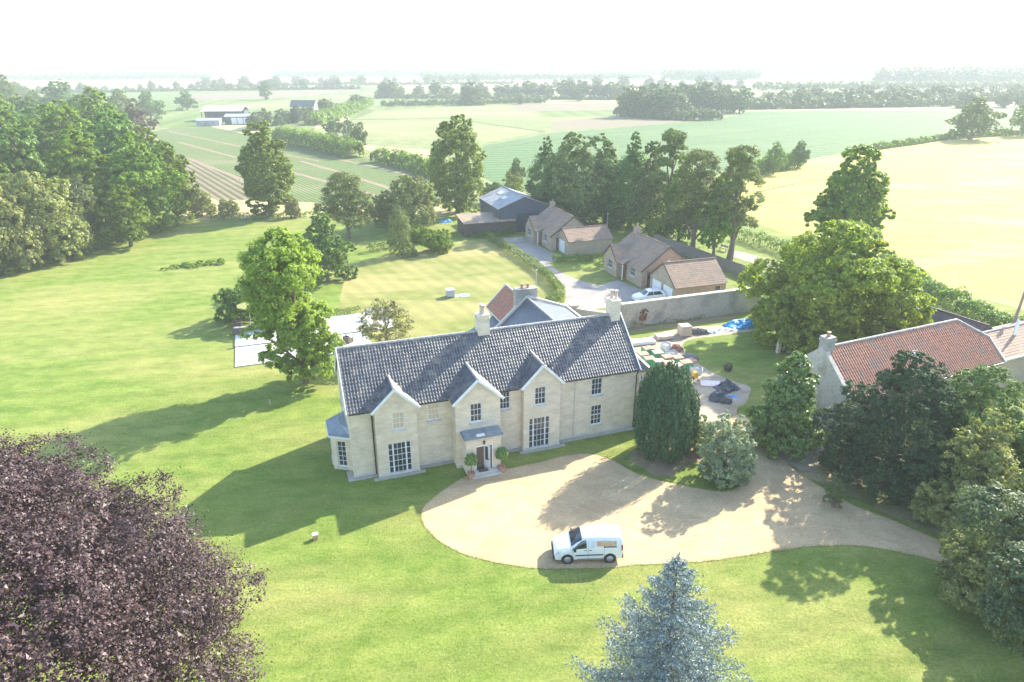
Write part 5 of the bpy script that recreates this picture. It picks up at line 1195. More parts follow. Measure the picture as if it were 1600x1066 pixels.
# copper beech in the foreground
rg = random.Random(17); bb_ = []; inner = []
for i in range(150):
    zz = 1 - 1.25 * (i + 0.5) / 150; rr = math.sqrt(max(0.0, 1 - zz * zz)); a = i * 2.39996 + rg.uniform(-.2, .2); b = rg.uniform(1.1, 2.3); k = rg.uniform(0.86, 1.04)
    bb_.append(((13.3 - b) * rr * math.cos(a) * k, (13.3 - b) * rr * math.sin(a) * k, max(1.4, 7.4 + (9.9 - b * 0.7) * zz * k), b, b, b * 0.72))
    inner.append((10.3 * rr * math.cos(a), 10.3 * rr * math.sin(a), max(1.2, 7.2 + 7.8 * zz), 2.0, 2.0, 1.4))
for i in range(70):
    zz = 1 - 1.2 * (i + 0.5) / 70; rr = math.sqrt(max(0.0, 1 - zz * zz)); a = i * 2.39996 * 1.7 + rg.uniform(-.3, .3); k = rg.uniform(0.90, 1.0); b = rg.uniform(0.7, 1.2)
    bb_.append((12.9 * rr * math.cos(a) * k, 12.9 * rr * math.sin(a) * k, max(1.2, 7.4 + 9.4 * zz * k), b * 1.3, b * 1.3, b * 0.55))
be = own_tree('copper_beech', 'large purple leaved copper beech in the front lawn', (-22.3, 15.2, 16.5, 24), 'dome', 0, 0.092, 15500, 36, L_BEECH, 141, blobs=bb_, sub=0.34, subscale=(1.15, 1.15, 0.6), upb=0.55, jit=0.65, r=0.55, aspect=0.62, core=0.7, lowcut=-0.2)
inner.append((0, 0, 7.4, 9.6, 9.6, 7.9))
link_mesh('inner_foliage', crown('inner_foliage', inner, 0.17, 5200, 28, 142, lowcut=-0.3, sub=0.4), L_BEECH, be)

# blue spruce in the foreground, branch by branch
def blue_spruce(x, y, H, W, label, seed):
    rs = np.random.RandomState(seed); rg = random.Random(seed)
    e = thing('blue_spruce', label, 'tree', (x, y, 0)); m = MB()
    m.tube([(0, 0, -0.05), (0, 0, H * 0.5), (0, 0, H)], [0.2, 0.11, 0.015], 9)
    pos, nrm, tan = [], [], []
    def needles(p, q, n, w):
        p = np.array(p); q = np.array(q); ax = (q - p) / (np.linalg.norm(q - p) + 1e-9)
        t = rs.uniform(0, 1.05, n)[:, None]; d = unit(np.cross(ax, rs.normal(size=(n, 3)))); d[:, 2] += 0.25
        pos.append(p + (q - p) * t + d * w * 0.45); tan.append(unit(d + ax * 0.9)); nrm.append(rs.normal(size=(n, 3)) + np.array([0, 0, 0.8]))
    z = 0.35
    while z < H - 0.25:
        f = 1 - z / H; Lb = W / 2 * (f ** 0.92) * 1.04 + 0.06; nb = 8 if f > 0.25 else 6; a0 = rg.uniform(0, 6.28)
        for k in range(nb):
            a = a0 + 6.283 * k / nb + rg.uniform(-.25, .25); L = Lb * rg.uniform(0.62, 1.15); dx, dy = math.cos(a), math.sin(a)
            rise = 0.25 if f < 0.3 else 0.02
            pts = [np.array([dx * L * s, dy * L * s, z + L * (rise * s - 0.16 * math.sin(s * 2.6) + 0.12 * s * s)]) for s in (0, 0.25, 0.5, 0.75, 1.0)]
            m.tube(pts, [0.035 * f + 0.012, 0.03 * f + 0.01, 0.02 * f + 0.008, 0.012, 0.005], 5)
            nt = max(4, int(L / 0.10)); side = np.array([-dy, dx, 0])
            for j in range(nt):
                s = 0.12 + 0.88 * (j + rg.random()) / nt; i = min(3, int(s * 4)); p = pts[i] + (pts[i+1] - pts[i]) * (s * 4 - i)
                tl = (0.18 + 0.34 * L * (1 - abs(s - 0.45)) * 0.55) * rg.uniform(0.6, 1.1); sg = 1 if j % 2 else -1
                dirv = np.array([dx, dy, 0]) * 0.75 + side * sg * 0.75 + np.array([0, 0, rg.uniform(-0.15, 0.2)])
                needles(p, p + dirv * tl, int(9 + tl * 22), 0.09)
            needles(pts[3], pts[4] + (pts[4] - pts[3]) * 0.1, 20, 0.10); needles(pts[1], pts[3], 16, 0.09)
        z += (0.30 + 0.26 * f) * rg.uniform(0.85, 1.15)
    needles((0, 0, H - 0.5), (0, 0, H + 0.12), 60, 0.1)
    pos = np.concatenate(pos); nrm = np.concatenate(nrm); tan = np.concatenate(tan)
    me = leaves('crown', pos, nrm, 0.115, rs, 0.34, tan, 0.25)
    link_mesh('crown', me, L_SPRUCE, e); m.build('trunk', BARK, e)
    return e
blue_spruce(7.0, 23.2, 9.1, 9.2, 'silver blue spruce in the front lawn', 151)

hedge('clipped_hedge', 'curving clipped hedge between the mown lawn and the tarmac drive', [(-4.01, 116.76), (0, 107.24), (3.09, 99.73), (5.16, 92.8), (6.44, 86.15), (5.99, 83), (4.52, 81.5)], 1.3, 1.2, L_HEDGE, 1, 0.17, 70, lump=0.12)
hedge('clipped_hedge', 'low sunlit hedge before the single garage', [(6.22, 102.25), (10.4, 102.62), (13.96, 103.36)], 1.2, 1.2, L_HEDGE, 2, 0.17, 70, lump=0.2)
hedge('shrub_border', 'dark shrubs along the shed wall', [(-7.29, 117.7), (-3.94, 118.18), (0.69, 120.61)], 1.0, 1.2, L_DARK, 3, 0.2, 50, lump=0.5)
hedge('box_hedge', 'small row of clipped plants along the patio edge', [(-23.01, 76.83), (-20.92, 77.73), (-18.6, 78.87)], 0.9, 0.7, L_HEDGE, 4, 0.13, 90, lump=0.35)
hedge('field_hedge', 'rough bushy hedge between the red barn and the wheat', [(56.73, 101.15), (55.02, 87.52), (55.21, 79.34), (56.58, 74.25), (57.62, 67.51), (59.19, 60.26)], 2.1, 2.6, L_HEDGE, 5, 0.26, 60, lump=0.35)
hedge('field_hedge', 'dark hedge along the lane by the wheat', [(39.27, 117.7), (41.91, 112.25), (44.76, 105.66), (48.91, 101.15)], 1.8, 2.2, L_DARK, 6, 0.24, 32, lump=0.4)
hedge('field_hedge', 'overgrown hedge between the wheat and the beet field', [(62.38, 188.07), (72.61, 197.55), (84.81, 207.99)], 3.2, 4.5, L_OAK, 7, 0.6, 22, lump=0.5)
hedge('field_hedge', 'low trimmed hedge along the far edge of the wheat', [(114.33, 239.29), (141.78, 260.63), (151.19, 267.09), (177.12, 288.47), (221.61, 307.52)], 1.8, 2.5, L_OAK, 8, 0.6, 22, lump=0.5)
hedge('field_hedge', 'thick dark hedge between the vegetable rows and the pale field', [(-90.44, 276.21), (-75.03, 258.54), (-58.8, 239.29), (-50.61, 227.37)], 5.0, 6.5, L_OAK, 9, 0.75, 14, lump=0.3)
hedge('field_hedge', 'ragged hedge running to the tall twin poplar', [(-42.13, 219.52), (-30.12, 205.28), (-18.64, 183.64)], 3.2, 5.0, L_OAK, 10, 0.7, 14, lump=0.6)
hedge('field_hedge', 'hedge lining the farm track beyond the vegetable field', [(-98.36, 353.91), (-99.14, 396.27), (-101.44, 475.27), (-106.94, 535.86)], 4.5, 8.0, L_OAK, 11, 1.0, 7, lump=0.5)
hedge('orchard_hedge', 'low hedge in shadow along the top of the meadow', [(-59.26, 133.7), (-50.43, 133.7), (-42.3, 136.14), (-33.33, 136.14), (-23.08, 136.14)], 0.9, 1.4, L_OAK, 12, 0.28, 22, lump=0.5)
hedge('garden_hedge', 'hedge by the drooping spruce at the end of the lawn', [(-23.35, 108.04), (-21.05, 109.69), (-18.74, 111.82)], 1.2, 1.4, L_HEDGE, 13, 0.2, 50, lump=0.3)
hedge('wall_border', 'climbing plants and shrubs at the foot of the stone wall', [(13.71, 73.83), (18.09, 75.3), (23.07, 77.05)], 0.5, 0.5, L_HEDGE, 14, 0.14, 40, lump=0.9, cat='plants')
wp_ = thing('meadow_weeds', 'patch of tall weeds in the open meadow', 'weeds', (*(-47.52, 99.73), 0)); rgw = random.Random(4)
link_mesh('foliage', crown('foliage', [(-3.6 + i * 0.55 + rgw.uniform(-.4, .4), 0.25 * (i - 6) + rgw.uniform(-.8, .8), 0.1, rgw.uniform(.4, .9), rgw.uniform(.4, .8), rgw.uniform(.25, .55)) for i in range(14)], 0.18, 260, 20, 15, lowcut=0.0), L_OAK, wp_); link_mesh('stems', trunk_mesh('stems', 0.5, 4, [(0, 0, 0.3, .3, .3, .2)], 3, 0.02), BARK, wp_)
hedge('wood_edge', 'scrub and nettles along the foot of the wood', [(-73.54, 94.37), (-71.41, 101.15), (-70.02, 108.86), (-66.34, 115.83), (-64.46, 124.71), (-62.77, 132.51)], 1.6, 3.0, L_OAK, 16, 0.26, 22, lump=0.7, cat='scrub')
tree('oak_b', (72.34, 192.7, 8.56, 6.38), 'small open tree in the hedge beside the wheat', 'hedge_tree')
tree('oak_c', (83.95, 205.28, 7.8, 6.4), 'small dense tree at the end of the wheat hedge', 'hedge_tree')
tree('oak_a', (184.92, 285.94, 15.83, 21.18), 'rounded double crowned tree on the far edge of the wheat', 'field_tree')
tree('oak_b', (216.84, 301.83, 15.14, 11.97), 'dark tree beside the rounded one on the wheat edge', 'field_tree')

# ------------------------------------------------------------------ distant trees, each one placed
FARG = 'distant field boundary trees'
rg = random.Random(99)
def far_row(a, b, n, h0, h1, w=1.0, jit=8.0, label='distant hazy tree in the field boundaries towards the horizon', group=FARG):
    for i in range(n):
        t = (i + rg.uniform(0.1, 0.9)) / n; x = a[0] + (b[0] - a[0]) * t + rg.uniform(-jit, jit); y = a[1] + (b[1] - a[1]) * t + rg.uniform(-jit, jit)
        h = rg.uniform(h0, h1); tree(rg.choice(('far_a', 'far_b', 'far_c')), (x, y, h, h * rg.uniform(0.75, 1.15) * w), label, 'distant_tree', 'tree', group)
far_row((-542.85, 732.73), (-395.36, 801.54), 14, 6, 11, 1, 8, 'small distant tree in the hedgerow behind the wood', 'hedgerow behind the wood')
far_row((-404.71, 820.78), (-186.7, 884.37), 26, 6, 12, 1, 8, 'distant tree in the long hedgerow beyond the farm sheds', 'hedgerow beyond the farm sheds')
far_row((-409.84, 932.45), (-224.71, 1113.61), 16, 8, 15, 1.2, 8, 'pale distant tree two fields beyond the farm sheds', 'trees two fields beyond the farm sheds')
far_row((-120.42, 648.9), (-37.2, 702.52), 12, 9, 15, 1.2, 8, 'distant tree at the head of the pale crop strips', 'trees at the head of the crop strips')
far_row((-35.07, 661.54), (102.25, 625), 26, 9, 16, 1.1, 8, 'distant tree in the belt between the dark oak and the copse', 'belt between oak and copse')
far_row((160.84, 489.12), (323.2, 535.86), 34, 7, 12, 1.4, 8, 'tree in the bushy belt on the far side of the beet field', 'belt beyond the beet field')
far_row((196.22, 553.44), (456.01, 613.69), 32, 6, 13, 1.4, 8, 'hazy tree in the scrub behind the beet field belt', 'scrub behind the beet field belt')
far_row((308.74, 503.79), (414.85, 519.34), 10, 9, 14, 1.3, 8, 'distant tree behind the rounded wheat edge tree', 'trees behind the wheat edge')
far_row((-220.38, 1045.96), (-40.37, 1150.79), 9, 9, 14, 1, 8, 'very faint tree on the pale skyline fields', 'faint trees on the skyline fields')
far_row((16.85, 958.48), (287.37, 907.78), 14, 8, 15, 1.2, 8, 'faint blue tree on the fields behind the copse', 'faint trees behind the copse')
far_row((-116.41, 319.52), (-117.52, 369.75), 7, 6, 9, 1, 5, 'bushy tree round the white farmhouse garden', 'trees round the farmhouse')
far_row((-114.23, 353.91), (-108.74, 405.95), 7, 5, 9, 1, 5, 'small tree along the farmhouse track', 'trees along the farmhouse track')
far_row((-109.53, 416.1), (-104.33, 489.12), 8, 5, 10, 1.1, 6, 'tree in the hedge at the end of the farm track', 'trees at the end of the farm track')
COPSE = 'trees of the copse in the beet field'
for a, b, n in (((64.98, 416.1), (94.25, 405.95), 9), ((84.54, 475.27), (140.18, 449.74), 14), ((121.68, 527.47), (161.08, 503.79), 8)):
    far_row(a, b, n, 12, 17, 1.1, 5, 'tree of the dense copse jutting into the beet field', COPSE)
hedge('copse_edge', 'low dark thicket along the front of the copse', [(63.93, 426.75), (81.44, 396.27), (98.63, 387.03), (112.71, 391.6)], 4.5, 9, L_FAR, 21, 1.0, 8, cat='thicket', lump=0.4)
for u, s, lab in ((0, (-29.47, 535.86, 16, 20.91), 'big dark oak alone among the pale strips'), (1, (-8.62, 572.19, 6.68, 10.14), 'small bush right of the big dark oak'), (2, (-209.01, 613.69, 15.22, 11.94), 'pale upright tree beyond the farm sheds'), (3, (-114.12, 648.9, 13.41, 17.2), 'dark round tree at the end of the farm track hedge'),
                  (4, (53.47, 592.23, 9.84, 13.63), 'round bush standing in the pale fields before the copse'), (5, (6.28, 544.51, 6.82, 8.69), 'lone low bush in the pale field'), (6, (-69.38, 301.83, 7.77, 5.44), 'slim tree at the end of the thick dark hedge'), (7, (-52.58, 242.91, 9.71, 6.63), 'bushy tree on the thick dark hedge'), (8, (-74.31, 296.35, 7.64, 9.09), 'hedge tree beside the farm track')):
    tree(('far_b', 'far_a', 'far_c')[u % 3], s, lab, 'field_tree')
# woods on the horizon: one mass each
def far_wood(label, pts, h, w, seed, dens=0.12, leaf=5.0): hedge('far_woodland', label, pts, h, w, L_FAR, seed, leaf, dens, 'woodland', 'stuff', 0.5)
far_wood('long hazy wood on the horizon behind the left fields', [(-2871.64, 2744.35), (-2241.54, 2856.71), (-1817.52, 2978.61), (-1274.51, 3111.35)], 24, 60, 31, 0.09, 9.0)
far_wood('faint wooded skyline beyond the middle fields', [(-1170.58, 2856.71), (-623.15, 2978.61), (-119.04, 3415.6)], 18, 40, 32, 0.09, 8.0)
far_wood('faint blue wood beyond the pale fields', [(69.08, 2640.46), (398.5, 2856.71), (794.55, 3256.41)], 22, 50, 33, 0.09, 8.0)
far_wood('hazy blue wood on the right skyline', [(571.53, 1113.61), (706.48, 1150.79), (887.19, 1190.5), (1188.75, 1233.03)], 19, 60, 34, 0.34, 4.5)
far_wood('pale belt of trees behind the copse', [(279.11, 1327.8), (367.52, 1353.79), (459.42, 1380.82)], 15, 40, 35, 0.3, 4.5)

hedge('far_hedge', 'hedgerow line behind the wood', [(-537.17, 724.94), (-390.84, 792.25)], 3, 6.0, L_FAR, 50, 2.0, 1.6, lump=0.6)
hedge('far_hedge', 'long hedgerow beyond the farm sheds', [(-395.36, 801.54), (-184.35, 873.11)], 3, 6.0, L_FAR, 51, 2.0, 1.6, lump=0.6)
hedge('far_hedge', 'pale hedgerow two fields beyond the farm sheds', [(-404.41, 919.95), (-221.17, 1095.9)], 3, 6.0, L_FAR, 52, 2.0, 1.6, lump=0.6)
hedge('far_hedge', 'hedge under the belt between oak and copse', [(-119.3, 642.76), (99.55, 608.18)], 3, 6.0, L_FAR, 53, 2.0, 1.6, lump=0.6)
hedge('far_hedge', 'thick hedge on the far side of the beet field', [(156.44, 482.1), (318.05, 519.34)], 4.5, 6.0, L_FAR, 54, 2.0, 1.6, lump=0.6)
hedge('far_hedge', 'scrub hedge behind the beet field belt', [(193.12, 544.51), (453.38, 602.77)], 4.5, 6.0, L_FAR, 55, 2.0, 1.6, lump=0.6)
hedge('far_hedge', 'faint hedge on the skyline fields', [(-217.11, 1030.3), (0, 1113.61)], 3, 6.0, L_FAR, 56, 2.0, 1.6, lump=0.6)
hedge('far_hedge', 'faint blue hedge behind the copse', [(16.39, 932.45), (283.66, 895.93)], 3, 6.0, L_FAR, 57, 2.0, 1.6, lump=0.6)
hedge('far_hedge', 'low hedge at the foot of the pale crop strips', [(-92.19, 519.34), (25.34, 572.19)], 3, 6.0, L_FAR, 58, 2.0, 1.6, lump=0.6)

# ------------------------------------------------------------------ rough growth in the turf: longer blades on the lawn and along the drive edge
def inside(px, py, poly):
    r = np.zeros(len(px), bool); n = len(poly)
    for i in range(n):
        x0, y0 = poly[i]; x1, y1 = poly[(i + 1) % n]
        c = ((y0 > py) != (y1 > py)) & (px < (x1 - x0) * (py - y0) / (y1 - y0 + 1e-12) + x0); r ^= c
    return r
rs = np.random.RandomState(77); n = 150000
gx = rs.uniform(-34, 30, n); gy = rs.uniform(17, 60, n)
dens = 0.5 + 0.5 * np.sin(gx * 0.7 + 1.3 * np.sin(gy * 0.45)) * np.sin(gy * 0.9 + 1.1 * np.sin(gx * 0.6)); ok = rs.rand(n) < 0.35 + 0.65 * dens
hl = (gx + 11.62) * math.cos(HA) + (gy - 42.85) * math.sin(HA); hv = -(gx + 11.62) * math.sin(HA) + (gy - 42.85) * math.cos(HA)
ok &= ~inside(gx, gy, drive) & ~((hl > -1.8) & (hl < 24) & (hv > -2.8) & (hv < 8)) & ~inside(gx, gy, yard)
gx, gy = gx[ok], gy[ok]; m_ = len(gx)
ex, ey = [], []
for i in range(len(drive)):
    a, b = drive[i], drive[(i + 1) % len(drive)]; k = int(math.hypot(b[0]-a[0], b[1]-a[1]) * 60); t = rs.rand(k)
    ex.append(a[0] + (b[0]-a[0]) * t + rs.normal(0, 0.07, k)); ey.append(a[1] + (b[1]-a[1]) * t + rs.normal(0, 0.07, k))
gx = np.concatenate([gx] + ex); gy = np.concatenate([gy] + ey); k = len(gx)
pos = np.stack([gx, gy, rs.uniform(0.02, 0.05, k)], 1); nr = rs.normal(size=(k, 3)); nr[:, 2] = np.abs(nr[:, 2]) * 0.8 + 1.0
L_TURF = leaf_mat('long_grass_blade', (0.17, 0.225, 0.04), (0.28, 0.3, 0.09), trans=0.5)
tm = leaves('lawn_tufts', pos, nr, 0.062, rs, 0.4, np.tile(np.array([0, 0, 0.5]), (k, 1)), 1.0)
prop(link_mesh('lawn_tufts', tm, L_TURF, None, 'stuff'), 'longer grass tufts scattered over the front lawn and drive edge', 'grass')

far_wood('faint line of trees on the pale fields past the long hedgerow', [(-1672.39, 1914.45), (-1238.48, 2026.01), (-713.66, 2151.29)], 11, 25, 36, 0.16, 5.0)
far_wood('hazy tree line dividing the pale fields left of the skyline wood', [(-930.38, 1327.8), (-801.72, 1408.93), (-617.09, 1500.51)], 9, 16, 37, 0.3, 4.0)
far_wood('hazy tree line beyond the trees at the head of the crop strips', [(-531.48, 1642.73), (-309.09, 1768.28), (-33.45, 1914.45)], 12, 25, 38, 0.2, 5.0)
far_wood('pale tree line across the fields behind the oak and copse belt', [(-156.84, 1278.68), (72.54, 1380.82), (264.36, 1438.2)], 10, 16, 39, 0.3, 4.0)
far_wood('faint tree line behind the pale belt near the copse', [(217.41, 1914.45), (619.24, 2026.01), (969.99, 1914.45)], 12, 25, 40, 0.16, 5.0)
far_wood('faint tree line before the hazy blue wood', [(281.28, 840.95), (402.06, 862.12), (654.57, 907.78)], 7, 12, 41, 0.5, 3.0)

# ------------------------------------------------------------------ vehicles
CARWHITE = surf('white_car_paint', (0.78, 0.79, 0.80), (0.76, 0.77, 0.78), scale=1, rough=0.22, spec=0.5, coat=0.6)
CARGLASS = surf('car_glass', (0.015, 0.02, 0.025), (0.03, 0.04, 0.05), scale=1, rough=0.04, spec=0.9)
PLASTIC = surf('black_plastic', (0.03, 0.03, 0.033), rough=0.6)
RUBBER = surf('tyre_rubber', (0.022, 0.022, 0.023), rough=0.85)
RIM = surf('wheel_trim', (0.45, 0.46, 0.48), (0.36, 0.37, 0.39), scale=8, rough=0.35, metal=0.6)
LAMP = surf('headlamp', (0.55, 0.58, 0.60), rough=0.1, spec=0.8)
REDLAMP = surf('tail_lamp', (0.32, 0.02, 0.02), rough=0.2)

def lerp_station(st, x):
    for a, b in zip(st, st[1:]):
        if a[0] <= x <= b[0]:
            t = (x - a[0]) / (b[0] - a[0] + 1e-9); return [a[i] + (b[i] - a[i]) * t for i in range(len(a))]
    return list(st[-1] if x > st[-1][0] else st[0])

def body_point(st, x, t):
    """t runs 0..1 from the sill up the side and over to the roof centre (side = left, y < 0)"""
    _, zb, zm, zt, wb, wm, wt = lerp_station(st, x)
    prof = [(-wb * 0.93, zb), (-wb, zb + 0.06), (-wm, (zb + zm) / 2), (-wm * 0.985, zm), (-(wm + (wt - wm) * 0.55), zm + (zt - zm) * 0.55), (-wt, zt - (zt - zm) * 0.13 - 0.02), (-wt * 0.86, zt - 0.012), (-wt * 0.4, zt + 0.008), (0, zt + 0.012)]
    f = t * (len(prof) - 1); i = min(len(prof) - 2, int(f)); f -= i
    return Vector((x, prof[i][0] + (prof[i+1][0] - prof[i][0]) * f, prof[i][1] + (prof[i+1][1] - prof[i][1]) * f))

def car_body(st, nx=44, nt=24):
    m = MB(); x0, x1 = st[0][0], st[-1][0]
    xs = sorted(set([x0 + (x1 - x0) * i / nx for i in range(nx + 1)] + [s[0] for s in st]))
    for sgn in (1, -1):
        vs = []
        for x in xs:
            for j in range(nt + 1):
                p = body_point(st, x, j / nt); vs.append((p.x, p.y * sgn, p.z))
        fs = []
        for i in range(len(xs) - 1):
            for j in range(nt):
                q = (i*(nt+1)+j, (i+1)*(nt+1)+j, (i+1)*(nt+1)+j+1, i*(nt+1)+j+1); fs.append(q if sgn > 0 else q[::-1])
        m.add(vs, fs, True)
        for i, rev in ((0, sgn > 0), (len(xs) - 1, sgn < 0)):
            cap = [vs[i*(nt+1)+j] for j in range(nt + 1)] + [(xs[i], 0, vs[i*(nt+1)][2])]
            m.poly(cap if not rev else cap[::-1])
    return m

def skin_panel(st, corners, sgn, off=0.008, n=8):
    """a panel (window, print, lamp) lying on the body skin; corners (x, t) in order"""
    m = MB(); vs = []
    c = [Vector((*p, 0)) for p in corners]
    for i in range(n + 1):
        for j in range(n + 1):
            a = c[0].lerp(c[1], i / n); b = c[3].lerp(c[2], i / n); q = a.lerp(b, j / n)
            p = body_point(st, q.x, q.y); e = 0.01
            du = body_point(st, q.x + e, q.y) - body_point(st, q.x - e, q.y); dv = body_point(st, q.x, min(1, q.y + e)) - body_point(st, q.x, max(0, q.y - e))
            nn = du.cross(dv); nn = nn.normalized() if nn.length > 1e-9 else Vector((0, -1, 0))
            if nn.y > 0.2 or (abs(nn.y) <= 0.2 and nn.z < 0): nn = -nn
            p = p + nn * off; vs.append((p.x, p.y * sgn, p.z))
    m.add(vs, [(i*(n+1)+j, (i+1)*(n+1)+j, (i+1)*(n+1)+j+1, i*(n+1)+j+1) for i in range(n) for j in range(n)], True)
    return m

def wheel(parent, x, y, r, w, sgn):
    m = MB(); m.lathe([(r*0.62, -w/2), (r*0.9, -w/2), (r, -w/2 + 0.03), (r, w/2 - 0.03), (r*0.9, w/2), (r*0.62, w/2)], (0, 0, 0), 24, 'y')
    t = m.build('wheel', RUBBER, parent); t.location = (x, y, r)
    m = MB(); yo = sgn * w/2
    m.lathe([(0.02, -0.02), (r*0.66, -0.02), (r*0.66, 0.012), (r*0.5, 0.0), (0.06, 0.008), (0.02, 0.02)], (0, yo, 0), 20, 'y'); m.build('rim', RIM, t)
    return t

def van(label, loc, rz):
    e = thing('delivery_van', label, 'van', loc, rz)
    # x forward negative: front at -2.19, rear at 2.19
    st = [(-2.19, 0.34, 0.62, 0.74, 0.62, 0.66, 0.55), (-2.12, 0.22, 0.68, 0.90, 0.78, 0.80, 0.66), (-1.95, 0.20, 0.74, 1.00, 0.84, 0.87, 0.74), (-1.55, 0.20, 0.88, 1.12, 0.86, 0.90, 0.78), (-1.18, 0.20, 0.98, 1.20, 0.86, 0.905, 0.80),
          (-0.75, 0.20, 1.02, 1.52, 0.86, 0.905, 0.70), (-0.36, 0.20, 1.04, 1.74, 0.86, 0.905, 0.68), (-0.10, 0.20, 1.05, 1.79, 0.86, 0.905, 0.70), (0.8, 0.20, 1.06, 1.82, 0.86, 0.905, 0.72), (1.7, 0.22, 1.06, 1.80, 0.86, 0.90, 0.72), (2.10, 0.26, 1.05, 1.76, 0.84, 0.88, 0.70), (2.19, 0.34, 1.02, 1.68, 0.80, 0.84, 0.66)]
    car_body(st).build('body', CARWHITE, e)
    for sgn in (1, -1):
        for x in (-1.34, 1.39):
            wheel(e, x, -sgn * 0.80, 0.325, 0.21, -sgn)
            a = MB()
            a.lathe([(0.40, -0.015), (0.40, 0.015), (0.30, 0.02), (0.30, -0.02)], (x, -sgn * 0.895, 0.335), 24, 'y'); a.build('wheel_arch', PLASTIC, e)
        skin_panel(st, [(-0.92, 0.40), (-0.12, 0.40), (-0.16, 0.61), (-0.50, 0.61)], sgn).build('door_window', CARGLASS, e)
        skin_panel(st, [(-1.15, 0.385), (-0.95, 0.40), (-0.56, 0.58), (-0.62, 0.57)], sgn).build('quarter_window', CARGLASS, e)
        skin_panel(st, [(-0.85, 0.245), (0.95, 0.245), (0.95, 0.27), (-0.85, 0.27)], sgn, 0.02).build('side_moulding', PLASTIC, e)
        skin_panel(st, [(-0.72, 0.135), (0.95, 0.135), (0.95, 0.155), (-0.72, 0.155)], sgn, 0.006).build('sill_seam', PLASTIC, e)
        skin_panel(st, [(-0.28, 0.355), (-0.10, 0.355), (-0.10, 0.368), (-0.28, 0.368)], sgn, 0.02).build('door_handle', PLASTIC, e)
        skin_panel(st, [(0.02, 0.355), (0.20, 0.355), (0.20, 0.368), (0.02, 0.368)], sgn, 0.02).build('door_handle', PLASTIC, e)
        skin_panel(st, [(-2.10, 0.36), (-1.86, 0.36), (-1.70, 0.47), (-1.98, 0.50)], sgn, 0.012).build('headlight', LAMP, e)
        m = MB(); m.box(2.10, 2.20, -sgn * 0.84 - 0.03, -sgn * 0.84 + 0.03, 0.9, 1.3); m.build('tail_light', REDLAMP, e)
        m = MB(); m.box(-0.98, -0.82, min(-sgn * 0.93, -sgn * 1.08), max(-sgn * 0.93, -sgn * 1.08), 1.02, 1.22); m.build('wing_mirror', PLASTIC, e)
        for sx in (-1.02, -0.02, 1.02): skin_panel(st, [(sx, 0.16), (sx + 0.014, 0.16), (sx + 0.014, 0.60), (sx, 0.60)], sgn, 0.004).build('panel_seam', PLASTIC, e)
        pr = surf('tan_food_print', (0.62, 0.30, 0.19), (0.55, 0.47, 0.36), scale=5, rough=0.35, lo=0.42, hi=0.58)
        skin_panel(st, [(0.50, 0.43), (1.78, 0.43), (1.80, 0.56), (0.48, 0.56)], sgn).build('side_print', pr, e)
        skin_panel(st, [(0.95, 0.405), (1.80, 0.405), (1.80, 0.427), (0.95, 0.427)], sgn, 0.009).build('print_band', PLASTIC, e)
        skin_panel(st, [(0.10, 0.40), (0.40, 0.40), (0.38, 0.58), (0.12, 0.58)], sgn, 0.006).build('blank_panel', surf('pale_grey_panel', (0.66, 0.70, 0.75), rough=0.3), e)
    # windscreen
    m = MB(); n = 8; vs = []
    for i in range(n + 1):
        x = -1.10 + 0.68 * i / n
        for j in range(n + 1):
            yy = (j / n * 2 - 1); p = body_point(st, x, 1 - abs(yy) * 0.36); vs.append((p.x - 0.012, p.y * (1 if yy < 0 else -1), p.z + 0.014))
    m.add(vs, [(i*(n+1)+j, (i+1)*(n+1)+j, (i+1)*(n+1)+j+1, i*(n+1)+j+1) for i in range(n) for j in range(n)], True); m.build('windscreen', CARGLASS, e)
    m = MB(); m.box(-2.25, -2.10, -0.72, 0.72, 0.24, 0.52); m.build('front_bumper', PLASTIC, e)
    m = MB(); m.box(2.12, 2.27, -0.80, 0.80, 0.30, 0.58); m.build('rear_bumper', PLASTIC, e)
    m = MB(); m.box(-2.265, -2.245, -0.45, 0.45, 0.56, 0.66); m.build('grille', PLASTIC, e)
    return e
van('white panel van with tan print on its side parked on the gravel drive', (4.62, 34.4, 0.014), R(2)).scale = (0.95, 0.95, 0.97)

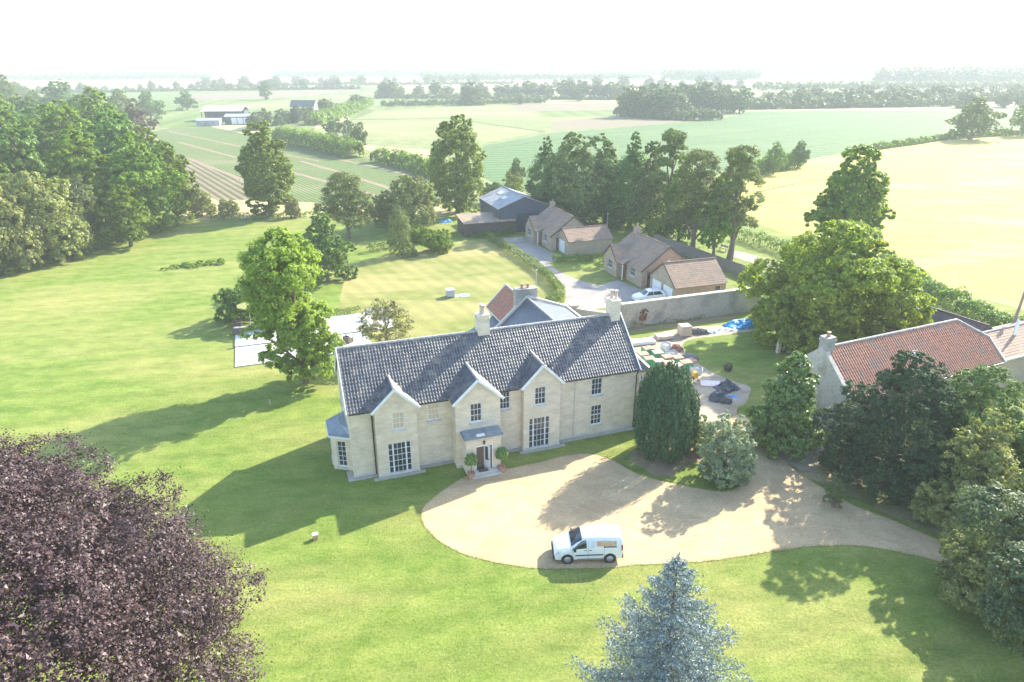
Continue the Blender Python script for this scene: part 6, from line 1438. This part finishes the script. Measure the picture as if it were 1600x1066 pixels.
def hatch(label, loc, rz):
    e = thing('estate_car', label, 'car', loc, rz)
    st = [(-2.10, 0.32, 0.55, 0.66, 0.60, 0.64, 0.5), (-2.0, 0.22, 0.62, 0.80, 0.76, 0.80, 0.62), (-1.5, 0.2, 0.76, 0.94, 0.84, 0.88, 0.72), (-1.05, 0.2, 0.84, 1.0, 0.85, 0.89, 0.74), (-0.35, 0.2, 0.88, 1.46, 0.85, 0.89, 0.60), (0.2, 0.2, 0.90, 1.52, 0.85, 0.89, 0.62), (1.2, 0.2, 0.92, 1.48, 0.85, 0.89, 0.60), (1.75, 0.24, 0.94, 1.30, 0.83, 0.87, 0.60), (2.05, 0.30, 0.90, 1.02, 0.78, 0.82, 0.62), (2.1, 0.36, 0.72, 0.9, 0.74, 0.78, 0.6)]
    car_body(st, 36, 20).build('body', CARWHITE, e)
    for sgn in (1, -1):
        for x in (-1.3, 1.3): wheel(e, x, -sgn * 0.78, 0.32, 0.2, -sgn)
        skin_panel(st, [(-0.72, 0.40), (0.25, 0.40), (0.25, 0.60), (-0.30, 0.60)], sgn).build('door_window', CARGLASS, e)
        skin_panel(st, [(0.32, 0.40), (1.55, 0.40), (1.20, 0.60), (0.32, 0.60)], sgn).build('rear_window', CARGLASS, e)
        m = MB(); m.box(-2.08, -1.9, -sgn * 0.66 - 0.1, -sgn * 0.66 + 0.1, 0.62, 0.72); m.build('headlight', LAMP, e)
    m = MB(); n = 6; vs = []
    for i in range(n + 1):
        x = -1.0 + 0.6 * i / n
        for j in range(n + 1):
            yy = (j / n * 2 - 1); p = body_point(st, x, 1 - abs(yy) * 0.34); vs.append((p.x - 0.01, p.y * (1 if yy < 0 else -1), p.z + 0.012))
    m.add(vs, [(i*(n+1)+j, (i+1)*(n+1)+j, (i+1)*(n+1)+j+1, i*(n+1)+j+1) for i in range(n) for j in range(n)], True); m.build('windscreen', CARGLASS, e)
    return e
hatch('white estate car parked before the garages behind the stone wall', (17.6, 83.6, 0.008), R(14))

# ------------------------------------------------------------------ potted bay trees by the door
def potted(label, loc):
    e = thing('potted_bay_tree', label, 'potted tree', loc, HA, 'pair of potted bay trees at the porch')
    m = MB()
    for i in range(4): m.quad(*[((0.24 + 0.05 * zz) * sx, (0.24 + 0.05 * zz) * sy, 0.5 * zz) for sx, sy, zz in [((-1, -1, 0), (1, -1, 0), (1, -1, 1), (-1, -1, 1)), ((1, -1, 0), (1, 1, 0), (1, 1, 1), (1, -1, 1)), ((1, 1, 0), (-1, 1, 0), (-1, 1, 1), (1, 1, 1)), ((-1, 1, 0), (-1, -1, 0), (-1, -1, 1), (-1, 1, 1))][i]])
    m.quad((-0.27, -0.27, 0.44), (0.27, -0.27, 0.44), (0.27, 0.27, 0.44), (-0.27, 0.27, 0.44))
    m.box(-0.31, 0.31, -0.31, -0.25, 0.44, 0.52); m.box(-0.31, 0.31, 0.25, 0.31, 0.44, 0.52); m.box(-0.31, -0.25, -0.248, 0.248, 0.44, 0.518); m.box(0.25, 0.31, -0.248, 0.248, 0.44, 0.518)
    m.build('pot', TERRA, e)
    MB().tube([(0, 0, 0.44), (0.02, 0, 1.0), (0, 0, 1.6)], [0.03, 0.028, 0.02], 7).build('stem', BARK, e)
    c = crown('crown', [(0, 0, 1.75, 0.5, 0.5, 0.5), (0.18, 0.1, 1.95, 0.32, 0.3, 0.3), (-0.2, -0.1, 1.7, 0.35, 0.35, 0.35)], 0.12, 130, 16, 5); link_mesh('crown', c, L_GLOSSY, e); e.scale = (0.82, 0.82, 0.86)
    return e
def house_pt(u, v, z=0.0): return (-11.62 + u * math.cos(HA) - v * math.sin(HA), 42.85 + u * math.sin(HA) + v * math.cos(HA), z)
potted('round headed bay tree in terracotta pot beside the dark doorway', house_pt(8.15, -2.85, 0.012))
potted('round headed bay tree in terracotta pot beside the open white door', house_pt(10.55, -2.75, 0.012))

# ------------------------------------------------------------------ patio and its furniture
pt_ = MB(); PA = R(20)
patio = prop(MB().box(0, 17.5, 5.5, 11.6, -0.05, 0.16).build('patio', G_PAVE), kind='structure'); patio.location = (-27.9, 62.6, 0); patio.rotation_euler = (0, 0, PA)
patio2 = prop(MB().box(0.05, 14.0, 0, 5.2, -0.05, 0.10).build('lower_patio', G_PAVE), kind='structure'); patio2.location = (-27.9, 62.6, 0); patio2.rotation_euler = (0, 0, PA)
gapm = prop(MB().box(-0.8, 15.0, 5.22, 5.48, -0.05, 0.03).build('step_shadow_strip', surf('painted_step_shadow', (0.06, 0.06, 0.06), rough=0.7)), kind='structure'); gapm.location = (-27.9, 62.6, 0); gapm.rotation_euler = (0, 0, PA)  # dark strip standing in for the shadow line of the patio step
def patio_pt(u, v, z=0.162): return (-27.9 + u * math.cos(PA) - v * math.sin(PA), 62.6 + u * math.sin(PA) + v * math.cos(PA), z)
RATTAN = surf('brown_rattan', (0.10, 0.075, 0.06), (0.16, 0.12, 0.10), scale=14, rough=0.8, bump=0.5, bscale=30)
CUSH = surf('white_cushion', (0.74, 0.74, 0.73), (0.66, 0.66, 0.66), scale=4, rough=0.85)
CUSHG = surf('grey_cushion', (0.30, 0.32, 0.36), (0.36, 0.38, 0.42), scale=4, rough=0.85)
def seat(name, label, loc, rz, W, cush, n=1, tablecol=None):
    e = thing(name, label, 'seat', loc, rz)
    m = MB(); m.box(0, W, 0, 0.8, 0.05, 0.32); m.build('seat_base', RATTAN, e)
    m = MB(); m.box(0, W, 0.62, 0.8, 0.322, 0.75); m.build('backrest', RATTAN, e)
    for x in (0, W - 0.12): MB().box(x, x + 0.12, 0, 0.618, 0.322, 0.58).build('armrest', RATTAN, e)
    w = (W - 0.26) / n
    for i in range(n):
        MB().box(0.13 + i * w, 0.13 + (i + 1) * w - 0.02, 0.0, 0.6, 0.324, 0.46).build('seat_cushion', cush, e); MB().box(0.13 + i * w, 0.13 + (i + 1) * w - 0.02, 0.48, 0.615, 0.465, 0.85).build('back_cushion', cush, e)
    for x in (0.04, W - 0.1):
        for y in (0.04, 0.7): MB().box(x, x + 0.06, y, y + 0.06, 0, 0.048).build('leg', PLASTIC, e)
    return e
seat('garden_sofa', 'rattan garden sofa with white cushions at the end of the patio hedge', (-17.6, 77.0, 0.162), R(10), 2.3, CUSH, 3)
seat('garden_sofa', 'grey cushioned rattan sofa behind the white one', (-15.6, 78.2, 0.162), R(-60), 2.0, CUSHG, 3)
seat('garden_chair', 'dark rattan armchair by the roof gable on the patio', (-17.3, 69.2, 0.10), R(150), 0.85, surf('dark_cushion', (0.08, 0.08, 0.09), rough=0.9), 1)
seat('garden_chair', 'white cushioned rattan armchair below the parasol', (-30.3, 72.0, 0.162), R(190), 1.1, CUSH, 1)
seat('garden_chair', 'brown rattan armchair at the outer corner of the patio', (-31.2, 73.4, 0.162), R(100), 0.9, RATTAN, 1)
tb = thing('garden_table', 'low white topped table before the garden sofa', 'table', (-17.2, 75.9, 0.162), R(15))
MB().box(-0.7, 0.7, -0.45, 0.45, 0.38, 0.44).build('table_top', CUSH, tb)
for x in (-0.6, 0.55):
    for y in (-0.38, 0.33): MB().box(x, x + 0.06, y, y + 0.06, 0, 0.378).build('leg', RATTAN, tb)
ps = thing('parasol', 'flat olive parasol on a pale pole at the patio corner', 'parasol', (-30.2, 74.0, 0.16), 0)
MB().lathe([(0.35, 0), (0.35, 0.08), (0.08, 0.12)], n=14).build('base', CUSHG, ps); MB().tube([(0, 0, 0.1), (0, 0, 2.75)], 0.04, 8).build('pole', CUSH, ps)
m = MB(); n = 8
for k in range(n):
    a, b = 2*math.pi*k/n, 2*math.pi*(k+1)/n; m.add([(0, 0, 2.95), (1.35*math.cos(a), 1.35*math.sin(a), 2.55), (1.35*math.cos(b), 1.35*math.sin(b), 2.55)], [(0, 1, 2)]); m.quad((1.35*math.cos(a), 1.35*math.sin(a), 2.55), (1.35*math.cos(a), 1.35*math.sin(a), 2.42), (1.35*math.cos(b), 1.35*math.sin(b), 2.42), (1.35*math.cos(b), 1.35*math.sin(b), 2.55))
m.build('canopy', surf('olive_canvas', (0.33, 0.33, 0.10), (0.38, 0.37, 0.13), rough=0.9), ps)
for k in range(3):
    pl_ = thing('planter', 'dark planter with leafy plant in the row under the parasol', 'planter', (-29.2 + k * 0.85, 73.3 + k * 0.3, 0.162), PA, 'planters under the parasol')
    MB().box(-0.3, 0.3, -0.3, 0.3, 0, 0.55).build('box', RATTAN, pl_); link_mesh('foliage', crown('foliage', [(0, 0, 0.75, 0.4, 0.4, 0.35)], 0.14, 40, 16, 80 + k), L_DARK, pl_)

# crate and sheet on the mown lawn
ct = thing('crate', 'grey square crate standing on the mown lawn', 'crate', (-8.1, 85.2, 0.008), R(15))
MB().box(-0.5, 0.5, -0.5, 0.5, 0.08, 0.95).build('box', surf('grey_board', (0.36, 0.38, 0.40), (0.44, 0.46, 0.48), rough=0.7), ct); MB().box(-0.55, 0.55, -0.55, 0.55, 0.953, 1.02).build('lid', GREYFRAME, ct)
for x in (-0.45, 0.35): MB().box(x, x + 0.1, -0.5, 0.5, 0, 0.078).build('runner', DARKWOOD, ct)
def cloth(name, label, cat, loc, rz, W, D, h, mat, seed, n=14, fold=0.06):
    """heaped or spread sheet"""
    rs = np.random.RandomState(seed); g = np.zeros((n + 1, n + 1)); V = []
    ph = rs.uniform(0, 6.28, 12)
    for i in range(n + 1):
        for j in range(n + 1):
            u, v = i / n, j / n; b = math.sin(math.pi * u) * math.sin(math.pi * v)
            z = h * b ** 0.6 * (0.75 + 0.35 * math.sin(5 * u + ph[0]) * math.sin(4 * v + ph[1])) + fold * (math.sin(13 * u + 7 * v + ph[2]) + math.sin(17 * v - 9 * u + ph[3])) * b + fold * rs.uniform(-.5, .5) * b
            V.append((W * (u - .5) + fold * rs.normal() * 0.6, D * (v - .5) + fold * rs.normal() * 0.6, max(0.015, z)))
    m = MB(); m.add(V, [(i*(n+1)+j, (i+1)*(n+1)+j, (i+1)*(n+1)+j+1, i*(n+1)+j+1) for i in range(n) for j in range(n)], False)
    o = m.build(name, mat); o.location = loc; o.rotation_euler = (0, 0, rz)
    return prop(o, label, cat)
TARPB = surf('blue_tarpaulin', (0.03, 0.25, 0.52), (0.05, 0.33, 0.62), scale=2, rough=0.4)
TARPW = surf('pale_blue_sheet', (0.62, 0.70, 0.78), (0.20, 0.42, 0.66), scale=1.6, rough=0.5, lo=0.5, hi=0.6)
POLYB = surf('black_polythene', (0.03, 0.035, 0.045), (0.07, 0.08, 0.10), scale=2, rough=0.3, spec=0.6)
BAGW = surf('white_bulk_bag', (0.66, 0.67, 0.68), (0.56, 0.57, 0.58), scale=3, rough=0.8, bump=0.4)
cloth('ground_sheet', 'blue and white sheet lying beside the grey crate', 'sheet', (-6.55, 85.7, 0.01), R(15), 1.9, 1.1, 0.15, TARPW, 3)
cloth('blue_sheet', 'small blue sheet on the grass by the shed', 'sheet', (*(-12.72, 130.77), 0.0), R(30), 2.2, 1.5, 0.7, TARPB, 9)

# ------------------------------------------------------------------ builders' yard
WRAPG = surf('green_wrap', (0.06, 0.30, 0.15), (0.09, 0.38, 0.20), scale=2, rough=0.45)
CLAY = surf('clay_tile', (0.46, 0.22, 0.14), (0.52, 0.33, 0.24), scale=6, rough=0.8)
PALE_BRICK = surf('pale_brick', (0.50, 0.40, 0.31), (0.58, 0.48, 0.38), scale=5, rough=0.85)
PALLETWOOD = surf('pallet_wood', (0.40, 0.31, 0.20), (0.46, 0.37, 0.26), scale=5, rough=0.85)
def pallet(e, W=1.1, D=1.0):
    m = MB()
    for x in (-W/2, -0.05, W/2 - 0.1): m.box(x, x + 0.1, -D/2, D/2, 0, 0.09)
    for k in range(5): m.box(-W/2, W/2, -D/2 + k * (D - 0.1) / 4, -D/2 + k * (D - 0.1) / 4 + 0.1, 0.092, 0.115)
    m.build('pallet', PALLETWOOD, e)
def tile_pack(label, loc, rz, h, wrap, top, seed, W=1.1, D=1.0, name='tile_pack', slats=True):
    """stack of tiles or bricks on a pallet, banded or wrapped, top courses showing"""
    rs = np.random.RandomState(seed); e = thing(name, label, 'pallet load', loc, rz); pallet(e, W, D)
    nc = 7; m = MB()
    for k in range(nc):
        a = -W/2 + 0.04 + k * (W - 0.08) / nc; d = rs.uniform(-0.02, 0.02)
        m.box(a, a + (W - 0.08) / nc - 0.015, -D/2 + 0.05 + d, D/2 - 0.05 + d, 0.117, h - 0.06 + rs.uniform(-0.03, 0.03))
    m.build('stack', top, e)
    if wrap is not None:
        m = MB(); t = 0.012; hw, hd = W/2 + 0.01, D/2
        m.box(-hw, hw, -hd - t, -hd, 0.13, h * 0.86); m.box(-hw, hw, hd, hd + t, 0.13, h * 0.88); m.box(-hw - t, -hw - 0.001, -hd, hd, 0.13, h * 0.87); m.box(hw + 0.001, hw + t, -hd, hd, 0.13, h * 0.85)
        m.build('wrapping', wrap, e)
    m = MB()
    for y in (-0.25, 0.25): m.box(-W/2 - 0.016, W/2 + 0.016, y - 0.02, y + 0.02, h * 0.45, h * 0.49)
    m.build('strap', PLASTIC, e)
    return e
def bulk_bag(label, loc, rz, fill, seed, W=0.95, h=0.75):
    e = thing('bulk_bag', label, 'bag', loc, rz); rs = np.random.RandomState(seed); m = MB(); n = 20; vs = []
    for z, s in ((0, 0.9), (0.1, 1.0), (h * 0.5, 1.06), (h * 0.85, 1.0), (h, 0.97)):
        for k in range(n):
            a = 2*math.pi*k/n; q = (abs(math.cos(a)) ** 4 + abs(math.sin(a)) ** 4) ** -0.25
            r = W/2 * s * q * (1 + rs.uniform(-0.03, 0.03)); vs.append((r*math.cos(a), r*math.sin(a), z + (rs.uniform(-0.04, 0.04) if z == h else 0)))
    m.add(vs, [(i*n+k, i*n+(k+1) % n, (i+1)*n+(k+1) % n, (i+1)*n+k) for i in range(4) for k in range(n)], True); m.build('sack', BAGW, e)
    m = MB(); m.add([(0, 0, h * 0.92)] + [(W*0.44*math.cos(2*math.pi*k/12), W*0.44*math.sin(2*math.pi*k/12), h * 0.72) for k in range(12)], [(0, 1 + k, 1 + (k+1) % 12) for k in range(12)]); m.build('contents', fill, e)
    return e
Q = 0.01
def gz(p): return (p[0], p[1], Q)
tile_pack('pack of tiles in green wrapping nearest the manor roof', gz((13.36, 63.95)), R(15), 1.05, WRAPG, CLAY, 1)
tile_pack('green wrapped tile pack, second from the manor roof', gz((13.81, 62.83)), R(10), 1.05, WRAPG, CLAY, 2)
tile_pack('green wrapped tile pack beside the bare tile stacks', gz((14.62, 62.06)), R(12), 1.1, WRAPG, surf('pale_tile', (0.58, 0.45, 0.38), rough=0.8), 3)
tile_pack('bare clay tile stack between green pack and bulk bag', gz((15.55, 61.6)), R(8), 1.1, None, PALE_BRICK, 4)
tile_pack('tall bare stack of tiles at the front of the yard', gz((16.14, 60.85)), R(20), 1.2, None, PALE_BRICK, 5)
tile_pack('stack of orange tiles with green sheet side', gz((17.27, 61.9)), R(15), 1.05, WRAPG, CLAY, 6)
tile_pack('orange topped tile pack behind the tall bare stack', gz((16.76, 63.31)), R(15), 0.95, WRAPG, CLAY, 7)
tile_pack('green wrapped tile pack in the back row by the manor roof', gz((14.19, 65.6)), R(14), 1.0, WRAPG, CLAY, 21)
tile_pack('green wrapped tile pack in the middle of the back row', gz((15, 64.6)), R(10), 0.95, WRAPG, PALE_BRICK, 22)
tile_pack('clay tile pack behind the bare stacks and before the brick heap', gz((15.75, 63.47)), R(16), 0.95, None, CLAY, 23)
tile_pack('small stack of orange tiles against the bulk bag of aggregate', gz((17.94, 62.83)), R(25), 0.8, None, CLAY, 24)
bulk_bag('white bulk bag of aggregate at the front of the tile stacks', gz((18.1, 61.14)), R(20), surf('grey_aggregate', (0.20, 0.20, 0.21), rough=0.95), 1, 1.05)
bulk_bag('white bulk bag between the tile packs and brick heap', gz((16.52, 64.93)), R(10), surf('grey_aggregate', (0.20, 0.20, 0.21)), 2, 1.15)
bulk_bag('open white bulk bag beside the red brick heap', gz((16.39, 67.15)), R(35), BAGW, 3, 1.0)
tile_pack('low pallet of pinkish paving slabs on the grass edge', gz((16.86, 70.45)), R(15), 0.5, None, PALE_BRICK, 8, 1.9, 1.2, 'slab_pallet')
tile_pack('tall square pallet of buff bricks by the garden wall', gz((19.37, 71.42)), R(12), 1.3, None, PALE_BRICK, 9, 1.35, 1.2, 'brick_pallet')
bd = thing('board_stack', 'long white stack of boards beside the paving slabs', 'boards', gz((14.18, 68.95)), R(14))
for k in range(5): MB().box(-1.5 + 0.04 * k, 1.5 - 0.03 * k, -0.55 + 0.02 * (k % 2), 0.55, 0.06 + k * 0.07, 0.12 + k * 0.07).build('board', WHITE, bd)
for x in (-1.2, 0, 1.1): MB().box(x, x + 0.1, -0.5, 0.5, 0, 0.058).build('bearer', DARKWOOD, bd)
def heap(name, label, cat, loc, W, D, h, mat, seed, size=0.16, n=260):
    rs = np.random.RandomState(seed); e = MB()
    for _ in range(n):
        u, v = rs.normal(0, 0.33, 2)
        if u*u + v*v > 0.9: continue
        z = h * max(0.0, 1 - (u*u + v*v)) * rs.uniform(0.2, 1.0); s = size * rs.uniform(0.6, 1.2)
        q = Matrix.Rotation(rs.uniform(0, 3), 3, 'X') @ Matrix.Rotation(rs.uniform(0, 3), 3, 'Z')
        c = Vector((u * W / 2, v * D / 2, max(s * 0.35, z)))
        vs = [c + q @ Vector((a * s, b * s * 0.5, d * s * 0.35)) for a in (-1, 1) for b in (-1, 1) for d in (-1, 1)]
        e.add(vs, [(0, 1, 3, 2), (4, 6, 7, 5), (0, 4, 5, 1), (2, 3, 7, 6), (0, 2, 6, 4), (1, 5, 7, 3)])
    o = e.build(name, mat, None, 'stuff'); o.location = loc
    return prop(o, label, cat)
heap('brick_heap', 'loose heap of dark red bricks beside the open bulk bag', 'rubble', gz((17.44, 66.98)), 1.9, 1.6, 0.6, surf('dark_red_brick', (0.22, 0.10, 0.085), (0.30, 0.16, 0.13), scale=5, rough=0.9), 1)
heap('rubble_heap', 'grey heap of broken stone along the grass edge', 'rubble', gz((18.41, 64.77)), 2.0, 2.4, 0.4, surf('grey_rubble', (0.20, 0.19, 0.185), (0.28, 0.26, 0.25), scale=5, rough=0.95), 2)
heap('rubble_heap', 'dark rubble line by the tall brick pallet', 'rubble', gz((21.17, 72.01)), 3.0, 1.3, 0.5, surf('dark_rubble', (0.10, 0.10, 0.11), (0.18, 0.17, 0.17), scale=5, rough=0.95), 3)
cloth('blue_tarpaulin', 'bright blue tarpaulin heaped over materials under the walnut', 'tarpaulin', (26.6, 74.2, 0.0), R(16), 3.9, 1.9, 1.15, TARPB, 4, 18, 0.1)
cloth('white_sheet', 'white crumpled sheet next to the blue tarpaulin', 'sheet', gz((24.65, 73.01)), R(16), 2.4, 1.1, 0.35, BAGW, 5)
cloth('white_sheet', 'pale crumpled sacking by the dark rubble line', 'sheet', gz((22.73, 72.41)), R(16), 1.5, 1.0, 0.4, TARPW, 6)
cloth('black_sheet', 'shiny black polythene heap at the edge of the yard', 'sheet', gz((18.99, 55.6)), R(-20), 2.0, 1.7, 0.85, POLYB, 7, 16, 0.09)
cloth('black_sheet', 'second black polythene heap beside the flat sheet', 'sheet', gz((20.23, 57.85)), R(30), 2.2, 1.7, 0.8, POLYB, 8, 16, 0.09)
cloth('blue_scrap', 'scrap of blue sheet beside the black polythene', 'sheet', gz((20.25, 56.12)), R(10), 1.0, 0.6, 0.12, TARPB, 10, 8, 0.03)
fb = thing('sheet_board', 'flat board covered with pinkish white sheeting', 'board', gz((18.93, 58.82)), R(-8))
MB().box(-1.0, 1.0, -0.7, 0.7, 0.0, 0.05).build('board', PALLETWOOD, fb); MB().box(-0.9, 0.95, -0.6, 0.62, 0.052, 0.075).build('sheeting', surf('pinkish_sheet', (0.66, 0.60, 0.62), (0.70, 0.45, 0.42), scale=1.5, rough=0.6, lo=0.55, hi=0.68), fb)
fb = thing('plywood_board', 'bare plywood board lying between bulk bag and sheeting', 'board', gz((18.49, 59.96)), R(-8)); MB().box(-0.7, 0.7, -0.5, 0.5, 0.0, 0.05).build('board', PALLETWOOD, fb)
MB().box(-0.6, -0.5, -0.45, 0.45, 0.052, 0.08).build('batten', DARKWOOD, fb)
cx = thing('cement_mixer', 'small yellow cement mixer beside the bulk bag', 'mixer', gz((17.51, 59.25)), R(40))
YEL = surf('yellow_paint', (0.62, 0.40, 0.03), (0.56, 0.34, 0.03), scale=4, rough=0.45)
MB().lathe([(0.12, 0), (0.30, 0.12), (0.33, 0.35), (0.2, 0.58), (0.2, 0.62)], (0, 0, 0.42), 14).build('drum', YEL, cx)
m = MB(); m.tube([(-0.4, -0.3, 0), (-0.3, 0, 0.7)], 0.03, 6); m.tube([(0.4, -0.3, 0), (0.3, 0, 0.7)], 0.03, 6); m.tube([(-0.4, 0.35, 0.12), (-0.3, 0, 0.7)], 0.03, 6); m.tube([(0.4, 0.35, 0.12), (0.3, 0, 0.7)], 0.03, 6); m.build('frame', PLASTIC, cx)
for x in (-0.42, 0.42): MB().lathe([(0.14, -0.03), (0.14, 0.03)], (x, 0.36, 0.14), 12, 'y').build('wheel', RUBBER, cx)

# garden oddments
dv = thing('stone_arch', 'pale stone well head with arched opening under the walnut', 'stone ornament', (*(28.7, 66.28), 0), R(10))
m = MB(); n = 12
for k in range(n):
    a, b = math.pi * k / n, math.pi * (k + 1) / n
    m.prism([(0.42 * math.cos(a), 0, 0.9 + 0.42 * math.sin(a)), (0.75 * math.cos(a), 0, 0.9 + 0.75 * math.sin(a)), (0.75 * math.cos(b), 0, 0.9 + 0.75 * math.sin(b)), (0.42 * math.cos(b), 0, 0.9 + 0.42 * math.sin(b))], (0, 0.4, 0))
m.build('arch', PALE_BRICK, dv); MB().box(-0.75, -0.42, 0, 0.4, 0, 0.9).build('pier', PALE_BRICK, dv); MB().box(0.42, 0.75, 0, 0.4, 0, 0.9).build('pier', PALE_BRICK, dv)
MB().box(-0.42, 0.42, 0.25, 0.38, 0, 1.3).build('back_panel', DARKWOOD, dv)
tu = thing('wooden_tub', 'round brown tub on the grass beside the yard', 'tub', (*(21.48, 61.9), 0))
MB().lathe([(0.34, 0), (0.40, 0.3), (0.42, 0.62), (0.36, 0.62), (0.34, 0.5), (0.02, 0.5)], n=16).build('tub', DARKWOOD, tu); MB().lathe([(0.415, 0.28), (0.425, 0.33)], n=16).build('hoop', BLACKPIPE, tu)
link_mesh('plant', crown('plant', [(0, 0, 0.65, 0.3, 0.3, 0.2)], 0.12, 20, 12, 3), L_GREY, tu)
sm2 = thing('lawn_marker', 'small red and white brick stub standing in the front lawn', 'marker', (*(-12.63, 35.9), 0), R(20))
MB().box(-0.16, 0.16, -0.12, 0.12, 0, 0.3).build('stub', CLAY, sm2); MB().box(-0.18, 0.18, -0.14, 0.14, 0.302, 0.4).build('cap', BAGW, sm2)
for k, (p, lab) in enumerate((((20.67, 48.92), 'grey timber post at the foot of the glossy evergreen'), ((23.95, 46.34), 'grey timber post under the large spreading yew'))):
    f = thing('fence_post', lab, 'post', (*p, 0)); MB().box(-0.09, 0.09, -0.09, 0.09, 0, 2.0).build('shaft', surf('grey_timber', (0.40, 0.37, 0.33), (0.48, 0.45, 0.40), rough=0.9), f); MB().lathe([(0.12, 0), (0.02, 0.12)], (0, 0, 2.0), 4).build('cap', PALLETWOOD, f)
for p, h, lab in (((3.29, 88.36), 2.6, 'slim pale lamp pole rising from the curved hedge'), ((16.6, 117.7), 4.2, 'slim pale pole behind the single garage'), ((-68.97, 296.35), 9, 'distant pale pole beside the thick dark hedge')):
    f = thing('lamp_pole', lab, 'pole', (*p, 0)); MB().tube([(0, 0, 0), (0, 0, h)], [0.06, 0.04], 8).build('shaft', surf('pale_pole', (0.5, 0.48, 0.42), rough=0.8), f); MB().box(-0.12, 0.12, -0.1, 0.1, h, h + 0.15).build('head', GREYFRAME, f)
mk = thing('stake', 'short wooden stake in the lawn left of the manor', 'stake', (*(-21.65, 54.47), 0)); MB().box(-0.04, 0.04, -0.04, 0.04, 0, 0.5).build('shaft', PALLETWOOD, mk); MB().lathe([(0.055, 0), (0.01, 0.06)], (0, 0, 0.5), 4).build('tip', PALLETWOOD, mk)
fc = thing('climber', 'red leaved climber on the stone garden wall', 'plant', (15.2, 73.9, 0), R(19)); link_mesh('foliage', crown('foliage', [(0, 0.25, 1.3, 0.45, 0.14, 0.7), (0.3, 0.25, 1.8, 0.3, 0.12, 0.35)], 0.14, 50, 14, 4), leaf_mat('red_climber_leaf', (0.22, 0.07, 0.05), (0.30, 0.12, 0.09)), fc); MB().tube([(0, 0.3, 0), (0.05, 0.32, 1.2)], 0.03, 5).build('stem', BARK, fc)
bn = thing('bench', 'small timber bench by the boundary wall under the pines', 'bench', (*(34.49, 108.86), 0), R(-60))
MB().box(-0.8, 0.8, -0.22, 0.22, 0.42, 0.48).build('seat', PALLETWOOD, bn); MB().box(-0.8, 0.8, 0.18, 0.24, 0.6, 0.95).build('backrest', PALLETWOOD, bn)
for x in (-0.7, 0.62):
    MB().box(x, x + 0.08, -0.2, -0.12, 0, 0.418).build('leg', PALLETWOOD, bn); MB().box(x, x + 0.08, 0.12, 0.175, 0, 0.9).build('leg', PALLETWOOD, bn)

# ------------------------------------------------------------------ summer haze over the farmland
hz_ = MB().box(-5000, 5000, -5000, 5000, -1.1, 34).build('haze', None)
hm, N, Lk = new_mat('summer_haze')
ho = N.new('ShaderNodeOutputMaterial'); pvn = N.new('ShaderNodeVolumePrincipled')
pvn.inputs['Color'].default_value = (0.475, 0.50, 0.51, 1); pvn.inputs['Density'].default_value = 0.00072; pvn.inputs['Anisotropy'].default_value = 0.0
Lk.new(pvn.outputs[0], ho.inputs['Volume'])
hz_.data.materials.append(hm); prop(hz_, 'pale summer haze lying over the fields', 'haze', kind='stuff')
